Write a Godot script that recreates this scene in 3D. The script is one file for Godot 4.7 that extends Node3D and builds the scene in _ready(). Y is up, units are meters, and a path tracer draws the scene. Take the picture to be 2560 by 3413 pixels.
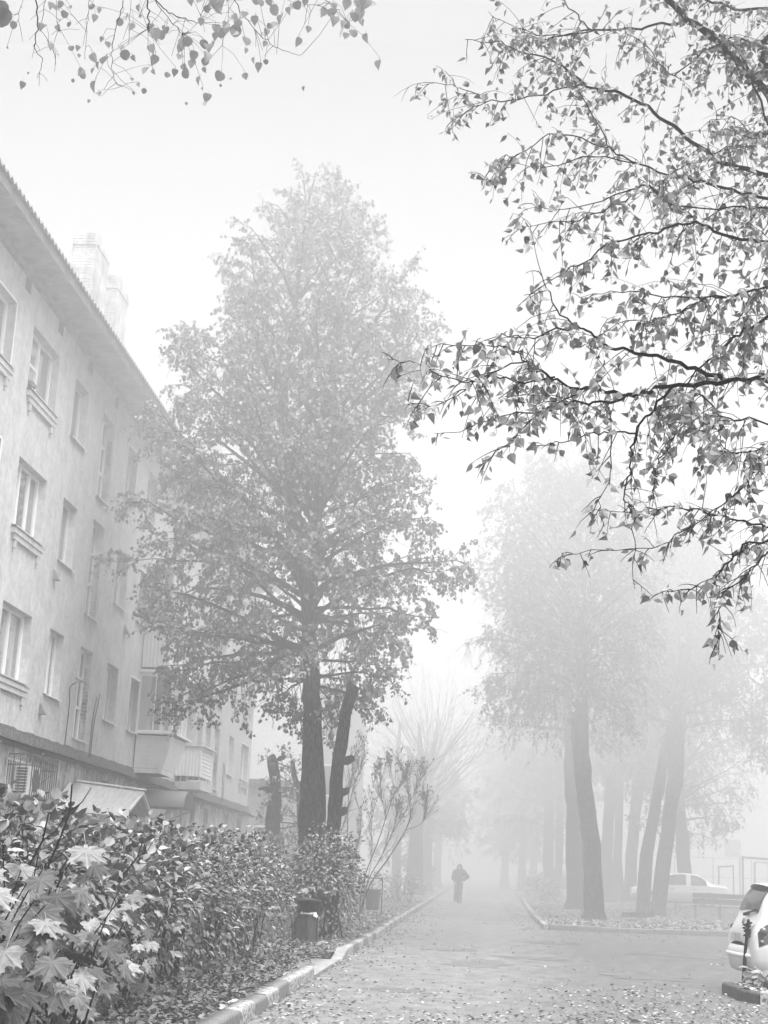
extends Node3D
# A foggy lane between an old apartment block and a row of lime trees.
# The lane runs along -Z, its surface is y = 0, units are metres.

var M := {}            # materials
var R := RandomNumberGenerator.new()
var used := {}

class MB:              # collects triangles (front faces clockwise)
	var v := PackedVector3Array()
	var n := PackedVector3Array()
	var uv := PackedVector2Array()
	var idx := PackedInt32Array()
	var col := PackedColorArray()
	func tri(a: Vector3, b: Vector3, c: Vector3) -> void:
		var nn := (c - a).cross(b - a).normalized()
		var k := v.size()
		v.append(a); v.append(b); v.append(c)
		n.append(nn); n.append(nn); n.append(nn)
		uv.append(Vector2(a.x, a.y)); uv.append(Vector2(b.x, b.y)); uv.append(Vector2(c.x, c.y))
		idx.append(k); idx.append(k + 1); idx.append(k + 2)
	func quad(a: Vector3, b: Vector3, c: Vector3, d: Vector3) -> void:
		var nn := (d - b).cross(a - c)
		nn = nn.normalized()
		if nn.dot((c - a).cross(b - a)) < 0.0:
			nn = -nn
		var k := v.size()
		for p in [a, b, c, d]:
			v.append(p); n.append(nn); uv.append(Vector2(p.x, p.y))
		idx.append(k); idx.append(k + 1); idx.append(k + 2)
		idx.append(k); idx.append(k + 2); idx.append(k + 3)
	func boxt(s: Vector3, t: Transform3D) -> void:
		var h := s * 0.5
		var c := []
		for i in 8:
			c.append(t * Vector3(h.x if i & 1 else -h.x, h.y if i & 2 else -h.y, h.z if i & 4 else -h.z))
		outq(c[4], c[6], c[7], c[5], t.basis.z)
		outq(c[0], c[2], c[3], c[1], -t.basis.z)
		outq(c[1], c[3], c[7], c[5], t.basis.x)
		outq(c[0], c[2], c[6], c[4], -t.basis.x)
		outq(c[2], c[3], c[7], c[6], t.basis.y)
		outq(c[0], c[1], c[5], c[4], -t.basis.y)
	func outq(a: Vector3, b: Vector3, c: Vector3, d: Vector3, o: Vector3) -> void:   # a quad whose front looks along o
		if (c - a).cross(b - a).dot(o) > 0.0:
			quad(a, b, c, d)
		else:
			quad(d, c, b, a)
	func box(lo: Vector3, hi: Vector3) -> void:
		boxt(hi - lo, Transform3D(Basis(), (lo + hi) * 0.5))
	func bar(a: Vector3, b: Vector3, w: float, d: float, side := Vector3.UP) -> void:   # a rectangular bar between two points
		var z := (b - a)
		var l := z.length()
		z /= l
		var x := side.cross(z)
		if x.length() < 0.01:
			x = Vector3.RIGHT.cross(z)
		x = x.normalized()
		boxt(Vector3(w, d, l), Transform3D(Basis(x, z.cross(x), z), (a + b) * 0.5))
	func grid(rows: Array, o := Vector3.ZERO, closed := false) -> void:   # smooth sheet through rows of points; o: a point inside (normals look away from it) when not zero
		var nr := rows.size()
		var nc: int = rows[0].size()
		var k := v.size()
		var nn := PackedVector3Array()
		nn.resize(nr * nc)
		var flip := 0.0
		for i in nr - 1:
			for j in (nc if closed else nc - 1):
				var j2 := (j + 1) % nc
				var a: Vector3 = rows[i][j]
				var b: Vector3 = rows[i + 1][j]
				var c: Vector3 = rows[i + 1][j2]
				var d: Vector3 = rows[i][j2]
				var f := (c - a).cross(b - d)
				nn[i * nc + j] += f; nn[(i + 1) * nc + j] += f; nn[(i + 1) * nc + j2] += f; nn[i * nc + j2] += f
				if o != Vector3.ZERO:
					flip += f.dot((a + c) * 0.5 - o)
		var s := -1.0 if flip < 0.0 else 1.0
		for i in nr:
			for j in nc:
				v.append(rows[i][j]); n.append(nn[i * nc + j].normalized() * s); uv.append(Vector2(float(j) / nc, float(i) / nr))
		for i in nr - 1:
			for j in (nc if closed else nc - 1):
				var j2 := (j + 1) % nc
				var a := k + i * nc + j
				var b := k + (i + 1) * nc + j
				var c := k + (i + 1) * nc + j2
				var d := k + i * nc + j2
				if s > 0.0:
					idx.append_array([a, b, c, a, c, d])
				else:
					idx.append_array([a, c, b, a, d, c])
	func tube(pts: Array, rad: Array, sides := 5, wob := 0.0) -> void:
		var k := v.size()
		var np := pts.size()
		var side := Vector3.ZERO
		var run := 0.0
		for i in np:
			var p: Vector3 = pts[i]
			var t: Vector3 = (pts[mini(i + 1, np - 1)] - pts[maxi(i - 1, 0)])
			t = t.normalized() if t.length() > 1e-6 else Vector3.UP
			if side == Vector3.ZERO:
				side = t.cross(Vector3(0.31, 0.2, 0.93)).normalized()
			side = (side - t * side.dot(t)).normalized()
			var up := t.cross(side)
			if i > 0:
				run += (p - pts[i - 1]).length()
			for j in sides:
				var a := TAU * j / sides
				var d := side * cos(a) + up * sin(a)
				var r: float = rad[i]
				if wob > 0.0:
					r *= 1.0 + wob * sin(j * 2.4 + run * 1.7) * cos(run * 3.1 + j * 1.3)
				v.append(p + d * r); n.append(d); uv.append(Vector2(float(j) / sides, run))
		for i in np - 1:
			for j in sides:
				var j2 := (j + 1) % sides
				var a := k + i * sides + j
				var b := k + (i + 1) * sides + j
				var c := k + (i + 1) * sides + j2
				var d := k + i * sides + j2
				idx.append_array([a, c, b, a, d, c])
		if sides > 4:
			for e in [0, np - 1]:
				var c0 := v.size()
				v.append(pts[e])
				var t2: Vector3 = (pts[1] - pts[0]).normalized() * -1.0 if e == 0 else (pts[np - 1] - pts[np - 2]).normalized()
				n.append(t2); uv.append(Vector2.ZERO)
				for j in sides:
					v.append(v[k + e * sides + j]); n.append(t2); uv.append(Vector2.ZERO)
				for j in sides:
					if e == 0:
						idx.append_array([c0, c0 + 1 + j, c0 + 1 + (j + 1) % sides])
					else:
						idx.append_array([c0, c0 + 1 + (j + 1) % sides, c0 + 1 + j])
	func lathe(profile: Array, t: Transform3D, sides := 16) -> void:   # profile: Vector2(radius, height), turned about t's y axis
		var rows := []
		for q in profile:
			var row := []
			for j in sides:
				var a := TAU * j / sides
				row.append(t * Vector3(cos(a) * q.x, q.y, sin(a) * q.x))
			rows.append(row)
		var mid: Vector2 = (profile[0] + profile[profile.size() - 1]) * 0.5
		grid(rows, t * Vector3(0.0001, mid.y, 0), true)
	func mesh() -> ArrayMesh:
		var a := []
		a.resize(Mesh.ARRAY_MAX)
		a[Mesh.ARRAY_VERTEX] = v
		a[Mesh.ARRAY_NORMAL] = n
		a[Mesh.ARRAY_TEX_UV] = uv
		a[Mesh.ARRAY_INDEX] = idx
		if col.size() == v.size() and col.size():
			a[Mesh.ARRAY_COLOR] = col
		var m := ArrayMesh.new()
		m.add_surface_from_arrays(Mesh.PRIMITIVE_TRIANGLES, a)
		return m

func numbered(called: String) -> String:
	if not used.has(called):
		used[called] = 0
		return called
	used[called] += 1
	return "%s_%03d" % [called, used[called]]

func thing(called: String, label: String, category: String, at := Vector3.ZERO, turn := 0.0, group := "") -> Node3D:
	var o := Node3D.new()
	o.name = numbered(called)
	add_child(o)
	o.position = at
	o.rotation.y = turn
	tag(o, label, category, group)
	return o

func tag(o: Node3D, label: String, category: String, group := "") -> void:
	o.set_meta("label", label)
	o.set_meta("category", category)
	if group:
		o.set_meta("group", group)

func part_name(parent: Node, called: String) -> String:
	var key := str(parent.get_instance_id()) + called
	if not used.has(key):
		used[key] = 0
		return called
	used[key] += 1
	return "%s_%03d" % [called, used[key]]

func put(called: String, b, m: Material, parent: Node = null) -> MeshInstance3D:   # one named mesh under a parent
	var o := MeshInstance3D.new()
	o.mesh = b.mesh() if b is MB else b
	o.material_override = m
	if parent == null:
		o.name = numbered(called)
		add_child(o)
	else:
		o.name = part_name(parent, called)
		parent.add_child(o)
	return o

func struct(called: String, b, m: Material, label := "") -> MeshInstance3D:
	var o := put(called, b, m)
	o.set_meta("kind", "structure")
	if label:
		o.set_meta("label", label)
	return o

func many(called: String, mesh: Mesh, m: Material, where: Array, tint: PackedFloat32Array, parent: Node = null) -> MultiMeshInstance3D:   # uncountable small pieces as one
	var mm := MultiMesh.new()
	mm.transform_format = MultiMesh.TRANSFORM_3D
	mm.use_colors = true
	mm.mesh = mesh
	mm.instance_count = where.size()
	for i in where.size():
		mm.set_instance_transform(i, where[i])
		var c := tint[i]
		mm.set_instance_color(i, Color(c, c, c))
	var o := MultiMeshInstance3D.new()
	o.multimesh = mm
	o.material_override = m
	o.set_meta("kind", "stuff")
	if parent == null:
		o.name = numbered(called)
		add_child(o)
	else:
		o.name = part_name(parent, called)
		parent.add_child(o)
	return o

func rf(a: float, b: float) -> float:
	return R.randf_range(a, b)

func rdir() -> Vector3:
	var z := rf(-1, 1)
	var a := rf(0, TAU)
	var s := sqrt(1 - z * z)
	return Vector3(s * cos(a), z, s * sin(a))

# ---------------------------------------------------------------- materials
func grey(c: float) -> Color:
	return Color(c, c, c).linear_to_srgb()

func flat(c: float, rough := 0.8, spec := 0.5) -> StandardMaterial3D:
	var m := StandardMaterial3D.new()
	m.albedo_color = grey(c)
	m.roughness = rough
	m.metallic_specular = spec
	return m

func noise(seed_: int, freq: float, oct := 4, type := FastNoiseLite.TYPE_SIMPLEX_SMOOTH) -> FastNoiseLite:
	var f := FastNoiseLite.new()
	f.seed = seed_
	f.frequency = freq
	f.noise_type = type
	f.fractal_octaves = oct
	return f

func field(seed_: int, freq: float, w: int, h: int, oct := 4, type := FastNoiseLite.TYPE_SIMPLEX_SMOOTH) -> PackedByteArray:   # a seamless picture of noise, 0 to 255
	return noise(seed_, freq, oct, type).get_seamless_image(w, h).get_data()

func picture(w: int, h: int, data: PackedByteArray) -> ImageTexture:
	return ImageTexture.create_from_image(Image.create_from_data(w, h, false, Image.FORMAT_L8, data))

func to_srgb(x: float) -> int:
	x = clampf(x, 0.0, 1.0)
	var s := 12.92 * x if x < 0.0031308 else 1.055 * pow(x, 1.0 / 2.4) - 0.055
	return int(round(s * 255.0))

func blend_tex(w: int, h: int, layers: Array, base: float, lo := 0.0, hi := 1.0) -> ImageTexture:   # layers: [bytes, amount, bias, power]; linear greys
	var lut := PackedByteArray()
	for i in 1024:
		lut.append(to_srgb(i / 1023.0))
	var out := PackedByteArray()
	out.resize(w * h)
	for i in w * h:
		var x := base
		for l in layers:
			var d: PackedByteArray = l[0]
			var t: float = d[i] / 255.0 - l[2]
			if l[3] != 1.0:
				t = signf(t) * pow(absf(t), l[3])
			x += l[1] * t
		out[i] = lut[int(clampf(clampf(x, lo, hi), 0.0, 1.0) * 1023.0)]
	return picture(w, h, out)

func stretched(src: PackedByteArray, w: int, h: int, f: int) -> PackedByteArray:   # the noise drawn out f times along v
	var out := PackedByteArray()
	out.resize(w * h)
	for y in h:
		var sy := (float(y) / f)
		var y0 := int(sy) % h
		var y1 := (y0 + 1) % h
		var t := sy - floorf(sy)
		# the last rows fade into the first ones so that the picture still repeats
		for x in w:
			out[y * w + x] = int(lerpf(src[y0 * w + x], src[y1 * w + x], t))
	var fade := h / 6
	for y in fade:
		var t := float(y) / fade
		for x in w:
			var a := out[(h - fade + y) * w + x]
			out[(h - fade + y) * w + x] = int(lerpf(a, src[x], t * t * (3 - 2 * t)))
	return out

func textured(tex: Texture2D, scale: Vector3, rough := 0.85, bump: Texture2D = null, bump_cm := 0.4, world := false) -> StandardMaterial3D:
	var m := StandardMaterial3D.new()
	m.albedo_texture = tex
	m.roughness = rough
	m.uv1_triplanar = true
	m.uv1_world_triplanar = world
	m.uv1_scale = scale
	if bump:
		m.heightmap_enabled = true
		m.heightmap_texture = bump
		m.heightmap_scale = bump_cm
	return m

func leaf_mat(c: float, back: float, rough := 0.55) -> StandardMaterial3D:
	var m := flat(c, rough, 0.4)
	m.vertex_color_use_as_albedo = true
	m.backlight_enabled = true
	m.backlight = Color(back, back, back)
	return m

func make_materials() -> void:
	var fine := field(1, 0.12, 512, 512, 3)
	var mid := field(2, 0.03, 512, 512, 4)
	var big := field(3, 0.009, 512, 512, 4)
	var cell := field(4, 0.05, 512, 512, 3, FastNoiseLite.TYPE_CELLULAR)
	var streak := stretched(field(5, 0.035, 512, 512, 4), 512, 512, 6)
	var fine_tex := picture(512, 512, fine)
	# old plaster with weather streaks, patches and grain
	M.stucco = textured(blend_tex(512, 512, [[big, 0.13, 0.5, 1.0], [streak, 0.09, 0.5, 1.0], [mid, 0.12, 0.5, 1.0], [fine, 0.12, 0.5, 1.0], [cell, 0.08, 0.45, 1.0]], 0.43, 0.15, 0.56), Vector3(0.31, 0.31, 0.31), 0.92, fine_tex, 0.3)
	M.plinth = textured(blend_tex(512, 512, [[big, 0.36, 0.5, 1.0], [streak, 0.3, 0.5, 1.0], [mid, 0.2, 0.5, 1.0], [fine, 0.08, 0.5, 1.0]], 0.33, 0.1, 0.6), Vector3(0.25, 0.25, 0.25), 0.92, fine_tex, 0.4)
	M.soffit = textured(blend_tex(512, 512, [[big, 0.2, 0.5, 1.0], [mid, 0.1, 0.5, 1.0]], 0.20, 0.08, 0.3), Vector3(0.3, 0.3, 0.3), 0.95)
	M.ledge = textured(blend_tex(512, 512, [[mid, 0.2, 0.5, 1.0], [fine, 0.1, 0.5, 1.0]], 0.055, 0.02, 0.16), Vector3(0.6, 0.6, 0.6), 0.95, picture(512, 512, mid), 3.0)
	M.slate = textured(blend_tex(512, 512, [[mid, 0.14, 0.5, 1.0], [fine, 0.06, 0.5, 1.0]], 0.10, 0.04, 0.2), Vector3(0.5, 0.5, 0.5), 0.9)
	M.brick = textured(brick_tex(), Vector3(0.5, 0.5, 0.5), 0.9)
	M.asphalt = textured(blend_tex(512, 512, [[big, 0.08, 0.5, 1.0], [mid, 0.07, 0.5, 1.0], [fine, 0.14, 0.5, 1.0]], 0.12, 0.04, 0.3), Vector3(0.37, 0.37, 0.37), 0.5, fine_tex, 0.12, true)
	M.asphalt.roughness = 0.56
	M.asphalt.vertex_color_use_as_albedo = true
	M.damp = textured(blend_tex(512, 512, [[big, 0.05, 0.5, 1.0], [fine, 0.05, 0.5, 1.0]], 0.085, 0.04, 0.2), Vector3(0.23, 0.23, 0.23), 0.32, fine_tex, 0.25, true)
	M.soil = textured(blend_tex(512, 512, [[mid, 0.09, 0.5, 1.0], [fine, 0.08, 0.5, 1.0]], 0.075, 0.02, 0.2), Vector3(0.5, 0.5, 0.5), 0.95, picture(512, 512, mid), 4.0, true)
	M.concrete = textured(blend_tex(512, 512, [[mid, 0.16, 0.5, 1.0], [fine, 0.12, 0.5, 1.0], [big, 0.1, 0.5, 1.0]], 0.20, 0.07, 0.4), Vector3(0.8, 0.8, 0.8), 0.85, fine_tex, 0.3)
	M.kerb_dark = textured(blend_tex(512, 512, [[mid, 0.12, 0.5, 1.0], [fine, 0.08, 0.5, 1.0]], 0.12, 0.05, 0.24), Vector3(0.8, 0.8, 0.8), 0.8, fine_tex, 0.4)
	M.kerb_wet = textured(blend_tex(512, 512, [[mid, 0.05, 0.5, 1.0], [fine, 0.04, 0.5, 1.0]], 0.04, 0.015, 0.12), Vector3(0.8, 0.8, 0.8), 0.6, fine_tex, 0.5)
	M.kerb_white = textured(blend_tex(512, 512, [[cell, 0.9, 0.42, 1.0], [mid, 1.0, 0.5, 1.0], [fine, 0.3, 0.5, 1.0]], 0.20, 0.08, 0.36), Vector3(0.8, 0.8, 0.8), 0.85, fine_tex, 0.3)
	# ridged bark, drawn out along the trunk
	var ridge := stretched(field(6, 0.06, 512, 512, 4, FastNoiseLite.TYPE_SIMPLEX), 512, 512, 7)
	M.bark = textured(blend_tex(512, 512, [[ridge, 0.24, 0.5, 1.0], [big, 0.12, 0.5, 1.0], [fine, 0.06, 0.5, 1.0]], 0.06, 0.012, 0.24), Vector3(1.1, 0.8, 1.1), 0.95, picture(512, 512, ridge), 9.0)
	M.bark_dark = textured(blend_tex(512, 512, [[ridge, 0.07, 0.5, 1.0], [mid, 0.03, 0.5, 1.0]], 0.035, 0.012, 0.09), Vector3(3.0, 2.0, 3.0), 0.9, picture(512, 512, ridge), 1.0)
	M.twig = flat(0.07, 0.9)
	M.white = flat(0.72, 0.5)
	M.white_old = textured(blend_tex(512, 512, [[streak, 0.16, 0.5, 1.0], [mid, 0.14, 0.5, 1.0]], 0.62, 0.35, 0.78), Vector3(0.6, 0.6, 0.6), 0.6)
	M.siding = textured(blend_tex(512, 512, [[streak, 0.12, 0.5, 1.0], [big, 0.1, 0.5, 1.0]], 0.68, 0.45, 0.78), Vector3(0.4, 0.4, 0.4), 0.55)
	M.sheet_grey = textured(blend_tex(512, 512, [[streak, 0.2, 0.5, 1.0], [mid, 0.16, 0.5, 1.0], [cell, 0.12, 0.4, 1.0]], 0.40, 0.15, 0.6), Vector3(0.5, 0.5, 0.5), 0.6)
	M.metal_grey = flat(0.16, 0.5)
	M.metal_dark = flat(0.045, 0.55)
	M.black = textured(blend_tex(512, 512, [[streak, 0.05, 0.5, 1.0], [mid, 0.03, 0.5, 1.0]], 0.028, 0.01, 0.08), Vector3(1.4, 1.4, 1.4), 0.5)
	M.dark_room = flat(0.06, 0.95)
	M.curtain = flat(0.4, 0.9)
	M.cloth_dark = flat(0.03, 0.95)
	M.cable = flat(0.03, 0.7)
	M.pipe = textured(blend_tex(512, 512, [[mid, 0.3, 0.5, 1.0], [fine, 0.1, 0.5, 1.0]], 0.45, 0.15, 0.65), Vector3(1, 1, 1), 0.6)
	M.paint = flat(0.5, 0.28)
	M.paint.clearcoat_enabled = true
	M.paint.clearcoat = 0.6
	M.paint.clearcoat_roughness = 0.1
	M.paint_dark = flat(0.03, 0.3)
	M.car_glass = flat(0.02, 0.06, 0.6)
	M.rubber = flat(0.02, 0.8)
	M.rim = flat(0.4, 0.35)
	M.lens = flat(0.06, 0.15, 0.6)
	M.lamp = flat(0.3, 0.1, 0.7)
	var g := StandardMaterial3D.new()
	g.transparency = BaseMaterial3D.TRANSPARENCY_ALPHA
	g.albedo_color = Color(0.9, 0.9, 0.9, 0.12)
	g.roughness = 0.03
	M.glass = g
	M.wood = textured(blend_tex(512, 512, [[streak, 0.04, 0.5, 1.0]], 0.035, 0.012, 0.08), Vector3(1, 1, 1), 0.7)
	M.skin = flat(0.42, 0.55)
	M.hair = flat(0.03, 0.6)
	M.jacket = flat(0.025, 0.9)
	M.trousers = flat(0.04, 0.9)
	M.shoe = flat(0.35, 0.7)
	M.lime_leaf = leaf_mat(0.16, 0.5)
	M.far_leaf = leaf_mat(0.15, 0.5)
	M.birch_leaf = leaf_mat(0.21, 0.75)
	M.aspen_leaf = leaf_mat(0.13, 0.7)
	M.hedge_leaf = leaf_mat(0.115, 0.2, 0.58)
	M.maple_leaf = leaf_mat(0.36, 0.5, 0.5)
	for c in [0.05, 0.09, 0.14, 0.2]:
		var mm := leaf_mat(1.0, 0.35, 0.6)
		mm.albedo_texture = vein_tex(c)
		mm.uv1_scale = Vector3(0.55, 0.8, 1)
		mm.uv1_offset = Vector3(0.5, 0.1, 0)
		maple_mats.append(mm)
	for c in [0.1, 0.16, 0.22, 0.28]:
		birch_mats.append(leaf_mat(c, 0.7))
		aspen_mats.append(leaf_mat(c * 0.55, 0.5))
	M.litter = leaf_mat(0.19, 0.2, 0.45)
	M.grass = leaf_mat(0.10, 0.3)

func vein_tex(c: float) -> ImageTexture:   # a maple blade: pale ribs from the stalk into the lobes, side veins, mottling
	var w := 128
	var d := PackedByteArray()
	d.resize(w * w)
	var nz := noise(int(c * 1000), 0.03, 4)
	for y in w:
		for x in w:
			var p := Vector2((x / 128.0 - 0.5) / 0.55, (y / 128.0 - 0.1) / 0.8 - 0.32)
			p = Vector2(p.x / 0.8, p.y / 0.68)
			var a := rad_to_deg(atan2(absf(p.x), p.y))
			var r := p.length()
			var best := 1.0
			for t in [0.0, 46.0, 91.0, 128.0]:
				var off := absf(sin(deg_to_rad(a - t))) * r
				if absf(a - t) < 60.0:
					best = minf(best, off)
					best = minf(best, absf(fposmod(r * cos(deg_to_rad(a - t)) - off * 1.1, 0.17) - 0.085) + 0.012 + off * 0.12)
			var v := c * (0.92 + 0.55 * nz.get_noise_2d(x, y))
			v = lerpf(minf(c * 1.3 + 0.02, 0.6), v, clampf(best / 0.028, 0.0, 1.0))
			d[y * w + x] = to_srgb(v)
	return picture(w, w, d)

func brick_tex() -> ImageTexture:   # too far off in the fog to tell the bricks apart
	var w := 256
	var d := PackedByteArray()
	d.resize(w * w)
	var nz := noise(9, 0.05, 3)
	for y in w:
		var row := int(y / 10.0)
		for x in w:
			var xx := x + (14 if row % 2 else 0)
			var joint := (y % 10) < 2 or (xx % 28) < 2
			var b := 0.33 + 0.1 * sin(row * 12.9 + int(xx / 28.0) * 78.2) * 0.5 + 0.1 * nz.get_noise_2d(x, y)
			d[y * w + x] = to_srgb(0.36 if joint else b - 0.1)
	return picture(w, w, d)

# ---------------------------------------------------------------- the scene
func _ready() -> void:
	R.seed = 20241
	var cam := Camera3D.new()
	cam.name = "camera"
	# eye height 1.5 m, tilted up about 13.8 degrees, held 2.7 degrees off level
	cam.transform = Transform3D(Basis(Vector3(0.99685, 0.045782, -0.064759), Vector3(-0.029117, 0.9708, 0.238116), Vector3(0.073769, -0.23548, 0.969075)).orthonormalized(), Vector3(0, 1.5, 0))
	cam.fov = 38.69
	cam.near = 0.1
	cam.far = 900.0
	add_child(cam)
	cam.current = true
	var we := WorldEnvironment.new()
	we.name = "environment"
	var env := Environment.new()
	env.background_mode = Environment.BG_SKY
	var sky := Sky.new()
	var sm := ProceduralSkyMaterial.new()
	sm.sky_top_color = grey(0.11)
	sm.sky_horizon_color = grey(0.05)
	sm.sky_curve = 0.6
	sm.ground_horizon_color = grey(0.05)
	sm.ground_bottom_color = grey(0.08)
	sm.sun_angle_max = 1.0
	sky.sky_material = sm
	env.sky = sky
	env.tonemap_mode = Environment.TONE_MAPPER_LINEAR
	env.tonemap_exposure = 7.0
	env.fog_enabled = true
	env.fog_density = 0.005
	env.fog_light_color = Color(1, 1, 1)
	env.sdfgi_enabled = true
	env.ssao_enabled = true
	env.ssil_enabled = true
	we.environment = env
	add_child(we)
	# the bright, shapeless glow of the sun through the whole depth of the fog
	var sun := DirectionalLight3D.new()
	sun.name = "sun"
	sun.light_energy = 0.5
	sun.light_color = Color(1, 1, 1)
	sun.light_angular_distance = 60.0
	sun.shadow_enabled = true
	sun.rotation_degrees = Vector3(-72, 35, 0)
	add_child(sun)

	env.volumetric_fog_enabled = true
	env.volumetric_fog_density = 0.0
	make_materials()
	# the fog lies thicker above the tree trunks than near the ground,
	# and in banks farther down the lane
	for q in [[4.5, 0.008, 5.0], [9.0, 0.008, 5.0], [-0.4, 0.015, -28.0], [-0.4, 0.002, -70.0]]:
		var mist := FogVolume.new()
		mist.name = numbered("mist")
		mist.shape = RenderingServer.FOG_VOLUME_SHAPE_BOX
		mist.size = Vector3(150, 18.6 - q[0], q[2] + 290.0)
		mist.position = Vector3(0, (18.6 + q[0]) * 0.5, (q[2] - 290.0) * 0.5)
		var fm := FogMaterial.new()
		fm.density = q[1]
		fm.albedo = Color(0.97, 0.97, 0.97)
		mist.material = fm
		mist.set_meta("kind", "stuff")
		add_child(mist)
	make_setting()
	make_apartment_block()
	make_far_buildings()
	make_trees()
	make_hedge()
	make_near_branches()
	make_street_things()
	make_cars()
	make_person()
	make_litter()

func sstep(a: float, b: float, x: float) -> float:
	var t := clampf((x - a) / (b - a), 0.0, 1.0)
	return t * t * (3 - 2 * t)

func gh(x: float, z: float) -> float:   # height of the open ground: level along the lane, rising a little to the car park on the right
	return 0.38 * sstep(6.0, 9.5, x) * sstep(59.0, 65.0, -z)

func road_right(z: float) -> float:   # the right hand edge of the asphalt
	if z > -41.55:
		return 30.0
	if z > -52.6:
		return 1.74
	if z > -70.0:
		return lerpf(1.74, 1.95, (-52.6 - z) / 17.4)
	return lerpf(1.95, 2.6, (-70.0 - z) / 60.0)

func sheet(pts: Array, y: float) -> MB:   # a level polygon
	var b := MB.new()
	var poly := PackedVector2Array()
	for p in pts:
		poly.append(Vector2(p[0], p[1]))
	var t := Geometry2D.triangulate_polygon(poly)
	for i in range(0, t.size(), 3):
		var q := []
		for k in 3:
			q.append(Vector3(poly[t[i + k]].x, y, poly[t[i + k]].y))
		if (q[2] - q[0]).cross(q[1] - q[0]).y > 0:
			b.tri(q[0], q[1], q[2])
		else:
			b.tri(q[0], q[2], q[1])
	return b

func kerb_run(owner_: Node, pts: Array, inward: float, h: float, first_white: bool, white_odds: float, length := 0.95, base := 0.0, dark: Material = null) -> void:   # stones set end to end, each its own piece
	var white := first_white
	for i in pts.size() - 1:
		var a := Vector3(pts[i][0], base, pts[i][1])
		var b := Vector3(pts[i + 1][0], base, pts[i + 1][1])
		var l := a.distance_to(b)
		var count := maxi(1, int(round(l / length)))
		var d := (b - a) / l
		var side := Vector3(-d.z, 0, d.x) * signf(inward)
		for k in count:
			var g := MB.new()
			var l0 := l * k / count + 0.006
			var l1 := l * (k + 1) / count - 0.006
			var w := absf(inward)
			var tilt := rf(-0.012, 0.012)
			var rows := []
			# section: foot, face, rounded arris, top, back
			for s in [[0.0, -0.08], [0.004, h - 0.035], [0.018, h - 0.009], [0.04, h], [w, h], [w, -0.08]]:
				var row := []
				for e in [l0, l0 + 0.02, (l0 + l1) * 0.5, l1 - 0.02, l1]:
					var inset := 0.008 if e == l0 or e == l1 else 0.0
					row.append(a + d * e + side * (s[0] + inset * (1.0 if s[0] < 0.03 else 0.0)) + Vector3.UP * (s[1] - inset + tilt * (1 if s[1] > 0 else 0) + rf(-0.003, 0.003)))
				rows.append(row)
			var mid := a + d * (l0 + l1) * 0.5 + side * w * 0.5 + Vector3.UP * 0.03
			g.grid(rows, mid)
			for e in [0, 4]:
				g.outq(rows[0][e], rows[2][e], rows[4][e], rows[5][e], d * (-1 if e == 0 else 1))
			put("kerb_stone", g, M.kerb_white if white else (dark if dark else M.kerb_dark), owner_)
			white = not white if R.randf() < white_odds else white

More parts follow.
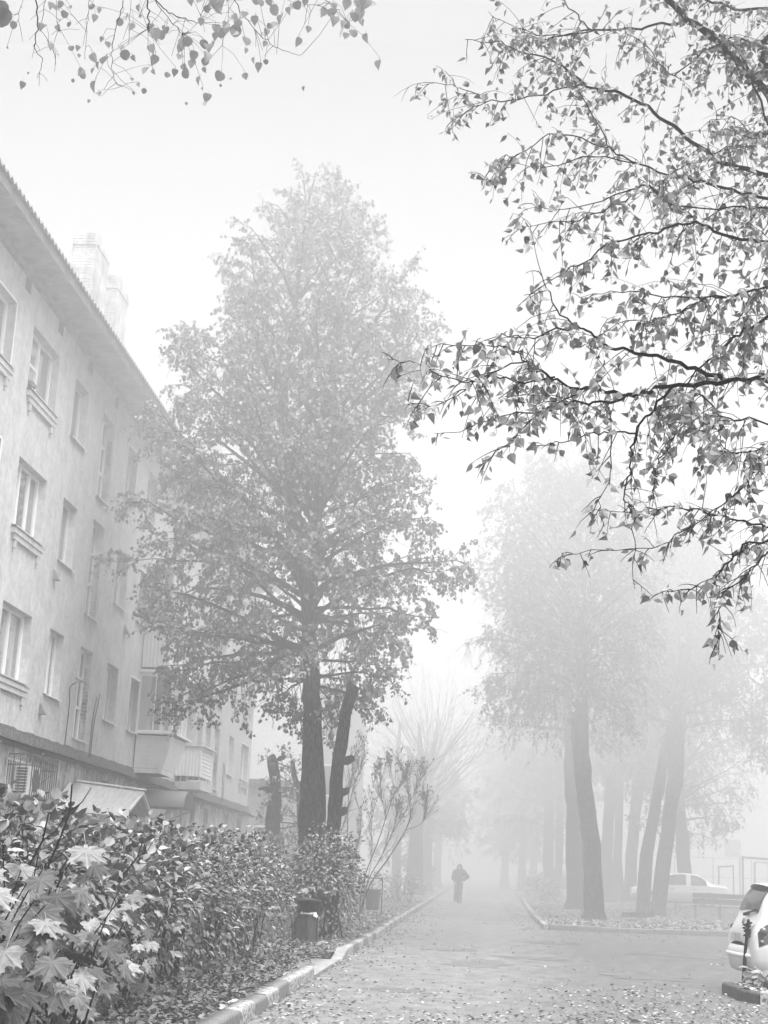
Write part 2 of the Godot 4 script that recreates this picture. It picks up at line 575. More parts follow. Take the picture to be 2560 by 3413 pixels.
func make_setting() -> void:
	# the ground, one sheet far beyond what the fog lets one see
	var xs := [-140.0, -60.0, -20.0, 4.0, 6.0, 7.0, 8.0, 9.0, 9.6, 14.0, 30.0, 60.0, 140.0]
	var zs := [60.0, 0.0, -40.0, -58.0, -60.0, -61.5, -63.0, -64.5, -66.0, -90.0, -140.0, -200.0, -330.0]
	var rows := []
	for z in zs:
		var row := []
		for x in xs:
			row.append(Vector3(x, gh(x, z), z))
		rows.append(row)
	var g := MB.new()
	g.grid(rows, Vector3(0, -500, 0))
	struct("ground", g, M.soil)
	# asphalt: the lane and the side road that opens to the right before the tree island
	var road := MB.new()
	var tone := PackedColorArray()
	var zl := []
	var zz := 30.0
	while zz > -130.5:
		zl.append(zz)
		zz -= 1.0 if zz > -60.0 else 3.5
	zl.append(-41.55)
	zl.append(-43.2)
	zl.sort()
	zl.reverse()
	for i in zl.size() - 1:
		var z0: float = zl[i]
		var z1: float = zl[i + 1]
		var q0 := road_right(z0 - 0.001)
		var q1 := road_right(z1 + 0.001)
		for j in 24:
			var t0 := pow(j / 24.0, 1.8)
			var t1 := pow((j + 1) / 24.0, 1.8)
			road.outq(Vector3(lerpf(-2.15, q0, t0), 0.004, z0), Vector3(lerpf(-2.15, q0, t1), 0.004, z0), Vector3(lerpf(-2.15, q1, t1), 0.004, z1), Vector3(lerpf(-2.15, q1, t0), 0.004, z1), Vector3.UP)
	for p in road.v:   # sky reflection on the wet lane painted in as lighter asphalt, side road darker
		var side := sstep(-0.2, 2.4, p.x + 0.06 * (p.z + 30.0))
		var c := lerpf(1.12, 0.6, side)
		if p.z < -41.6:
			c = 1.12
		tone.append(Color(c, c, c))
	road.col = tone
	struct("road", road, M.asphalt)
	var wedge := sheet([[1.9, -41.55], [3.31, -41.72], [4.8, -42.25], [7.25, -43.3], [14.0, -44.55], [30.0, -47.15], [30.0, -41.55]], 0.004)
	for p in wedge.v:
		wedge.col.append(Color(0.6, 0.6, 0.6))  # side road tone again, without the sky reflection painted into the lane
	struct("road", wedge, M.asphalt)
	var apron := sheet([[-2.2, -20.5], [-3.9, -20.4], [-4.4, -24.3], [-2.2, -24.2]], 0.012)
	struct("path", apron, M.concrete)
	# raised verges
	for v in [["verge", [[-2.3, 8.0], [-8.9, 8.0], [-8.9, -20.4], [-3.9, -20.4], [-2.34, -20.46]]], ["verge", [[-2.36, -24.25], [-4.4, -24.3], [-3.9, -20.4], [-8.9, -20.4], [-8.6, -58.0], [-14.0, -59.0], [-14.0, -130.0], [-2.36, -130.0]]]]:
		struct(v[0], sheet(v[1], 0.115), M.soil)
	var edge := MB.new()   # the cut sides of the verges along the path
	edge.outq(Vector3(-2.34, 0.115, -20.46), Vector3(-3.9, 0.115, -20.4), Vector3(-3.9, -0.05, -20.4), Vector3(-2.34, -0.05, -20.46), Vector3(0, 0, -1))
	edge.outq(Vector3(-2.36, 0.115, -24.25), Vector3(-4.4, 0.115, -24.3), Vector3(-4.4, -0.05, -24.3), Vector3(-2.36, -0.05, -24.25), Vector3(0, 0, 1))
	edge.outq(Vector3(-4.4, 0.115, -24.3), Vector3(-3.9, 0.115, -20.4), Vector3(-3.9, -0.05, -20.4), Vector3(-4.4, -0.05, -24.3), Vector3(1, 0, 0))
	struct("verge_edge", edge, M.soil)
	struct("verge", sheet([[1.87, -42.0], [7.3, -43.36], [30.0, -47.2], [30.0, -58.0], [6.2, -58.5], [6.0, -130.0], [2.75, -130.0], [2.45, -90.0], [2.1, -70.0], [1.88, -52.6]], 0.1), M.soil)
	# damp patches that dry last
	var dp := Node3D.new()
	dp.name = "damp_patches"
	add_child(dp)
	dp.set_meta("kind", "structure")
	for q in [[0.0, -25.2, 1.0, 1.5], [0.9, -27.5, 0.9, 0.9], [-0.5, -29.0, 0.8, 0.8], [2.6, -24.0, 1.3, 1.0], [4.2, -31.5, 2.0, 1.6], [-1.0, -19.0, 0.7, 0.5], [1.6, -34.0, 1.1, 1.2], [0.2, -45.0, 0.8, 2.0]]:
		var ring_ := []
		var ph := rf(0, 6)
		for i in 28:
			var t := TAU * i / 28.0
			var rr := 1.0 + 0.22 * sin(t * 2 + ph) + 0.16 * sin(t * 5 + ph * 2) + 0.08 * sin(t * 9 + ph)
			ring_.append([q[0] + cos(t) * q[2] * rr * 0.6, q[1] + sin(t) * q[3] * rr * 0.6])
		put("damp_patch", sheet(ring_, 0.0075), M.damp, dp)
	# kerbs
	var k := Node3D.new()
	k.name = "kerb"
	add_child(k)
	k.set_meta("kind", "structure")
	kerb_run(k, [[-2.16, 3.0], [-2.16, -14.0], [-2.2, -20.46]], -0.16, 0.15, false, 0.85)
	var ramp := MB.new()   # the stone that slopes down to the path
	ramp.outq(Vector3(-2.18, 0.15, -25.3), Vector3(-2.18, 0.0, -24.1), Vector3(-2.36, 0.0, -24.1), Vector3(-2.36, 0.15, -25.3), Vector3.UP)
	ramp.outq(Vector3(-2.18, 0.15, -25.3), Vector3(-2.18, -0.05, -25.3), Vector3(-2.18, -0.05, -24.1), Vector3(-2.18, 0.0, -24.1), Vector3.RIGHT)
	ramp.outq(Vector3(-2.36, 0.15, -25.3), Vector3(-2.36, -0.05, -25.3), Vector3(-2.36, -0.05, -24.1), Vector3(-2.36, 0.0, -24.1), Vector3.LEFT)
	put("ramp_stone", ramp, M.concrete, k)
	var drop := MB.new()
	drop.box(Vector3(-2.34, -0.05, -24.09), Vector3(-2.2, 0.028, -20.5))
	put("drop_stone", drop, M.concrete, k)
	kerb_run(k, [[-2.18, -25.32], [-2.14, -32.6], [-2.2, -40.7], [-2.2, -61.3], [-2.3, -84.0], [-2.4, -110.0]], -0.16, 0.15, true, 0.85, 1.0)
	var ki := Node3D.new()
	ki.name = "kerb_001"
	add_child(ki)
	ki.set_meta("kind", "structure")
	kerb_run(ki, [[2.4, -90.0], [2.0, -70.6], [1.75, -52.7], [1.73, -41.7]], -0.16, 0.15, false, 0.15, 1.0)
	kerb_run(ki, [[1.9, -41.62], [3.31, -41.75], [4.8, -42.3], [7.25, -43.36], [14.0, -44.6], [30.0, -47.2]], -0.16, 0.15, false, 0.1, 1.0)
	var kb := Node3D.new()
	kb.name = "kerb_002"
	add_child(kb)
	kb.set_meta("kind", "structure")
	kerb_run(kb, [[3.36, -21.45], [3.38, -20.24], [3.55, -19.75]], -0.15, 0.16, false, 0.0, 0.5, 0.0, M.kerb_wet)
	kerb_run(kb, [[3.57, -19.74], [3.95, -19.6]], -0.15, 0.17, true, 0.0, 0.4)
	kerb_run(kb, [[3.97, -19.59], [6.8, -19.3], [9.5, -19.1]], -0.15, 0.17, false, 0.2, 0.95, 0.0, M.kerb_wet)
	struct("flower_bed", sheet([[3.44, -21.5], [3.5, -20.3], [3.68, -19.86], [4.02, -19.7], [9.5, -19.24], [9.5, -21.5]], 0.14), M.soil)

# ---------------------------------------------------------------- the apartment block
# built in its own axes: x out of the facade towards the lane, y up, z = minus the way along the facade
func make_apartment_block() -> void:
	var b := thing("apartment_block", "four storey plastered apartment block with stained walls along the left of the lane", "building")
	b.transform = Transform3D(Basis(Vector3(1, 0, -0.000623), Vector3(0, 0.999951, -0.009874), Vector3(0.000623, 0.009874, 0.999951)).orthonormalized(), Vector3(-9.0, 0.0, 0.02))
	var S0 := 12.0
	var S1 := 56.6
	var holes := []
	var rows := [[4.9, 6.24], [7.7, 9.04], [10.42, 11.7]]
	var wide := [14.5, 17.45, 20.35, 23.27, 26.2, 54.2]
	var narrow := [13.1, 29.27, 34.08, 36.45, 40.3, 45.4, 46.9, 51.5]
	var n := 0
	for r in 3:
		for s in wide:
			holes.append([s, s + 1.83, rows[r][0], rows[r][1], "wide", r])
		for s in narrow:
			holes.append([s, s + 1.08, rows[r][0], rows[r][1], "narrow", r])
	for s in [31.68, 48.65]:
		holes.append([s, s + 1.05, 4.24, 6.25, "stair", 0])
		holes.append([s, s + 1.0, 7.0, 9.18, "stair", 1])
		holes.append([s, s + 1.05, 9.74, 11.7, "stair", 2])
	# storey behind the plinth
	for s in [[23.6, 25.95], [27.2, 28.95], [19.0, 21.0]]:
		holes.append([s[0], s[1], 2.2, 3.52, "grille", 3])
	for s in [33.9, 36.1, 41.3, 44.9, 47.2, 51.2, 53.9]:
		holes.append([s, s + 1.1, 2.55, 3.5, "low", 3])
	# the facade, cut round its openings
	var ss := [S0, S1]
	var ts := [3.9, 12.56]
	for h in holes:
		if h[5] < 3:
			ss.append(h[0]); ss.append(h[1]); ts.append(h[2]); ts.append(h[3])
	var w := MB.new()
	cut_wall(w, ss, ts, holes, 0.0, 3.9, 12.56)
	for h in holes:
		if h[5] < 3:
			reveal(w, h, 0.0, 0.24)
	# end walls, back, attic floor
	w.outq(Vector3(0, -1, -S1), Vector3(0, 12.56, -S1), Vector3(-11, 12.56, -S1), Vector3(-11, -1, -S1), Vector3(0, 0, -1))
	w.outq(Vector3(0, -1, -S0), Vector3(0, 12.56, -S0), Vector3(-11, 12.56, -S0), Vector3(-11, -1, -S0), Vector3(0, 0, 1))
	w.outq(Vector3(-11, -1, -S0), Vector3(-11, 12.56, -S0), Vector3(-11, 12.56, -S1), Vector3(-11, -1, -S1), Vector3(-1, 0, 0))
	put("wall", w, M.stucco, b)
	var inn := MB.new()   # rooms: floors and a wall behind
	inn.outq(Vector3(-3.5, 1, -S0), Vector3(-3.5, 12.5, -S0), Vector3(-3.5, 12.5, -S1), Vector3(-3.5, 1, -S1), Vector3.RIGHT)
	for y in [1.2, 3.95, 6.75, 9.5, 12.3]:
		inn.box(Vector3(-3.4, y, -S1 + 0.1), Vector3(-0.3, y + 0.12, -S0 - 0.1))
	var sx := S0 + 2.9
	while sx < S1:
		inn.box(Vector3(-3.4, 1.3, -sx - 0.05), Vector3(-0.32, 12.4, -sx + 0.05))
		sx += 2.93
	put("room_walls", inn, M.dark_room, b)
	var p := MB.new()
	ss = [S0, S1]
	ts = [-1.0, 3.7]
	for h in holes:
		if h[5] == 3:
			ss.append(h[0]); ss.append(h[1]); ts.append(h[2]); ts.append(h[3])
	cut_wall(p, ss, ts, holes, 0.06, -1.0, 3.7)
	for h in holes:
		if h[5] == 3:
			reveal(p, h, 0.06, 0.28)
	put("plinth", p, M.plinth, b)
	# weathered ledge over the plinth, layered and a little ragged
	var l := MB.new()
	var lr := []
	for q in [[0.0, 4.02], [0.05, 3.98], [0.06, 3.9], [0.12, 3.87], [0.13, 3.8], [0.17, 3.77], [0.18, 3.7], [0.06, 3.68]]:
		var row := []
		var s := S0
		while s < S1 + 0.01:
			row.append(Vector3(q[0] + rf(-0.008, 0.008), q[1] + rf(-0.018, 0.018), -s))
			s += 0.2
		lr.append(row)
	l.grid(lr, Vector3(-0.5, 3.5, -35))
	put("ledge", l, M.ledge, b)
	var pp := MB.new()
	var pts := []
	var rad := []
	var s2 := S0
	while s2 < S1 - 0.3:
		pts.append(Vector3(0.26, 3.67 + 0.012 * sin(s2 * 1.3), -s2))
		rad.append(0.055)
		s2 += 0.8
	pp.tube(pts, rad, 10)
	var pipe := put("pipe", pp, M.pipe, b)
	s2 = S0 + 1
	while s2 < S1 - 0.5:
		var br := MB.new()
		br.box(Vector3(0.06, 3.6, -s2 - 0.015), Vector3(0.33, 3.63, -s2 + 0.015))
		br.box(Vector3(0.06, 3.45, -s2 - 0.012), Vector3(0.09, 3.63, -s2 + 0.012))
		put("bracket", br, M.metal_grey, pipe)
		s2 += 2.6
	# eaves and corrugated roof
	var so := MB.new()
	so.box(Vector3(-0.3, 12.53, -S1 - 0.5), Vector3(0.66, 12.62, -S0 + 0.5))
	so.box(Vector3(0.662, 12.5, -S1 - 0.5), Vector3(0.70, 12.68, -S0 + 0.5))
	so.box(Vector3(0.003, 12.4, -S1 - 0.1), Vector3(0.1, 12.528, -S0 + 0.1))
	put("soffit", so, M.soffit, b)
	var roof := MB.new()
	var r0 := []
	var r1 := []
	var r2 := []
	var r3 := []
	var s3 := S0 - 0.6
	var k := 0
	while s3 < S1 + 0.6:
		var wave := 0.042 * cos(k * PI / 2.0)
		r3.append(Vector3(0.80, 12.665 + wave - 0.012, -s3))
		r0.append(Vector3(0.80, 12.68 + wave, -s3))
		r1.append(Vector3(-2.5, 14.0 + wave, -s3))
		r2.append(Vector3(-5.8, 15.3 + wave, -s3))
		s3 += 0.055
		k += 1
	roof.grid([r3, r0, r1, r2], Vector3(-5, -50, -30))
	roof.outq(Vector3(-5.8, 15.3, -S0 + 0.6), Vector3(-5.8, 15.3, -S1 - 0.6), Vector3(-12, 12.6, -S1 - 0.6), Vector3(-12, 12.6, -S0 + 0.6), Vector3(-1, 1, 0))
	var rn := put("roof", roof, M.slate, b)
	for c in [[32.9, 16.75, -1.25], [35.1, 16.55, -1.25], [20.0, 16.7, -1.3], [50.0, 16.6, -1.3]]:
		chimney(rn, c[0], c[1], c[2])
	# vents under the eaves
	for s in [25.45, 27.7, 30.1, 32.5, 34.9, 37.3, 42.1, 46.9]:
		var v := MB.new()
		v.box(Vector3(-0.05, 12.16, -s - 0.3), Vector3(0.012, 12.39, -s))
		put("vent", v, M.dark_room, b)
	for h in holes:
		window(b, h)
	for c in [[29.05, 7.22], [29.05, 4.45], [35.3, 7.15], [40.1, 7.2]]:   # small tin hoods over the kitchen vents
		var v := MB.new()
		v.outq(Vector3(0.005, c[1] + 0.22, -c[0]), Vector3(0.005, c[1] + 0.22, -c[0] - 0.16), Vector3(0.13, c[1], -c[0] - 0.16), Vector3(0.13, c[1], -c[0]), Vector3(1, 1, 0))
		v.tri(Vector3(0.005, c[1] + 0.22, -c[0]), Vector3(0.13, c[1], -c[0]), Vector3(0.005, c[1], -c[0]))
		v.tri(Vector3(0.005, c[1] + 0.22, -c[0] - 0.16), Vector3(0.005, c[1], -c[0] - 0.16), Vector3(0.13, c[1], -c[0] - 0.16))
		put("vent_hood", v, M.metal_grey, b)
	balcony_glazed(b)
	balcony_panel(b, 37.45, 39.15, 6.63, 7.68, 0.72, true)
	balcony_panel(b, 42.7, 44.5, 4.2, 5.06, 0.75, false)
	balcony_panel(b, 42.7, 44.5, 6.95, 7.85, 0.75, false)
	canopies(b)
	cables(b)
	cage(b)

func in_hole(holes: Array, s: float, t: float) -> bool:
	for h in holes:
		if s > h[0] and s < h[1] and t > h[2] and t < h[3]:
			return true
	return false

func cut_wall(w: MB, ss: Array, ts: Array, holes: Array, x: float, t0: float, t1: float) -> void:
	ss.sort()
	ts.sort()
	for i in ss.size() - 1:
		if ss[i + 1] - ss[i] < 1e-4:
			continue
		for j in ts.size() - 1:
			if ts[j + 1] - ts[j] < 1e-4 or ts[j] < t0 - 1e-4 or ts[j + 1] > t1 + 1e-4:
				continue
			if not in_hole(holes, (ss[i] + ss[i + 1]) * 0.5, (ts[j] + ts[j + 1]) * 0.5):
				w.outq(Vector3(x, ts[j], -ss[i]), Vector3(x, ts[j + 1], -ss[i]), Vector3(x, ts[j + 1], -ss[i + 1]), Vector3(x, ts[j], -ss[i + 1]), Vector3.RIGHT)

func reveal(w: MB, h: Array, x: float, depth: float) -> void:
	var a := Vector3(x, h[2], -h[0])
	var b := Vector3(x, h[3], -h[0])
	var c := Vector3(x, h[3], -h[1])
	var d := Vector3(x, h[2], -h[1])
	var o := Vector3(-depth, 0, 0)
	w.outq(a, b, b + o, a + o, Vector3(0, 0, -1))
	w.outq(b, c, c + o, b + o, Vector3.DOWN)
	w.outq(c, d, d + o, c + o, Vector3(0, 0, 1))
	w.outq(d, a, a + o, d + o, Vector3.UP)

func chimney(roof: Node, s: float, top: float, x: float) -> void:
	var c := MB.new()
	c.box(Vector3(x - 0.28, 12.9, -s - 1.18), Vector3(x + 0.28, top - 0.02, -s - 0.02))
	var o := put("chimney", c, M.concrete, roof)
	# courses of brick round the stack, lost in the fog one by one
	var br := MB.new()
	var y := 13.2
	var k := 0
	while y < top:
		var out := 0.03 if y > top - 0.35 else 0.0
		for face in 2:
			var length := 0.6 if face == 0 else 1.22
			var at := -0.125 * (k % 2)
			while at < length - 0.02:
				var l0 := maxf(at, 0.0)
				var l1 := minf(at + 0.245, length)
				if l1 - l0 > 0.03:
					var j := rf(0.0, 0.008)
					if face == 0:
						br.box(Vector3(x - 0.3 + l0, y, -s - 0.03), Vector3(x - 0.3 + l1 - 0.01, y + 0.066, -s + out + j))
					else:
						br.box(Vector3(x + 0.27, y, -s + 0.0 - l1 + 0.01), Vector3(x + 0.3 + out + j, y + 0.066, -s - l0))
				at += 0.25
		y += 0.076
		k += 1
	var bo := put("bricks", br, M.plinth, o)
	bo.set_meta("kind", "stuff")

func window(b: Node, h: Array) -> void:
	var s0: float = h[0]
	var s1: float = h[1]
	var t0: float = h[2]
	var t1: float = h[3]
	var kind: String = h[4]
	var x := -0.17
	if kind == "grille" or kind == "low":
		x = -0.12
	var f := MB.new()
	var fw := 0.055
	var parts := []      # panes as [s0, s1, t0, t1]
	f.box(Vector3(x - 0.05, t0, -s0 - fw), Vector3(x + 0.01, t1, -s0))
	f.box(Vector3(x - 0.05, t0, -s1), Vector3(x + 0.01, t1, -s1 + fw))
	f.box(Vector3(x - 0.05, t0, -s1 + fw), Vector3(x + 0.01, t0 + fw, -s0 - fw))
	f.box(Vector3(x - 0.05, t1 - fw, -s1 + fw), Vector3(x + 0.01, t1, -s0 - fw))
	var cuts := []
	if kind == "wide":
		cuts = [0.52] if R.randf() < 0.7 else [0.34, 0.67]
	elif kind == "narrow" and R.randf() < 0.5:
		cuts = [0.62]
	elif kind == "stair":
		cuts = [0.55]
	var last := s0
	for c in cuts + [1.0]:
		var e: float = lerpf(s0, s1, c)
		if c < 1.0:
			f.box(Vector3(x - 0.045, t0 + fw, -e - 0.035), Vector3(x + 0.014, t1 - fw, -e + 0.035))
		if kind == "stair" or (kind == "wide" and c < 0.6 and R.randf() < 0.4):
			var tm := [0.36, 0.68] if kind == "stair" else [0.5]
			var tl := t0
			for q in tm + [1.0]:
				var tt: float = lerpf(t0, t1, q)
				if q < 1.0:
					f.box(Vector3(x - 0.04, tt - 0.03, -e + (0.03 if c == 1.0 else 0.036)), Vector3(x + 0.008, tt + 0.03, -last - 0.03))
				parts.append([last, e, tl, tt])
				tl = tt
		else:
			parts.append([last, e, t0, t1])
		last = e
	var fr := Node3D.new()
	fr.name = part_name(b, "window")
	b.add_child(fr)
	put("frame", f, M.white if R.randf() < 0.7 or kind == "wide" else M.white_old, fr)
	for q in parts:
		var g := MB.new()
		g.box(Vector3(x - 0.022, q[2] + 0.02, -q[1] + 0.02), Vector3(x - 0.016, q[3] - 0.02, -q[0] - 0.02))
		put("pane", g, M.glass, fr)
	# curtains in some of the rooms
	if kind == "wide" or kind == "narrow":
		var side := R.randf()
		if side < 0.5:
			var c := MB.new()
			var a0 := s0 + 0.02
			var a1 := lerpf(s0, s1, rf(0.25, 0.5))
			if side < 0.12:
				a1 = s1
			elif side < 0.3:
				a0 = lerpf(s0, s1, rf(0.5, 0.75))
				a1 = s1 - 0.02
			var rows := [[], []]
			var e := a0
			while e < a1:
				var fold := 0.03 * sin(e * 38.0)
				rows[0].append(Vector3(x - 0.16 + fold, t0 - 0.1, -e))
				rows[1].append(Vector3(x - 0.16 + fold, t1 - 0.02, -e))
				e += 0.03
			if rows[0].size() > 2:
				c.grid(rows, Vector3(-3, t0, -s0))
				put("curtain", c, M.curtain, fr)
	if kind == "grille":
		var gr := MB.new()
		var e2 := s0
		while e2 < s1 + 0.01:
			gr.box(Vector3(0.07, t0, -e2 - 0.008), Vector3(0.086, t1, -e2 + 0.008))
			e2 += 0.14
		gr.box(Vector3(0.068, t0 + 0.1, -s1), Vector3(0.09, t0 + 0.13, -s0))
		gr.box(Vector3(0.068, t1 - 0.13, -s1), Vector3(0.09, t1 - 0.1, -s0))
		put("grille", gr, M.white_old, fr)
		return
	# sheet metal sill, and under the wide windows a moulded ledge on brackets
	var si := MB.new()
	var out := 0.11 if kind == "wide" else 0.07
	si.outq(Vector3(x, t0 + 0.02, -s0 + 0.05), Vector3(out, t0 - 0.02, -s0 + 0.05), Vector3(out, t0 - 0.02, -s1 - 0.05), Vector3(x, t0 + 0.02, -s1 - 0.05), Vector3.UP)
	si.outq(Vector3(out, t0 - 0.02, -s0 + 0.05), Vector3(out, t0 - 0.05, -s0 + 0.05), Vector3(out, t0 - 0.05, -s1 - 0.05), Vector3(out, t0 - 0.02, -s1 - 0.05), Vector3.RIGHT)
	put("sill", si, M.sheet_grey if kind == "wide" else M.white_old, fr)
	if kind == "wide":
		var c := MB.new()
		c.box(Vector3(0.002, t0 - 0.16, -s1 - 0.02), Vector3(0.085, t0 - 0.06, -s0 + 0.02))
		c.box(Vector3(0.002, t0 - 0.27, -s1 + 0.05), Vector3(0.06, t0 - 0.163, -s0 - 0.05))
		put("moulding", c, M.stucco, fr)
		for e3 in [s0 + 0.12, s1 - 0.24]:
			var q := MB.new()
			q.box(Vector3(0.003, t0 - 0.42, -e3 - 0.12), Vector3(0.05, t0 - 0.272, -e3))
			q.box(Vector3(0.003, t0 - 0.5, -e3 - 0.09), Vector3(0.03, t0 - 0.422, -e3 - 0.03))
			put("bracket", q, M.stucco, fr)
	if kind == "wide" and R.randf() < 0.5 or kind == "narrow" and R.randf() < 0.3:   # tin trim round the opening
		var tr := MB.new()
		tr.box(Vector3(0.002, t0, -s0 - 0.012), Vector3(0.016, t1, -s0 + 0.03))
		tr.box(Vector3(0.002, t0, -s1 - 0.03), Vector3(0.016, t1, -s1 + 0.012))
		tr.box(Vector3(0.002, t1 - 0.012, -s1 + 0.012), Vector3(0.014, t1 + 0.03, -s0 - 0.012))
		put("trim", tr, M.white, fr)
	if kind == "stair":   # plaster gone from the far jamb, the bricks bare
		var y := t0 + 0.05
		while y < t1 - 0.55 + rf(-0.2, 0.2):
			for e4 in 2:
				var q := MB.new()
				var x0 := -0.02 - 0.13 * e4 - rf(0, 0.02)
				q.box(Vector3(x0 - 0.11, y, -s1 + 0.002), Vector3(x0, y + 0.07, -s1 + 0.018 + rf(0, 0.012)))
				put("brick", q, M.plinth, fr)
			y += 0.085

func balcony_glazed(b: Node) -> void:   # boxed in with boards that taper down, glass above
	var S0 := 37.45
	var S1 := 39.4
	var o := Node3D.new()
	o.name = part_name(b, "balcony")
	b.add_child(o)
	var body := MB.new()
	var lo := 3.91
	var hi := 4.9
	var xl := 0.73
	var xh := 0.97
	var sl := 39.05
	body.outq(Vector3(0, lo, -S0 - 0.03), Vector3(0, hi, -S0 - 0.03), Vector3(xh - 0.03, hi, -S0 - 0.03), Vector3(xl - 0.03, lo, -S0 - 0.03), Vector3(0, 0, 1))
	body.outq(Vector3(xl - 0.03, lo, -S0 - 0.03), Vector3(xh - 0.03, hi, -S0 - 0.03), Vector3(xh - 0.03, hi, -S1), Vector3(xl - 0.03, lo, -sl), Vector3(1, -0.2, 0))
	body.outq(Vector3(0, lo, -S0 - 0.03), Vector3(xl - 0.03, lo, -S0 - 0.03), Vector3(xl - 0.03, lo, -sl), Vector3(0, lo, -sl), Vector3.DOWN)
	body.outq(Vector3(0, lo, -sl), Vector3(0, hi, -S1), Vector3(xh - 0.03, hi, -S1), Vector3(xl - 0.03, lo, -sl), Vector3(0, 0, -1))
	body.outq(Vector3(0, hi, -S0), Vector3(xh, hi, -S0), Vector3(xh, hi, -S1), Vector3(0, hi, -S1), Vector3.UP)
	put("box", body, M.ledge, o)
	for k in 8:   # boards on the end face and on the lane face
		var u0 := k / 8.3 + 0.12 * (1 - k / 8.0)
		var u1 := u0 + 0.103
		var a0 := lerpf(lo, hi, u0)
		var a1 := lerpf(lo, hi, u1)
		var q := MB.new()
		var e0 := lerpf(xl, xh, u0) - 0.1
		var e1 := lerpf(xl, xh, u1) - 0.1
		prism(q, [Vector3(0.03, a0, -S0), Vector3(0.03, a1, -S0), Vector3(e1, a1, -S0), Vector3(e0, a0, -S0)], Vector3(0, 0, -0.028))
		put("board", q, M.siding, o)
		q = MB.new()
		var f0 := lerpf(xl, xh, u0)
		var f1 := lerpf(xl, xh, u1)
		var g0 := lerpf(sl, S1, u0)
		var g1 := lerpf(sl, S1, u1)
		prism(q, [Vector3(f0, a0, -S0 - 0.1), Vector3(f1, a1, -S0 - 0.1), Vector3(f1, a1, -g1), Vector3(f0, a0, -g0)], Vector3(-0.028, 0, 0))
		put("board", q, M.siding, o)
	var c := MB.new()   # corner strip and hem
	c.bar(Vector3(xl - 0.03, lo, -S0 - 0.03), Vector3(xh - 0.03, hi, -S0 - 0.03), 0.13, 0.14, Vector3.RIGHT)
	prism(c, [Vector3(0.02, lo - 0.01, -S0 + 0.003), Vector3(0.02, lo + 0.11, -S0 + 0.003), Vector3(xl + 0.02, lo + 0.11, -S0 + 0.003), Vector3(xl, lo - 0.01, -S0 + 0.003)], Vector3(0, 0, -0.03))
	prism(c, [Vector3(xl + 0.003, lo - 0.01, -S0 - 0.05), Vector3(xl + 0.026, lo + 0.11, -S0 - 0.05), Vector3(xl + 0.026, lo + 0.11, -sl), Vector3(xl + 0.003, lo - 0.01, -sl)], Vector3(-0.03, 0, 0))
	put("corner_strip", c, M.siding, o)
	var si := MB.new()
	si.box(Vector3(0.0, hi, -S1 - 0.08), Vector3(xh + 0.1, hi + 0.045, -S0 + 0.06))
	put("sill", si, M.white, o)
	var f := MB.new()
	var top := 6.5
	for q in [[0.04, S0 + 0.04], [xh - 0.03, S0 + 0.04], [xh - 0.03, S1 - 0.04], [xh - 0.03, 38.1], [xh - 0.03, 38.75], [0.04, S1 - 0.04]]:
		var wd := 0.09 if q[0] > 0.5 and q[1] < S0 + 0.1 else 0.05
		f.box(Vector3(q[0] - wd, hi + 0.045, -q[1] - wd * 0.5), Vector3(q[0], top, -q[1] + wd * 0.5))
	f.box(Vector3(0.04, hi + 0.046, -S0 - 0.05), Vector3(xh - 0.12, hi + 0.1, -S0 - 0.01))
	f.box(Vector3(0.04, top - 0.1, -S0 - 0.05), Vector3(xh - 0.12, top, -S0 - 0.01))
	f.box(Vector3(0.42, hi + 0.1, -S0 - 0.045), Vector3(0.445, top - 0.1, -S0 - 0.015))
	put("frame", f, M.white, o)
	for q in [[0.04, 0.42], [0.445, xh - 0.12]]:
		var g := MB.new()
		g.box(Vector3(q[0], hi + 0.1, -S0 - 0.034), Vector3(q[1], top - 0.1, -S0 - 0.028))
		put("pane", g, M.glass, o)
	for q in [[S0 + 0.09, 38.07], [38.13, 38.72], [38.78, S1 - 0.07]]:
		var g := MB.new()
		g.box(Vector3(xh - 0.06, hi + 0.05, -q[1]), Vector3(xh - 0.054, top, -q[0]))
		put("pane", g, M.glass, o)
	var r := MB.new()
	r.box(Vector3(0.0, top, -S1 - 0.2), Vector3(xh + 0.04, top + 0.07, -S0 + 0.03))
	r.outq(Vector3(xh + 0.042, top + 0.07, -S0 + 0.03), Vector3(xh + 0.14, top - 0.04, -S0 + 0.03), Vector3(xh + 0.14, top - 0.04, -S1 - 0.22), Vector3(xh + 0.042, top + 0.07, -S1 - 0.22), Vector3(1, 1, 0))
	put("roof_edge", r, M.white, o)
	var back := MB.new()   # things inside: pale linings and a torn dark cloth hung at the top
	back.box(Vector3(0.1, hi + 0.1, -38.6), Vector3(0.36, top - 0.25, -38.56))
	back.box(Vector3(0.5, hi + 0.06, -38.62), Vector3(0.9, top - 0.6, -38.58))
	put("curtain", back, M.curtain, o)
	var cl := MB.new()
	var x := 0.26
	var prev := 0.9
	while x < 0.84:
		var drop := 0.45 + 0.35 * absf(sin(x * 17.0)) + rf(-0.06, 0.1)
		drop = minf(drop, 0.3 + (x - 0.24) * 6.0)
		prism(cl, [Vector3(x, top - 0.1 - drop, -37.7), Vector3(x, top - 0.1, -37.7), Vector3(x + 0.05, top - 0.1, -37.72), Vector3(x + 0.05, top - 0.1 - drop + rf(0.02, 0.12), -37.72)], Vector3(0, 0, -0.01))
		x += 0.05
	put("torn_cloth", cl, M.cloth_dark, o)

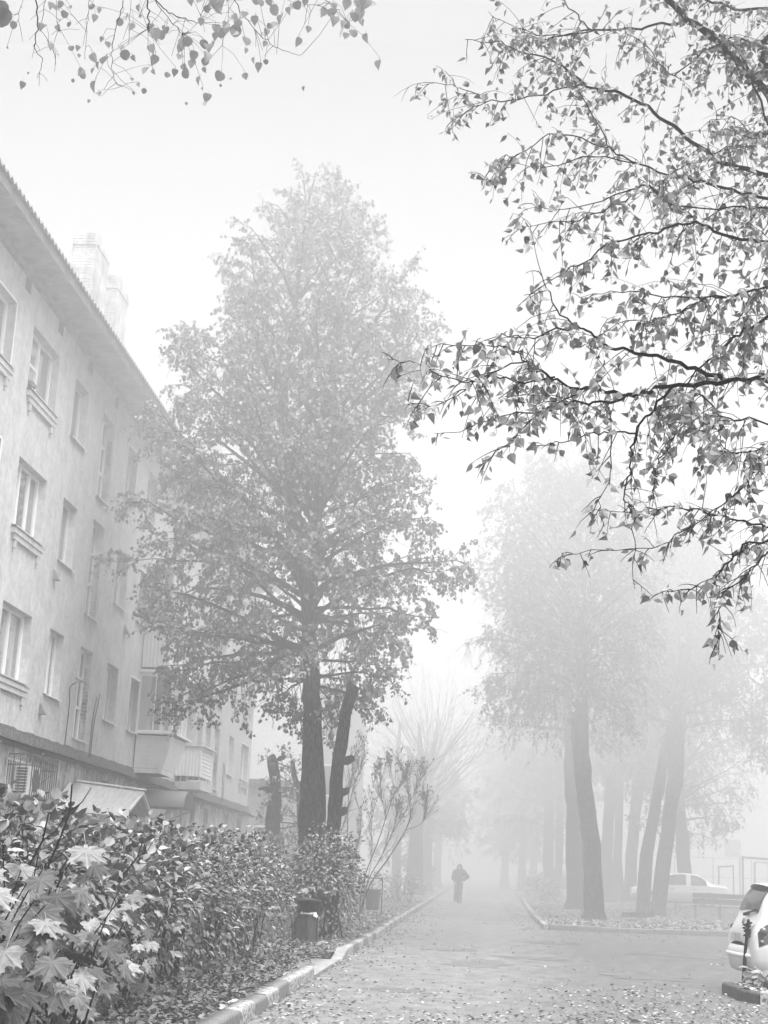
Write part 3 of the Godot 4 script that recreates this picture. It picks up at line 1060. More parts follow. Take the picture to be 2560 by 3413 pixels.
func prism(b: MB, p: Array, d: Vector3) -> void:   # a polygon of four points and its copy moved by d
	var mid := Vector3.ZERO
	for q in p:
		mid += q / 4.0
	b.outq(p[0], p[1], p[2], p[3], -d)
	b.outq(p[0] + d, p[1] + d, p[2] + d, p[3] + d, d)
	for i in 4:
		var a: Vector3 = p[i]
		var c: Vector3 = p[(i + 1) % 4]
		b.outq(a, c, c + d, a + d, (a + c) * 0.5 - mid)

func balcony_panel(b: Node, S0: float, S1: float, lo: float, hi: float, out: float, glazed: bool) -> void:
	var o := Node3D.new()
	o.name = part_name(b, "balcony")
	b.add_child(o)
	var e := MB.new()   # ribbed sheet on the end
	var rows := [[], []]
	var x := 0.02
	var k := 0
	while x < out + 0.001:
		var rib := 0.012 if k % 4 < 2 else 0.0
		rows[0].append(Vector3(x, lo, -S0 + rib))
		rows[1].append(Vector3(x, hi, -S0 + rib))
		x += 0.025
		k += 1
	e.grid(rows, Vector3(0.3, lo, -S0 - 5))
	e.box(Vector3(0.02, lo, -S0 - 0.03), Vector3(out - 0.03, hi, -S0 - 0.005))
	put("end_sheet", e, M.siding, o)
	var f := MB.new()
	f.box(Vector3(out - 0.05, lo, -S1), Vector3(out - 0.025, hi, -S0 - 0.03))
	f.box(Vector3(0.02, lo, -S1 - 0.002), Vector3(out - 0.05, hi, -S1 + 0.03))
	put("lining", f, M.siding, o)
	var n := 8
	for i in n:
		var q := MB.new()
		var y0 := lerpf(lo, hi, i / float(n)) + 0.008
		var y1 := lerpf(lo, hi, (i + 1) / float(n)) - 0.008
		prism(q, [Vector3(out + 0.006, y0, -S0 - 0.03), Vector3(out - 0.004, y1, -S0 - 0.03), Vector3(out - 0.004, y1, -S1), Vector3(out + 0.006, y0, -S1)], Vector3(-0.02, 0, 0))
		put("board", q, M.white_old, o)
	var c := MB.new()
	c.box(Vector3(out - 0.03, lo - 0.004, -S0 - 0.028), Vector3(out + 0.022, hi + 0.004, -S0 + 0.022))
	c.box(Vector3(out - 0.03, lo - 0.004, -S1 - 0.02), Vector3(out + 0.022, hi + 0.004, -S1 + 0.02))
	put("corner_post", c, M.white, o)
	var sl := MB.new()
	if glazed:
		sl.box(Vector3(0.0, lo - 0.06, -S1), Vector3(out - 0.06, lo - 0.004, -S0 - 0.06))
	else:
		sl.box(Vector3(0.0, lo - 0.38, -S1 - 0.08), Vector3(out + 0.06, lo - 0.16, -S0 + 0.08))
		for q in 5:
			var s := lerpf(S0, S1, q / 4.0)
			sl.box(Vector3(out - 0.03, lo - 0.16, -s - 0.012), Vector3(out - 0.005, lo, -s + 0.012))
			sl.box(Vector3(out * q / 4.0, lo - 0.16, -S0 - 0.02), Vector3(out * q / 4.0 + 0.02, lo, -S0 - 0.002))
	put("slab", sl, M.stucco if not glazed else M.ledge, o)
	var si := MB.new()
	prism(si, [Vector3(0.0, hi + 0.01, -S0 + 0.07), Vector3(0.0, hi + 0.045, -S0 + 0.07), Vector3(out + 0.11, hi + 0.035, -S0 + 0.07), Vector3(out + 0.11, hi + 0.005, -S0 + 0.07)], Vector3(0, 0, -(S1 - S0) - 0.2))
	put("sill", si, M.white_old, o)
	if glazed:
		var fr := MB.new()
		var top := hi + 1.62
		for q in [[0.06, S0 + 0.03], [out - 0.02, S0 + 0.03], [out - 0.02, lerpf(S0, S1, 0.35)], [out - 0.02, lerpf(S0, S1, 0.68)], [out - 0.02, S1 - 0.03], [0.45, S0 + 0.03]]:
			fr.box(Vector3(q[0] - 0.05, hi + 0.046, -q[1] - 0.03), Vector3(q[0], top, -q[1] + 0.03))
		fr.box(Vector3(0.01, top, -S1 - 0.15), Vector3(out + 0.1, top + 0.06, -S0 + 0.1))
		put("frame", fr, M.white, o)
		for q in [[0.06, 0.4], [0.45, out - 0.07]]:
			var g := MB.new()
			g.box(Vector3(q[0], hi + 0.05, -S0 - 0.034), Vector3(q[1], top, -S0 - 0.028))
			put("pane", g, M.glass, o)
		for q in 3:
			var g := MB.new()
			g.box(Vector3(out - 0.048, hi + 0.05, -lerpf(S0, S1, (q + 1) / 3.0) + 0.06), Vector3(out - 0.042, top, -lerpf(S0, S1, q / 3.0) - 0.07))
			put("pane", g, M.glass, o)
		var cu := MB.new()
		cu.box(Vector3(0.24, hi + 0.05, -S0 - 1.1), Vector3(0.42, top - 0.1, -S0 - 1.06))
		cu.box(Vector3(0.04, hi + 0.05, -S0 - 0.1), Vector3(0.1, hi + 0.9, -S0 - 0.06))
		cu.box(Vector3(out - 0.2, hi + 0.05, -S0 - 0.9), Vector3(out - 0.1, top - 0.1, -S0 - 0.15))
		put("curtain", cu, M.curtain, o)

func canopies(b: Node) -> void:
	# gabled sheet roof over the first entrance
	var o := Node3D.new()
	o.name = part_name(b, "entrance_canopy")
	b.add_child(o)
	var g := MB.new()
	for sd in [-1, 1]:
		prism(g, [Vector3(0.08, 3.3, -32.0), Vector3(1.62, 3.16, -32.0), Vector3(1.55, 2.66, -32.0 - sd * 1.05), Vector3(0.06, 2.72, -32.0 - sd * 1.05)], Vector3(0, -0.03, 0))
	put("roof_sheet", g, M.sheet_grey, o)
	var rg := MB.new()
	rg.bar(Vector3(0.1, 3.33, -32.0), Vector3(1.66, 3.19, -32.0), 0.14, 0.03)
	put("ridge_cap", rg, M.white_old, o)
	var ft := MB.new()
	for sd in [-1, 1]:
		ft.bar(Vector3(0.08, 2.68, -32.0 - sd * 1.05), Vector3(1.57, 2.62, -32.0 - sd * 1.05), 0.02, 0.11)
		ft.bar(Vector3(1.57, 2.7, -32.0 - sd * 1.0), Vector3(1.6, 3.12, -32.0), 0.05, 0.05)
		ft.bar(Vector3(1.5, 1.2, -32.0 - sd * 0.95), Vector3(1.5, 2.66, -32.0 - sd * 0.95), 0.05, 0.05)
		ft.bar(Vector3(0.1, 2.2, -32.0 - sd * 0.95), Vector3(1.2, 2.66, -32.0 - sd * 0.95), 0.035, 0.035)
	put("canopy_frame", ft, M.white_old, o)
	var lean := MB.new()   # a loose panel leaning on the canopy
	prism(lean, [Vector3(0.12, 2.5, -31.0), Vector3(0.12, 2.85, -30.55), Vector3(0.14, 3.25, -31.35), Vector3(0.14, 2.75, -31.7)], Vector3(0.03, 0, 0.01))
	put("panel", lean, M.white_old, o)
	# barrel shaped awning over the second door
	var a := Node3D.new()
	a.name = part_name(b, "entrance_awning")
	b.add_child(a)
	var r := MB.new()
	var rows := []
	for i in 13:
		var t := PI * i / 12.0
		var row := []
		for q in 3:
			row.append(Vector3(0.07 + 0.615 * q, 3.1 + 0.45 * sin(t), -38.8 + 0.8 * cos(t)))
		rows.append(row)
	r.grid(rows, Vector3(0.5, 2.9, -38.8))
	put("barrel", r, M.metal_grey, a)
	var fan := MB.new()
	for i in 12:
		var t0 := PI * i / 12.0
		var t1 := PI * (i + 1) / 12.0
		var p0 := Vector3(1.29, 3.1 + 0.43 * sin(t0), -38.8 + 0.78 * cos(t0))
		var p1 := Vector3(1.29, 3.1 + 0.43 * sin(t1), -38.8 + 0.78 * cos(t1))
		fan.outq(p0, p1, Vector3(1.29, 3.11, -38.8), Vector3(1.29, 3.105, -38.81), Vector3.RIGHT)
	put("end_panel", fan, M.metal_dark, a)
	for z in [-38.05, -39.55]:
		var ps := MB.new()
		ps.box(Vector3(1.22, 0.2, z - 0.02), Vector3(1.26, 3.1, z + 0.02))
		ps.bar(Vector3(0.07, 2.6, z), Vector3(1.22, 3.08, z), 0.025, 0.025)
		put("post", ps, M.metal_grey, a)
	for d in [[31.5, 32.5], [38.35, 39.25]]:
		var dr := MB.new()
		dr.box(Vector3(0.064, 0.2, -d[1]), Vector3(0.1, 2.4, -d[0]))
		put("door", dr, M.metal_dark, b)

func cables(b: Node) -> void:
	for c in [[[0.04, 4.0, -31.0], [0.05, 4.9, -31.02], [0.03, 5.25, -30.98], [0.12, 5.36, -31.15]], [[0.06, 3.9, -32.95], [0.05, 4.6, -33.0], [0.05, 5.05, -33.1], [0.06, 5.3, -33.15]], [[0.05, 3.9, -33.1], [0.06, 4.7, -33.12], [0.05, 5.15, -33.35], [0.06, 5.4, -33.36]],
			[[0.06, 3.9, -50.6], [0.05, 4.7, -50.5], [0.05, 5.2, -50.45]], [[0.06, 3.9, -50.8], [0.05, 4.8, -50.75], [0.05, 5.15, -50.7]], [[0.03, 12.4, -40.0], [0.04, 9.0, -40.02], [0.04, 6.0, -39.98], [0.04, 4.0, -40.0]]]:
		var q := MB.new()
		var pts := []
		var rad := []
		var curve := Curve3D.new()
		for i in c.size():
			var p := Vector3(c[i][0], c[i][1], c[i][2])
			var nx: Array = c[mini(i + 1, c.size() - 1)]
			var pv: Array = c[maxi(i - 1, 0)]
			var tn := (Vector3(nx[0], nx[1], nx[2]) - Vector3(pv[0], pv[1], pv[2])) * 0.2
			curve.add_point(p, -tn, tn)
		for i in 13:
			pts.append(curve.sample_baked(curve.get_baked_length() * i / 12.0))
			rad.append(0.011)
		q.tube(pts, rad, 5)
		put("cable", q, M.cable, b)
	var lamp := MB.new()   # a flood light on a short arm by the stair window
	lamp.boxt(Vector3(0.22, 0.05, 0.16), Transform3D(Basis(Vector3(0, 0, 1), -0.35), Vector3(0.2, 5.42, -31.2)))
	lamp.bar(Vector3(0.02, 5.3, -31.15), Vector3(0.14, 5.4, -31.18), 0.025, 0.025)
	put("wall_lamp", lamp, M.metal_grey, b)

func cage(b: Node) -> void:   # barred box in front of the ground floor window
	var s0 := 27.25
	var s1 := 28.9
	var t0 := 2.74
	var t1 := 3.5
	var x0 := 0.07
	var x1 := 0.55
	var g := MB.new()
	var s := s0
	while s < s1 + 0.01:
		g.box(Vector3(x1 - 0.009, t0, -s - 0.009), Vector3(x1 + 0.009, t1, -s + 0.009))
		s += 0.137
	for e in [s0, s1]:
		for q in 5:
			var x := lerpf(x0, x1, q / 4.0)
			g.box(Vector3(x - 0.008, t0, -e - 0.01), Vector3(x + 0.008, t1, -e + 0.01))
		for t in [t0, t1, t1 - 0.2]:
			g.box(Vector3(x0, t - 0.012, -e - 0.012), Vector3(x1 + 0.012, t + 0.012, -e + 0.012))
	for t in [t0, t1, t1 - 0.2]:
		g.box(Vector3(x1 - 0.012, t - 0.012, -s1), Vector3(x1 + 0.012, t + 0.012, -s0))
	s = s0
	while s < s1 - 0.1:   # hoops along the top
		var pts := []
		var rad := []
		for i in 9:
			var a := PI * i / 8.0
			pts.append(Vector3(x1, t1 - 0.2 + 0.13 * sin(a), -s - 0.137 + 0.137 * cos(a)))
			rad.append(0.008)
		g.tube(pts, rad, 4)
		s += 0.274
	g.bar(Vector3(x0 + 0.1, t0 + 0.25, -s1), Vector3(x1 - 0.1, t0 + 0.5, -s1), 0.012, 0.012)
	g.box(Vector3(x0, t0 - 0.03, -s1), Vector3(x1, t0 - 0.014, -s0))
	put("window_cage", g, M.metal_dark, b)
	# the cooler unit that stands in the cage
	var u := thing("air_conditioner", "pale air conditioner unit inside the barred window cage above the hedge", "air conditioner")
	u.transform = b.transform * Transform3D(Basis(), Vector3(0.3, 2.727, -27.8))
	var c := MB.new()
	c.box(Vector3(-0.14, 0.03, -0.36), Vector3(0.14, 0.6, 0.36))
	put("case", c, M.white_old, u)
	for r in 9:
		var l := MB.new()
		l.box(Vector3(-0.1, 0.07 + r * 0.055, 0.361), Vector3(0.11, 0.1 + r * 0.055, 0.372))
		put("louvre", l, M.metal_dark, u)
	var fan := MB.new()
	fan.lathe([Vector2(0.001, 0.0), Vector2(0.19, 0.0), Vector2(0.2, 0.012), Vector2(0.22, 0.014), Vector2(0.22, 0.0)], Transform3D(Basis(Vector3(0, 0, 1), -PI / 2), Vector3(0.141, 0.32, -0.08)), 20)
	put("fan_grille", fan, M.metal_dark, u)
	for z in [-0.28, 0.28]:
		var ft := MB.new()
		ft.box(Vector3(-0.12, 0.0, z - 0.03), Vector3(0.12, 0.03, z + 0.03))
		put("foot", ft, M.metal_dark, u)
	# the bird on a window ledge
	var pg := thing("pigeon", "small dark pigeon perched on the near end of a top floor sill", "bird")
	pg.transform = b.transform * Transform3D(Basis(Vector3.UP, -2.2), Vector3(0.05, 10.40, -26.32))
	var bd := MB.new()
	bd.lathe([Vector2(0.002, -0.17), Vector2(0.028, -0.12), Vector2(0.05, -0.05), Vector2(0.066, 0.02), Vector2(0.06, 0.08), Vector2(0.035, 0.12), Vector2(0.028, 0.14), Vector2(0.031, 0.165), Vector2(0.022, 0.19), Vector2(0.004, 0.2)], Transform3D(Basis(Vector3(1, 0, 0), 0.95), Vector3(0, 0.1, 0)), 12)
	bd.tri(Vector3(0.006, 0.222, 0.165), Vector3(-0.006, 0.222, 0.165), Vector3(0, 0.212, 0.195))
	put("body", bd, M.metal_dark, pg)
	for sd in [-1, 1]:
		var wi := MB.new()
		wi.lathe([Vector2(0.002, -0.14), Vector2(0.03, -0.06), Vector2(0.036, 0.02), Vector2(0.01, 0.08)], Transform3D(Basis(Vector3(1, 0, 0), 1.0), Vector3(0.045 * sd, 0.11, -0.01)), 8)
		put("wing", wi, M.metal_grey, pg)
		var lg := MB.new()
		lg.bar(Vector3(0.02 * sd, 0.0, 0.0), Vector3(0.02 * sd, 0.07, 0.0), 0.008, 0.008, Vector3.RIGHT)
		lg.box(Vector3(0.02 * sd - 0.012, 0.0, -0.01), Vector3(0.02 * sd + 0.012, 0.006, 0.035))
		put("leg", lg, M.metal_grey, pg)

func make_far_buildings() -> void:
	var f := thing("brick_building", "tall pale brick building fading into the fog beyond the plastered block", "building", Vector3(-9.0, 0, -62.0))
	var w := MB.new()
	w.box(Vector3(-8.0, -0.5, -12.0), Vector3(0.8, 4.6, 0.0))
	w.box(Vector3(0.802, -0.5, -14.0), Vector3(2.8, 9.2, -4.0))
	put("wall", w, M.brick, f)
	var r := MB.new()
	r.box(Vector3(-8.2, 4.6, -12.2), Vector3(0.798, 4.8, 0.2))
	r.box(Vector3(0.75, 9.2, -14.2), Vector3(2.9, 9.4, -3.8))
	put("roof", r, M.slate, f)
	for q in [[-0.6, 1.6], [-2.4, 1.6]]:
		var wn := MB.new()
		wn.box(Vector3(q[0], q[1], -0.04), Vector3(q[0] + 1.0, q[1] + 1.3, 0.006))
		var wo := put("window", wn, M.white, f)
		var pn := MB.new()
		pn.box(Vector3(q[0] + 0.06, q[1] + 0.06, 0.008), Vector3(q[0] + 0.94, q[1] + 1.24, 0.012))
		put("pane", pn, M.car_glass, wo)
	for y in [1.6, 4.4, 7.0]:
		var wn := MB.new()
		wn.box(Vector3(1.6, y, -4.04), Vector3(2.4, y + 1.4, -3.994))
		var wo := put("window", wn, M.white, f)
		var pn := MB.new()
		pn.box(Vector3(1.66, y + 0.06, -3.992), Vector3(2.34, y + 1.34, -3.988))
		put("pane", pn, M.car_glass, wo)

# ---------------------------------------------------------------- plants
func leaf_shape(half: Array, fold: float, curl: float) -> ArrayMesh:   # half: Vector2(half width, way along) from stalk to tip; the leaf hangs along +Y, one unit long
	var b := MB.new()
	for sd in [-1.0, 1.0]:
		var rows := [[], []]
		for q in half:
			var z: float = curl * q.y * q.y
			rows[0].append(Vector3(0, q.y, z))
			rows[1].append(Vector3(sd * q.x, q.y + (0.03 if q.x > 0.2 else 0.0), z + fold * q.x))
		b.grid(rows, Vector3(0, 0.5, -50))
	b.bar(Vector3(0, -0.28, 0.02), Vector3(0, 0.01, 0), 0.022, 0.022, Vector3.RIGHT)
	return b.mesh()

func maple_shape() -> ArrayMesh:
	var b := MB.new()
	# outline of the right half, as (angle from the tip in degrees, reach)
	var half := [[0, 1.0], [5, 0.82], [12, 0.78], [10, 0.66], [21, 0.56], [32, 0.68], [31, 0.8], [40, 0.72], [46, 0.98], [53, 0.74], [63, 0.74], [60, 0.64], [73, 0.54], [84, 0.6], [90, 0.72], [98, 0.62], [112, 0.66], [110, 0.54], [128, 0.46], [150, 0.3], [172, 0.12]]
	for sd in [-1.0, 1.0]:
		var prev := Vector3.ZERO
		for i in half.size():
			var a: float = deg_to_rad(half[i][0])
			var r: float = half[i][1]
			# ribs stand up along the lobes, the webs between sink, tips droop
			var rib := absf(sin(deg_to_rad(half[i][0]) * 180.0 / 46.0))
			var p := Vector3(sd * sin(a) * r * 0.8, 0.32 + cos(a) * r * 0.68, -0.16 * r * r + 0.10 * (1 - rib) * r)
			if i > 0:
				b.outq(Vector3(0, 0.32, 0), prev, p, Vector3(0, 0.3201, 0), Vector3(0, 0, 1))
			prev = p
	b.bar(Vector3(0, -0.5, -0.1), Vector3(0, 0.33, 0), 0.016, 0.016, Vector3.RIGHT)
	return b.mesh()

var leaf_lime: ArrayMesh
var leaf_birch: ArrayMesh
var leaf_round: ArrayMesh
var leaf_lance: ArrayMesh
var leaf_maple: ArrayMesh
var leaf_litter: ArrayMesh
var leaf_broad: ArrayMesh

func make_leaf_shapes() -> void:
	leaf_lime = leaf_shape([Vector2(0.0, 0.02), Vector2(0.34, 0.0), Vector2(0.44, 0.32), Vector2(0.28, 0.68), Vector2(0.0, 1.0)], 0.25, -0.12)
	leaf_birch = leaf_shape([Vector2(0.0, 0.0), Vector2(0.22, 0.06), Vector2(0.38, 0.24), Vector2(0.36, 0.36), Vector2(0.29, 0.48), Vector2(0.25, 0.56), Vector2(0.15, 0.72), Vector2(0.10, 0.8), Vector2(0.0, 1.05)], 0.28, -0.15)
	leaf_round = leaf_shape([Vector2(0.0, 0.0), Vector2(0.3, 0.05), Vector2(0.47, 0.3), Vector2(0.47, 0.58), Vector2(0.28, 0.86), Vector2(0.0, 1.0)], 0.2, -0.15)
	leaf_lance = leaf_shape([Vector2(0.0, 0.0), Vector2(0.2, 0.15), Vector2(0.3, 0.4), Vector2(0.2, 0.7), Vector2(0.0, 1.0)], 0.4, -0.25)
	leaf_litter = leaf_shape([Vector2(0.0, 0.0), Vector2(0.28, 0.1), Vector2(0.38, 0.4), Vector2(0.26, 0.75), Vector2(0.0, 1.0)], 0.5, 0.25)
	leaf_maple = maple_shape()
	leaf_broad = leaf_shape([Vector2(0.0, 0.0), Vector2(0.34, 0.12), Vector2(0.42, 0.36), Vector2(0.3, 0.62), Vector2(0.16, 0.8), Vector2(0.0, 1.0)], 0.7, 0.3)

func leaf_at(p: Vector3, along: Vector3, facing: Vector3, size: float) -> Transform3D:
	var y := along.normalized()
	var x := y.cross(facing)
	if x.length() < 0.02:
		x = y.cross(Vector3(0.3, 0.5, 0.8))
	x = x.normalized()
	return Transform3D(Basis(x * size, y * size, x.cross(y) * size), p)

func along(pts: Array, t: float) -> Vector3:
	var f := t * (pts.size() - 1)
	var i := mini(int(f), pts.size() - 2)
	return (pts[i] as Vector3).lerp(pts[i + 1], f - i)

func smooth_line(pts: Array, per := 3) -> Array:
	var out := []
	var n := pts.size()
	for i in n - 1:
		var p0: Vector3 = pts[maxi(i - 1, 0)]
		var p1: Vector3 = pts[i]
		var p2: Vector3 = pts[i + 1]
		var p3: Vector3 = pts[mini(i + 2, n - 1)]
		for k in per:
			out.append(p1.cubic_interpolate(p2, p0, p3, float(k) / per))
	out.append(pts[n - 1])
	return out

func lerp_list(v: Array, n: int) -> Array:
	var out := []
	for i in n:
		var f := float(i) / (n - 1) * (v.size() - 1)
		var k := mini(int(f), v.size() - 2)
		out.append(lerpf(v[k], v[k + 1], f - k))
	return out

func env_at(e: Array, h: float) -> float:
	if h <= e[0][0]:
		return e[0][1]
	for i in e.size() - 1:
		if h <= e[i + 1][0]:
			return lerpf(e[i][1], e[i + 1][1], (h - e[i][0]) / (e[i + 1][0] - e[i][0]))
	return e[e.size() - 1][1]

func vv(a: Array) -> Array:
	var out := []
	for p in a:
		out.append(Vector3(p[0], p[1], p[2]))
	return out

# A tree: trunk from given stems, limbs that fill an outline (reach to the left and right by height), twigs and leaves on them.
func make_tree(called: String, label: String, group: String, at: Vector3, stems: Array, s: Dictionary) -> Node3D:
	var o := thing(called, label, "tree", at, 0.0, group)
	var tb := MB.new()
	var lines := []
	for st in stems:
		var pts := smooth_line(vv(st[0]), 3)
		lines.append(pts)
		var rad := lerp_list(st[1], pts.size())
		if pts[0].length() < 0.01:
			rad[0] *= 1.7
			rad[1] *= 1.12
			pts[0] = Vector3(0, -0.2, 0)
		for i in range(1, pts.size() - 1):
			pts[i] += Vector3(rf(-1, 1), 0, rf(-1, 1)) * rad[i] * 0.12
		tb.tube(pts, rad, s.get("sides", 10), 0.11)
	put("trunk", tb, s.get("bark", M.bark), o)
	var n: int = s.get("limbs", 0)
	if n == 0:
		return o
	var bb := MB.new()
	var leaves := []
	var tint := PackedFloat32Array()
	var use: Array = s.get("grow_from", range(lines.size()))
	var h0: float = s.h0
	var h1: float = s.h1
	var start_min: float = s.get("start_min", h0 - 1.0)
	var size: float = s.leaf
	for k in n:
		var az := k * 2.39996 + rf(-0.3, 0.3)
		var dir := Vector3(cos(az), 0, sin(az))
		var hk := pow((k + 0.5) / n, s.get("pow", 0.85))
		var he := lerpf(h0, h1, hk)
		var right := env_at(s.right, he)
		var left := env_at(s.left, he)
		var re := lerpf(left, right, dir.x * 0.5 + 0.5) * rf(0.72, 1.06)
		var slope := lerpf(s.slope0, s.slope1, hk) + rf(-0.15, 0.15)
		var hs := maxf(he - re * slope, start_min + rf(0.0, 0.3) * (he - start_min) + rf(0.0, 0.5))
		var line: Array = lines[use[k % use.size()]]
		if hs < line[0].y + 0.2:   # below the fork: from the trunk itself
			line = lines[0]
		# the point of the stem at that height
		var p0: Vector3 = line[line.size() - 1]
		for i in line.size() - 1:
			if line[i + 1].y >= hs:
				p0 = line[i].lerp(line[i + 1], clampf((hs - line[i].y) / maxf(line[i + 1].y - line[i].y, 0.01), 0, 1))
				break
		var axis := Vector3(s.axis, 0, s.get("axis_z", 0.0))
		var p2 := axis + dir * re + Vector3(0, he, 0)
		var l := p0.distance_to(p2)
		if l < 0.4:
			continue
		var p1 := p0.lerp(p2, 0.5) + Vector3(0, s.get("arch", 0.12) * l, 0) + rdir() * 0.14 * l
		var pts := []
		for i in 8:
			var t := i / 7.0
			pts.append(p0.lerp(p1, t).lerp(p1.lerp(p2, t), t) + rdir() * 0.03 * l * t)
		var r0 := clampf(0.016 * l + 0.008, 0.012, 0.09)
		var rad := []
		for i in 8:
			rad.append(lerpf(r0, 0.006, pow(i / 7.0, 0.8)))
		bb.tube(pts, rad, 5)
		var m := int(l * s.get("side", 4.0))
		for j in m:
			var t := lerpf(0.22, 1.0, (j + R.randf()) / m)
			var a := along(pts, t)
			var d := (along(pts, minf(t + 0.08, 1.0)) - along(pts, t - 0.08)).normalized()
			var d2 := (d * 0.7 + rdir() * 0.85 + Vector3(0, rf(-0.35, 0.25), 0)).normalized()
			var l2: float = (rf(0.18, 0.4) * l * (1.15 - t) + 0.25) * s.get("side_len", 1.0)
			var sp := [a]
			for i in 3:
				d2 = (d2 + Vector3(0, s.get("droop", -0.12), 0) + rdir() * 0.15).normalized()
				sp.append(sp[i] + d2 * l2 / 3.0)
			bb.tube(sp, [0.012, 0.009, 0.006, 0.004], 3)
			var tw: int = s.get("twigs", 4)
			for q in tw:
				var u := lerpf(0.2, 1.0, (q + R.randf()) / tw)
				var ta := along(sp, u)
				var td := (d2 * 0.6 + rdir() * 0.9 + Vector3(0, s.get("droop", -0.12) * 1.5, 0)).normalized()
				var tl: float = rf(0.15, 0.45) * s.get("twig_len", 1.0)
				var tp := [ta, ta + td * tl * 0.5, ta + (td + Vector3(0, s.get("droop", -0.12), 0)).normalized() * tl]
				bb.tube(tp, [0.005, 0.004, 0.003], 3)
				if R.randf() < s.get("bare", 0.0) or (t < s.get("inner", 0.0) and R.randf() < 0.7) or (dir.z > 0.15 and he < s.get("open_below", 0.0) and R.randf() < 0.75):
					continue
				var c: float = rf(0.55, 1.45)
				for w in int(s.get("per_twig", 7)):
					var lp := along(tp, R.randf()) + rdir() * size * 0.6
					var down := Vector3(rf(-0.6, 0.6), rf(-1.0, -0.1), rf(-0.6, 0.6))
					leaves.append(leaf_at(lp, down, Vector3(rf(-1, 1), rf(0.0, 1.2), rf(-1, 1)), size * rf(0.7, 1.25)))
					tint.append(c * rf(0.8, 1.2))
	put("branches", bb, M.twig, o)
	if leaves.size():
		many("crown", s.get("shape", leaf_lime), s.get("leaf_mat", M.lime_leaf), leaves, tint, o)
	return o

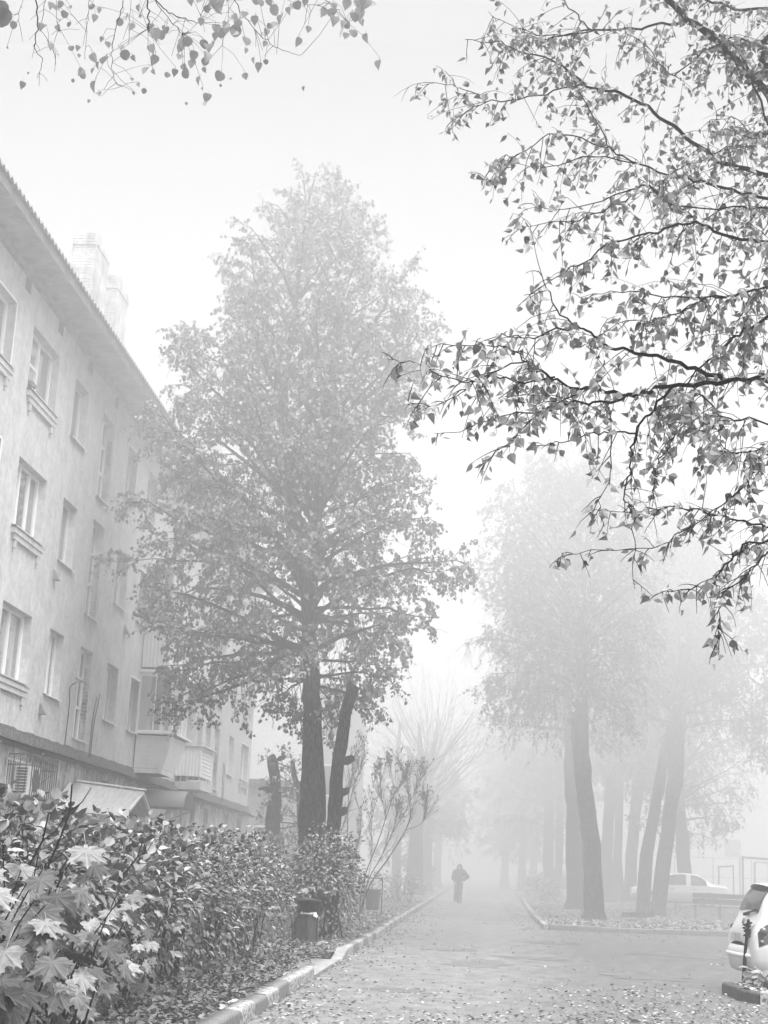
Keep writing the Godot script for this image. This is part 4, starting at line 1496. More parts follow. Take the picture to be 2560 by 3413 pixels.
func make_trees() -> void:
	make_leaf_shapes()
	var g := "lime trees along the lane"
	make_tree("lime_tree", "big forked lime tree with a full crown standing behind the hedge on the left", "", Vector3(-3.62, 0.00, -32.00), [[[[-0.00, 0.00, 0.00], [-0.06, 1.33, 0.00], [-0.11, 2.20, 0.00], [-0.12, 3.09, 0.00], [-0.13, 3.95, 0.00], [-0.20, 4.79, 0.00], [-0.28, 5.74, 0.00], [-0.43, 7.25, 0.00]], [0.3, 0.27, 0.25, 0.215, 0.205, 0.2, 0.19, 0.16]], [[[-0.43, 7.25, 0.00], [-0.79, 8.17, 0.00], [-0.99, 9.43, 0.00], [-1.07, 10.71, 0.00], [-1.26, 11.69, 0.00], [-1.26, 12.68, 0.00], [-1.14, 14.03, 0.00], [-1.10, 15.41, 0.00], [-0.99, 16.81, 0.00], [-0.82, 17.67, 0.00]], [0.14, 0.13, 0.12, 0.11, 0.1, 0.085, 0.07, 0.05, 0.03, 0.012]], [[[-0.39, 7.05, 0.00], [-0.32, 8.19, 0.00], [-0.34, 9.45, 0.00], [-0.33, 10.41, 0.00], [-0.23, 12.05, 0.00], [-0.14, 13.38, 0.00], [-0.17, 14.94, 0.00], [-0.19, 16.36, 0.00]], [0.13, 0.12, 0.11, 0.1, 0.08, 0.06, 0.035, 0.012]], [[[0.26, 0.29, 0.00], [0.14, 2.12, 0.00], [0.07, 3.10, 0.00], [-0.01, 3.89, 0.00], [-0.12, 4.79, 0.00]], [0.13, 0.12, 0.12, 0.11, 0.07]]], {
		"limbs": 126, "h0": 4.2, "h1": 17.6, "axis": -0.55, "start_min": 5.2, "inner": 0.38, "bare": 0.1, "grow_from": [1, 2], "pow": 0.92,
		"left": [[3.6, 2.9], [4.6, 3.1], [6.2, 3.2], [7.2, 4.0], [9.0, 4.3], [10.7, 4.5], [12.2, 4.2], [13.6, 3.0], [15.0, 2.8], [16.4, 1.5], [17.9, 0.3]],
		"right": [[4.0, 0.6], [5.2, 2.2], [6.2, 3.2], [8.4, 3.9], [9.6, 2.8], [10.6, 2.8], [12.0, 3.2], [14.4, 2.6], [16.0, 1.6], [17.4, 0.7], [17.9, 0.3]],
		"slope0": -0.28, "slope1": 1.6, "arch": 0.12, "side": 4.6, "twigs": 6, "per_twig": 7, "leaf": 0.08, "droop": -0.16, "sides": 14})
	var c := make_tree("lime_tree", "cut back lime stem with a leafy knob on top beside the big forked lime", g, Vector3(-3.06, 0.00, -31.00), [[[[-0.00, 0.00, 0.00], [-0.04, 2.11, 0.00], [-0.03, 2.87, 0.00], [-0.01, 3.64, 0.00], [0.06, 4.42, 0.00], [0.17, 5.01, 0.00], [0.24, 5.23, 0.00]], [0.15, 0.145, 0.14, 0.135, 0.13, 0.14, 0.15]]], {})
	stubs(c, [[Vector3(0.16, 3.62, 0.0), 0.10], [Vector3(0.10, 2.95, 0.05), 0.09], [Vector3(0.08, 2.55, 0.0), 0.10], [Vector3(-0.2, 2.2, 0.1), 0.05]], Vector3(0.55, 5.1, 0.0), 90)
	var st := make_tree("lime_tree", "short dark pollard stump wrapped in twigs left of the big forked lime", g, Vector3(-5.79, 0.00, -42.00), [[[[-0.00, 0.00, 0.00], [-0.15, 2.63, 0.00], [-0.13, 3.15, 0.00], [-0.17, 3.67, 0.00], [-0.26, 4.25, 0.00], [-0.29, 4.37, 0.00]], [0.24, 0.2, 0.18, 0.155, 0.155, 0.12]], [[[-0.15, 3.02, 0.00], [-0.29, 3.38, 0.00], [-0.45, 3.49, 0.00], [-0.61, 3.45, 0.00]], [0.09, 0.07, 0.06, 0.04]], [[[0.66, 2.28, 0.00], [0.53, 3.57, 0.00], [0.45, 3.69, 0.00], [0.31, 4.21, 0.00], [0.37, 4.34, 0.00]], [0.1, 0.09, 0.08, 0.07, 0.05]]], {"limbs": 26, "h0": 1.4, "h1": 4.4, "axis": 0.1, "start_min": 1.2, "grow_from": [0, 2], "left": [[1, 0.8], [3.6, 0.7]], "right": [[1, 1.0], [3.6, 0.8]], "slope0": 0.1, "slope1": 0.4, "arch": 0.05, "side": 5.0, "twigs": 3, "per_twig": 3, "leaf": 0.09, "droop": -0.05, "bare": 0.35})
	stubs(st, [[Vector3(-0.05, 4.35, 0.0), 0.08]], Vector3(0.0, 4.6, 0.0), 14)
	# the clump on the island to the right
	var r := {"limbs": 92, "h0": 6.6, "h1": 17.6, "axis": -0.4, "start_min": 7.0, "left": [[5, 2.2], [8, 3.4], [13, 3.4], [17.6, 0.9]], "right": [[5, 1.8], [8, 3.0], [13, 3.0], [17.6, 0.9]],
		"slope0": 0.1, "slope1": 1.3, "arch": 0.12, "side": 4.4, "twigs": 6, "per_twig": 8, "leaf": 0.088, "droop": -0.36, "open_below": 12.5, "bare": 0.26, "leaf_mat": M.far_leaf, "side_len": 1.3, "twig_len": 1.5}
	var q := "limes in the clump on the right hand island"
	make_tree("lime_tree", "bent lime trunk nearest the island kerb, in front of its clump", q, Vector3(3.70, 0.00, -50.00), [[[[0.00, 0.00, 0.00], [0.01, 1.52, 0.00], [-0.13, 3.01, 0.00], [-0.35, 4.52, 0.00], [-0.49, 5.90, 0.00], [-0.54, 7.46, 0.00], [-0.55, 9.21, 0.00], [-0.63, 11.64, 0.00], [-0.70, 13.95, 0.00], [-0.75, 15.47, 0.00]], [0.34, 0.3, 0.29, 0.29, 0.28, 0.27, 0.25, 0.2, 0.12, 0.04]]], with(r, {"axis": -0.7, "h1": 16.5, "h0": 6.4, "start_min": 7.5, "left": [[4, 2.8], [8, 3.9], [13, 3.5], [17.6, 0.9]]}))
	make_tree("lime_tree", "straight thick lime just behind and left of the bent one", q, Vector3(3.99, 0.00, -63.00), [[[[-0.00, 0.00, 0.00], [-0.09, 2.06, 0.00], [-0.17, 3.95, 0.00], [-0.25, 5.29, 0.00], [-0.31, 7.82, 0.00], [-0.48, 11.00, 0.00], [-0.63, 14.05, 0.00], [-0.74, 17.60, 0.00]], [0.42, 0.37, 0.35, 0.34, 0.32, 0.26, 0.19, 0.06]]], with(r, {"axis": -0.6, "limbs": 64, "h0": 7.0, "left": [[5, 3.2], [8, 4.2], [13, 3.9], [18, 0.9]], "h1": 18.0}))
	make_tree("lime_tree", "pale twin trunked lime at the left end of the island clump", q, Vector3(4.48, 0.00, -95.00), [[[[-0.00, 0.00, 0.00], [-0.30, 2.26, 0.00], [-0.33, 5.12, 0.00], [-0.36, 8.32, 0.00], [-0.50, 12.76, 0.00], [-0.71, 17.29, 0.00], [-0.74, 21.94, 0.00]], [0.35, 0.33, 0.32, 0.31, 0.26, 0.19, 0.06]], [[[0.20, 0.16, 0.00], [0.36, 2.29, 0.00], [0.34, 5.44, 0.00], [0.22, 8.63, 0.00], [0.15, 12.78, 0.00], [0.13, 17.32, 0.00]], [0.28, 0.24, 0.22, 0.21, 0.17, 0.06]]], with(r, {"axis": -0.3, "h0": 3.6, "h1": 18.0, "limbs": 80, "start_min": 3.4, "left": [[3, 3.0], [9, 4.6], [14, 3.6], [18, 0.8]], "right": [[4, 2.6], [9, 4.0], [14, 3.6], [18, 0.8]], "per_twig": 6}))
	make_tree("lime_tree", "lime trunk leaning right in the middle of the island clump", q, Vector3(7.07, 0.00, -85.00), [[[[-0.00, 0.00, 0.00], [-0.08, 2.58, 0.00], [0.05, 5.40, 0.00], [0.19, 8.01, 0.00], [0.42, 11.72, 0.00], [0.60, 15.78, 0.00], [0.70, 19.93, 0.00], [0.71, 23.32, 0.00]], [0.4, 0.34, 0.33, 0.32, 0.28, 0.24, 0.14, 0.05]]], with(r, {"axis": 0.6, "h1": 18.2}))
	make_tree("lime_tree", "thin straight lime trunk in the middle of the island clump", q, Vector3(7.90, 0.00, -88.00), [[[[-0.00, 0.00, 0.00], [-0.00, 3.97, 0.00], [0.10, 7.99, 0.00], [0.23, 12.10, 0.00], [0.29, 16.30, 0.00], [0.34, 20.59, 0.00], [0.38, 23.51, 0.00]], [0.29, 0.25, 0.24, 0.22, 0.19, 0.12, 0.04]]], with(r, {"axis": 0.4, "limbs": 30, "h1": 18.0}))
	make_tree("lime_tree", "lime trunk slanting right just left of the widest trunk", q, Vector3(7.96, 0.00, -82.00), [[[[0.00, 0.00, 0.00], [0.13, 2.60, 0.00], [0.34, 5.33, 0.00], [0.64, 7.59, 0.00], [0.96, 9.89, 0.00], [1.20, 12.73, 0.00], [1.35, 14.03, 0.00], [1.50, 18.00, 0.00], [1.60, 22.06, 0.00]], [0.35, 0.32, 0.32, 0.33, 0.33, 0.32, 0.29, 0.19, 0.05]]], with(r, {"axis": 1.5, "h1": 17.8}))
	make_tree("lime_tree", "widest lime of the clump, two stems joined low down", q, Vector3(6.64, 0.00, -60.50), [[[[0.36, -0.01, 0.00], [0.65, 2.37, 0.00], [0.85, 4.20, 0.00], [1.04, 5.31, 0.00], [1.13, 6.99, 0.00], [1.17, 8.87, 0.00], [1.29, 10.79, 0.00], [1.39, 12.73, 0.00], [1.46, 15.70, 0.00], [1.50, 18.33, 0.00]], [0.33, 0.28, 0.29, 0.31, 0.34, 0.35, 0.34, 0.28, 0.18, 0.05]], [[[-0.22, 0.01, 0.00], [-0.08, 2.34, 0.00], [0.23, 4.17, 0.00], [0.45, 5.28, 0.00], [0.72, 6.78, 0.00], [1.01, 8.11, 0.00]], [0.3, 0.25, 0.23, 0.22, 0.18, 0.1]]], with(r, {"axis": 1.2, "limbs": 76, "h1": 18.2, "h0": 7.5, "right": [[4, 2.4], [8, 4.0], [13, 4.0], [18, 0.9]], "bare": 0.35}))
	make_tree("lime_tree", "lime leaning left over the bench at the right end of the clump", q, Vector3(10.00, 0.00, -74.00), [[[[-0.00, 0.00, 0.00], [-0.17, 2.61, 0.00], [-0.41, 5.04, 0.00], [-0.50, 7.30, 0.00], [-0.77, 9.12, 0.00], [-1.00, 11.66, 0.00], [-1.23, 15.20, 0.00]], [0.39, 0.33, 0.31, 0.29, 0.26, 0.19, 0.05]]], with(r, {"axis": -0.4, "limbs": 60, "h0": 3.2, "h1": 14.0, "start_min": 3.4, "right": [[2.8, 1.8], [4, 3.0], [9, 4.6], [14, 1.2]], "slope0": -0.1, "bare": 0.3}))
	make_tree("lime_tree", "lime whose foliage enters at the right edge behind the birch twigs", q, Vector3(13.6, 0.1, -60.0), [[[[0, 0, 0], [0.1, 3, 0], [0, 7, 0.1], [-0.2, 12, 0], [-0.2, 16, 0]], [0.34, 0.3, 0.24, 0.15, 0.03]]], with(r, {"axis": -0.2, "limbs": 64, "h0": 5.5, "h1": 16.0, "left": [[5, 2.6], [8, 4.4], [13, 3.6], [16, 0.9]], "start_min": 5.0}))
	# further off, down the lane
	var f := with(r, {"h0": 2.6, "h1": 15.5, "bare": 0.15, "limbs": 60, "start_min": 3.0, "leaf": 0.11, "per_twig": 10, "side": 3.6, "left": [[2, 2.6], [5, 4.2], [12, 3.4], [15, 0.8]], "right": [[3, 2.4], [7, 3.6], [12, 3.2], [15, 0.8]], "axis": 0.2, "slope0": 0.0})
	var w := "faint lime trees far down the lane"
	make_tree("lime_tree", "faint lime on the right of the lane, next beyond the pale twin trunk", w, Vector3(3.00, 0.00, -112.00), [[[[0.00, 0.00, 0.00], [0.02, 2.98, 0.00], [0.07, 5.01, 0.00], [0.11, 7.74, 0.00], [0.10, 11.20, 0.00], [-0.05, 16.48, 0.00]], [0.32, 0.28, 0.27, 0.25, 0.2, 0.06]]], f)
	make_tree("lime_tree", "faint leaning lime right of the lane, half behind a dark car", w, Vector3(3.96, 0.00, -118.00), [[[[0.00, 0.00, 0.00], [0.13, 3.10, 0.00], [0.30, 5.24, 0.00], [0.35, 8.12, 0.00], [0.13, 13.22, 0.00], [0.08, 19.20, 0.00]], [0.32, 0.27, 0.25, 0.22, 0.16, 0.04]]], f)
	make_tree("lime_tree", "faintest lime on the right of the lane, last one visible", w, Vector3(2.02, 0.00, -130.00), [[[[-0.00, 0.00, 0.00], [-0.03, 3.15, 0.00], [-0.08, 6.69, 0.00], [-0.10, 10.67, 0.00], [-0.12, 14.31, 0.00]], [0.34, 0.29, 0.27, 0.2, 0.06]]], f)
	make_tree("lime_tree", "faint lime on the left of the lane, right of the bare pollard", w, Vector3(-3.35, 0.00, -92.00), [[[[-0.00, 0.00, 0.00], [-0.01, 2.45, 0.00], [-0.01, 4.68, 0.00], [-0.04, 6.94, 0.00], [-0.01, 9.23, 0.00]], [0.36, 0.32, 0.3, 0.24, 0.08]]], with(f, {"limbs": 30, "h0": 3.5, "h1": 9.0, "left": [[3, 2.0], [6, 2.6], [9, 0.8]], "right": [[3, 2.2], [6, 3.0], [9, 0.8]]}))
	make_tree("lime_tree", "faintest lime on the left of the lane, nearest the vanishing point", w, Vector3(-3.29, 0.00, -112.00), [[[[-0.00, 0.00, 0.00], [-0.02, 2.69, 0.00], [-0.01, 5.07, 0.00], [-0.03, 7.47, 0.00]], [0.33, 0.28, 0.24, 0.08]]], with(f, {"limbs": 30, "h0": 3.0, "h1": 9.0, "left": [[3, 2.0], [6, 2.6], [9, 0.8]], "right": [[3, 2.2], [6, 3.0], [9, 0.8]]}))
	make_tree("lime_tree", "slim faint lime behind the bare bush on the left", w, Vector3(-4.71, 0.00, -84.00), [[[[-0.00, 0.00, 0.00], [-0.05, 2.55, 0.00], [-0.07, 4.85, 0.00], [-0.21, 7.43, 0.00], [-0.20, 9.54, 0.00]], [0.3, 0.24, 0.22, 0.16, 0.06]]], with(f, {"limbs": 34, "h0": 1.5, "h1": 8.0, "start_min": 1.4, "left": [[1, 1.6], [5, 2.2], [8, 0.8]], "right": [[1, 1.6], [5, 2.2], [8, 0.8]]}))
	pollard(make_tree("lime_tree", "bare pollarded lime whose shoots fan out over the lane", w, Vector3(-3.47, 0.00, -78.00), [[[[0.00, 0.00, 0.00], [0.04, 3.22, 0.00], [0.10, 4.65, 0.00], [0.17, 6.58, 0.00], [0.17, 7.30, 0.00]], [0.42, 0.36, 0.36, 0.38, 0.3]], [[[0.06, 5.61, 0.00], [-0.41, 7.04, 0.00], [-0.61, 7.71, 0.00]], [0.24, 0.2, 0.05]], [[[0.15, 5.85, 0.00], [0.62, 7.08, 0.00], [0.83, 8.06, 0.00]], [0.24, 0.18, 0.05]], [[[0.14, 6.09, 0.00], [0.06, 7.54, 0.00], [-0.07, 9.00, 0.00]], [0.22, 0.16, 0.03]]], {}))
	bare_bush()

func with(a: Dictionary, b: Dictionary) -> Dictionary:
	var o := a.duplicate()
	for k in b:
		o[k] = b[k]
	return o

func stubs(o: Node3D, list: Array, top: Vector3, leaves: int) -> void:   # sawn knobs with twigs, and sprouts at the top
	var tw := MB.new()
	for q in list:
		var p: Vector3 = q[0]
		var b := MB.new()
		var d := Vector3(0.8, 0.35, 0.2).normalized()
		b.tube([p - d * 0.08, p, p + d * 0.12, p + d * 0.16 + Vector3(0, 0.03, 0)], [q[1] * 0.7, q[1], q[1] * 0.8, q[1] * 0.35], 9, 0.25)
		put("stub", b, M.bark, o)
		for k in 9:
			var e := p + d * 0.1
			var t := (rdir() + d * 0.7).normalized()
			tw.tube([e, e + t * 0.12, e + (t + Vector3(0, 0.25, 0)).normalized() * rf(0.18, 0.4)], [0.008, 0.006, 0.003], 3)
	var ls := []
	var tint := PackedFloat32Array()
	for k in leaves:
		var t := (rdir() + Vector3(0.1, 0.3, 0)).normalized()
		var e := top + rdir() * 0.1
		var l := rf(0.1, 0.4)
		if k % 3 == 0:
			tw.tube([e, e + t * l * 0.5, e + t * l], [0.007, 0.005, 0.003], 3)
		ls.append(leaf_at(e + t * l * R.randf(), Vector3(rf(-0.6, 0.6), -0.7, rf(-0.6, 0.6)), rdir() + Vector3(0, 0.6, 0), 0.10 * rf(0.8, 1.3)))
		tint.append(rf(0.6, 1.3))
	put("twigs", tw, M.twig, o)
	many("leaves", leaf_lime, M.lime_leaf, ls, tint, o)

func pollard(o: Node3D) -> void:
	var b := MB.new()
	for k in 84:
		var a := rf(-1.35, 1.35)
		var far := rf(-0.9, 0.9)
		var start := Vector3(0.55 + sin(a) * 0.35, 6.3 + rf(-1.6, 0.9) * (1.0 if absf(a) > 0.5 else 0.4), far * 0.3)
		var d := Vector3(sin(a), cos(a) * 1.05 + 0.05, far * 0.5).normalized()
		var l := rf(2.6, 5.6) * (1.0 if absf(a) < 0.9 else 0.85)
		var r := rf(0.010, 0.028) if k > 9 else rf(0.04, 0.075)
		var pts := [start]
		for i in 5:
			d = (d + Vector3(0, 0.06, 0) + rdir() * 0.16).normalized()
			pts.append(pts[i] + d * l / 5.0)
		b.tube(pts, [r, r * 0.8, r * 0.65, r * 0.5, r * 0.35, 0.006], 4)
		for j in 7:
			var p := along(pts, rf(0.25, 0.95))
			var e := (d + rdir() * 0.75).normalized()
			var m := rf(0.5, 1.3)
			b.tube([p, p + e * m * 0.5, p + (e + Vector3(0, 0.15, 0)).normalized() * m], [0.012, 0.009, 0.005], 3)
	put("branches", b, M.twig, o)

func bare_bush() -> void:
	var o := thing("bush", "tall nearly bare bush of long thin stems leaning over the small framed bin", "bush", Vector3(-3.20, 0.12, -40.00))
	var ls := []
	var tint := PackedFloat32Array()
	var k := 0
	for q in [[[[0.00, 0.00, 0.00], [0.07, 0.96, 0.00], [0.40, 1.94, 0.00], [0.58, 2.60, 0.00], [0.73, 3.12, 0.00], [0.77, 3.41, 0.00], [0.67, 3.84, 0.00], [0.67, 3.99, 0.00]], 0.022], [[[0.00, 0.00, 0.00], [0.20, 0.97, 0.00], [0.51, 1.60, 0.00], [0.77, 2.18, 0.00], [1.04, 2.71, 0.00], [1.35, 3.06, 0.00], [1.60, 3.22, 0.00]], 0.020], [[[0.00, 0.00, 0.00], [0.25, 0.86, 0.00], [0.71, 1.58, 0.00], [1.14, 2.34, 0.00], [1.26, 2.74, 0.00], [1.19, 3.20, 0.00], [1.13, 3.63, 0.00], [0.95, 4.03, 0.00], [0.82, 4.32, 0.00]], 0.026], [[[0.00, 0.00, 0.00], [0.25, 1.53, 0.00], [0.21, 2.67, 0.00], [0.23, 3.77, 0.00]], 0.011], [[[0.61, 2.60, 0.00], [0.43, 3.25, 0.00], [0.35, 3.98, 0.00]], 0.014], [[[0.75, 3.24, 0.00], [0.97, 3.54, 0.00], [1.08, 3.86, 0.00]], 0.012], [[[1.20, 3.06, 0.00], [1.36, 3.41, 0.00], [1.49, 3.88, 0.00]], 0.012], [[[-0.42, 2.07, 0.00], [-0.45, 3.22, 0.00], [-0.34, 3.89, 0.00], [-0.22, 4.54, 0.00]], 0.017], [[[0.00, 0.00, 0.00], [-0.69, 1.49, 0.00], [-0.51, 2.55, 0.00], [-0.29, 3.43, 0.00], [-0.14, 3.96, 0.00], [-0.11, 4.54, 0.00]], 0.018], [[[1.14, 2.34, 0.00], [1.52, 2.50, 0.00], [1.65, 2.76, 0.00], [1.64, 3.13, 0.00]], 0.011], [[[0.00, 0.00, 0.00], [-0.26, 1.23, 0.00], [-0.07, 2.09, 0.00], [-0.09, 2.94, 0.00]], 0.010], [[[0.77, 2.18, 0.00], [0.87, 2.61, 0.00], [0.89, 2.87, 0.00]], 0.012]]:
		var raw := vv(q[0])
		for i in raw.size():
			raw[i].z += rf(-0.5, 0.5) * float(i) / raw.size()
		var pts := smooth_line(raw, 4)
		var rad := lerp_list([q[1] * 0.8, q[1] * 0.6, q[1] * 0.42, 0.003], pts.size())
		var b := MB.new()
		b.tube(pts, rad, 6, 0.05)
		for j in 26:
			var t := rf(0.3, 1.0)
			var p := along(pts, t)
			var d := (along(pts, minf(t + 0.05, 1.0)) - along(pts, t - 0.05)).normalized()
			d = (d + rdir() * 0.45 + Vector3(0, 0.15, 0)).normalized()
			var l := rf(0.25, 0.9) * (1.2 - t * 0.6)
			var tp := [p, p + d * l * 0.5, p + (d + Vector3(0, 0.12, 0)).normalized() * l]
			b.tube(tp, [0.006, 0.005, 0.003], 3)
			for w in 4:
				var e := along(tp, rf(0.3, 1.0))
				var d3 := (d + rdir() * 0.6 + Vector3(0, 0.35, 0)).normalized()
				b.tube([e, e + d3 * rf(0.1, 0.3)], [0.004, 0.002], 3)
				if t > 0.5 and R.randf() < 0.6:
					ls.append(leaf_at(e + d3 * 0.15, Vector3(rf(-0.4, 0.4), rf(-0.8, 0.9), rf(-0.4, 0.4)), rdir(), rf(0.06, 0.1)))
					tint.append(rf(0.5, 1.1))
		put("stem", b, M.twig, o)
		k += 1
	many("leaves", leaf_lance, M.hedge_leaf, ls, tint, o)
	# undergrowth round its foot and along the verge
	for s in [[Vector3(-3.9, 0.1, -45.0), 1.1, 1.4, 1500, "low tangle of shrubs on the verge behind the small framed bin"], [Vector3(-3.3, 0.1, -60.0), 1.2, 1.3, 1400, "misty low shrubs on the verge below the bare pollard"], [Vector3(-4.9, 0.1, -36.5), 1.2, 2.2, 2200, "loose shrub with small leaves between the pollard stump and the big lime"], [Vector3(-5.2, 0.1, -46.0), 1.5, 2.6, 1500, "thin misty shrub behind the tall bare bush"], [Vector3(3.3, 0.1, -78.0), 1.3, 1.2, 1300, "misty low shrubs at the left edge of the island"], [Vector3(3.6, 0.1, -100.0), 1.8, 1.6, 1100, "faint bushes at the far left tip of the island"]]:
		shrub(s[4], s[0], Vector3(s[1], s[2] * 0.5, s[1] * 1.7), int(s[3]), 0.10, 0, leaf_lime, M.far_leaf, 0.5)

# A shrub: stems from the foot, leaves in a ragged shell round them. singles: how many of the leaves nearest the lane are pieces of their own.
func shrub(label: String, at: Vector3, half: Vector3, count: int, size: float, singles: int, shape: Mesh, m: Material, shell := 0.62, group := "shrubs of the hedge") -> Node3D:
	var o := thing("shrub", label, "shrub", at, 0.0, group)
	var nz := noise(int(at.z * 10) + 77, 0.9, 2)
	var b := MB.new()
	var ls := []
	var tint := PackedFloat32Array()
	var stems := int(10 + half.z * 9)
	for k in stems:
		var foot := Vector3(rf(-0.5, 0.5) * half.x, -0.05, rf(-0.85, 0.85) * half.z)
		var d := rdir()
		d.y = absf(d.y)
		var e := Vector3(d.x * half.x, half.y + d.y * half.y, d.z * half.z) * Vector3(0.8, 0.86, 0.9)
		e.z = lerpf(e.z, foot.z, 0.5)
		var mid := foot.lerp(e, 0.5) + Vector3(-d.x * 0.1, 0.15, 0) + rdir() * 0.1
		var pts := []
		for i in 7:
			var t := i / 6.0
			pts.append(foot.lerp(mid, t).lerp(mid.lerp(e, t), t) + rdir() * 0.02)
		b.tube(pts, lerp_list([rf(0.010, 0.02), 0.009, 0.004], 7), 5)
		for j in 7:
			var p := along(pts, rf(0.3, 1.0))
			var q := (e - foot).normalized() + rdir() * 0.8
			b.tube([p, p + q.normalized() * rf(0.08, 0.15), p + (q + rdir() * 0.3).normalized() * rf(0.18, 0.3)], [0.006, 0.004, 0.002], 3)
	for k in count / 2:
		var d := rdir()
		var r := pow(lerpf(pow(shell, 3), 1.0, R.randf()), 1.0 / 3.0)
		if d.y < -0.2 and R.randf() < 0.6:
			continue
		var p := Vector3(d.x * half.x, d.y * half.y, d.z * half.z) * r
		var bump := nz.get_noise_3d(p.x * 2.0, p.y * 2.0, p.z * 2.0)
		p *= 1.0 + 0.30 * bump
		if bump < -0.22 and R.randf() < 0.75:
			continue
		p.y += half.y
		var out := Vector3(d.x / half.x, d.y / half.y, d.z / half.z).normalized()
		var tip := (out * 0.9 + Vector3(0, -0.45, 0) + rdir() * 0.7).normalized()
		ls.append([leaf_at(p, tip, out + Vector3(0, 0.9, 0) + rdir() * 0.5, size * rf(0.45, 1.2)), rf(0.2, 1.0) if R.randf() < 0.55 else rf(1.0, 2.4)])
	put("stems", b, M.bark_dark, o)
	ls.sort_custom(func(p, q): return (p[0].origin.x * 0.6 + p[0].origin.z) > (q[0].origin.x * 0.6 + q[0].origin.z))
	var rest := []
	var rest2 := []
	var tint2 := PackedFloat32Array()
	for i in ls.size():
		if i < singles * 4 and i % 4 == 0:
			piece("leaf", shape, m, ls[i][0], o)
		elif shape == leaf_lance and i % 5 < 2:   # broader and folded leaves among the pointed ones
			rest2.append(ls[i][0])
			tint2.append(ls[i][1])
		else:
			rest.append(ls[i][0])
			tint.append(ls[i][1])
	many("leaves", shape, m, rest, tint, o)
	if rest2.size():
		many("leaves", leaf_broad, m, rest2, tint2, o)
	return o

func piece(called: String, mesh: Mesh, m: Material, t: Transform3D, parent: Node) -> MeshInstance3D:
	var o := put(called, mesh, m, parent)
	o.transform = t
	return o

func make_hedge() -> void:
	var lab := ["nearest shrub of the hedge, at the left edge, behind the maple saplings", "hedge shrub just behind the maple saplings, below the barred cage", "hedge shrub below the gabled entrance canopy", "hedge shrub in the middle of the row, below the barrel awning", "hedge shrub with long drooping leaves before the far balconies", "hedge shrub directly left of the black litter bin", "last rounded hedge shrub, behind the black litter bin and below the big lime"]
	var zs := [-9.6, -11.6, -14.0, -16.8, -19.6, -24.0, -28.8]
	var xs := [-3.75, -3.62, -3.55, -3.55, -3.6, -3.95, -2.98]
	var hy := [0.84, 0.9, 0.88, 0.9, 0.88, 0.92, 1.02]
	var hx := [0.85, 0.85, 0.85, 0.85, 0.85, 0.9, 0.72]
	var hz := [1.5, 1.6, 1.8, 1.9, 2.0, 2.6, 1.35]
	for i in zs.size():
		var s := shrub(lab[i], Vector3(xs[i], 0.1, zs[i]), Vector3(hx[i], hy[i], hz[i]), 7600 if i < 3 else 9500, 0.10 if i < 3 else 0.078, 120 if i < 3 else 40, leaf_lance, M.hedge_leaf, 0.55)
	# ground cover at the foot of the hedge
	var ls := []
	var tint := PackedFloat32Array()
	for k in 5200:
		var z := -7.5 - 17.0 * pow(R.randf(), 1.3)
		var x := rf(-3.3, -2.42)
		ls.append(leaf_at(Vector3(x, 0.11 + rf(0.0, 0.22) * (1.0 - (x + 3.3) / 1.2 * 0.7), z), Vector3(rf(-1, 1), rf(-0.2, 0.8), rf(-1, 1)), Vector3(rf(-0.5, 0.5), 1, rf(-0.5, 0.5)), rf(0.05, 0.1)))
		tint.append(rf(0.35, 1.1))
	var u := many("undergrowth", leaf_lance, M.hedge_leaf, ls, tint)
	tag(u, "low leafy undergrowth along the foot of the hedge by the kerb", "undergrowth")
	saplings()

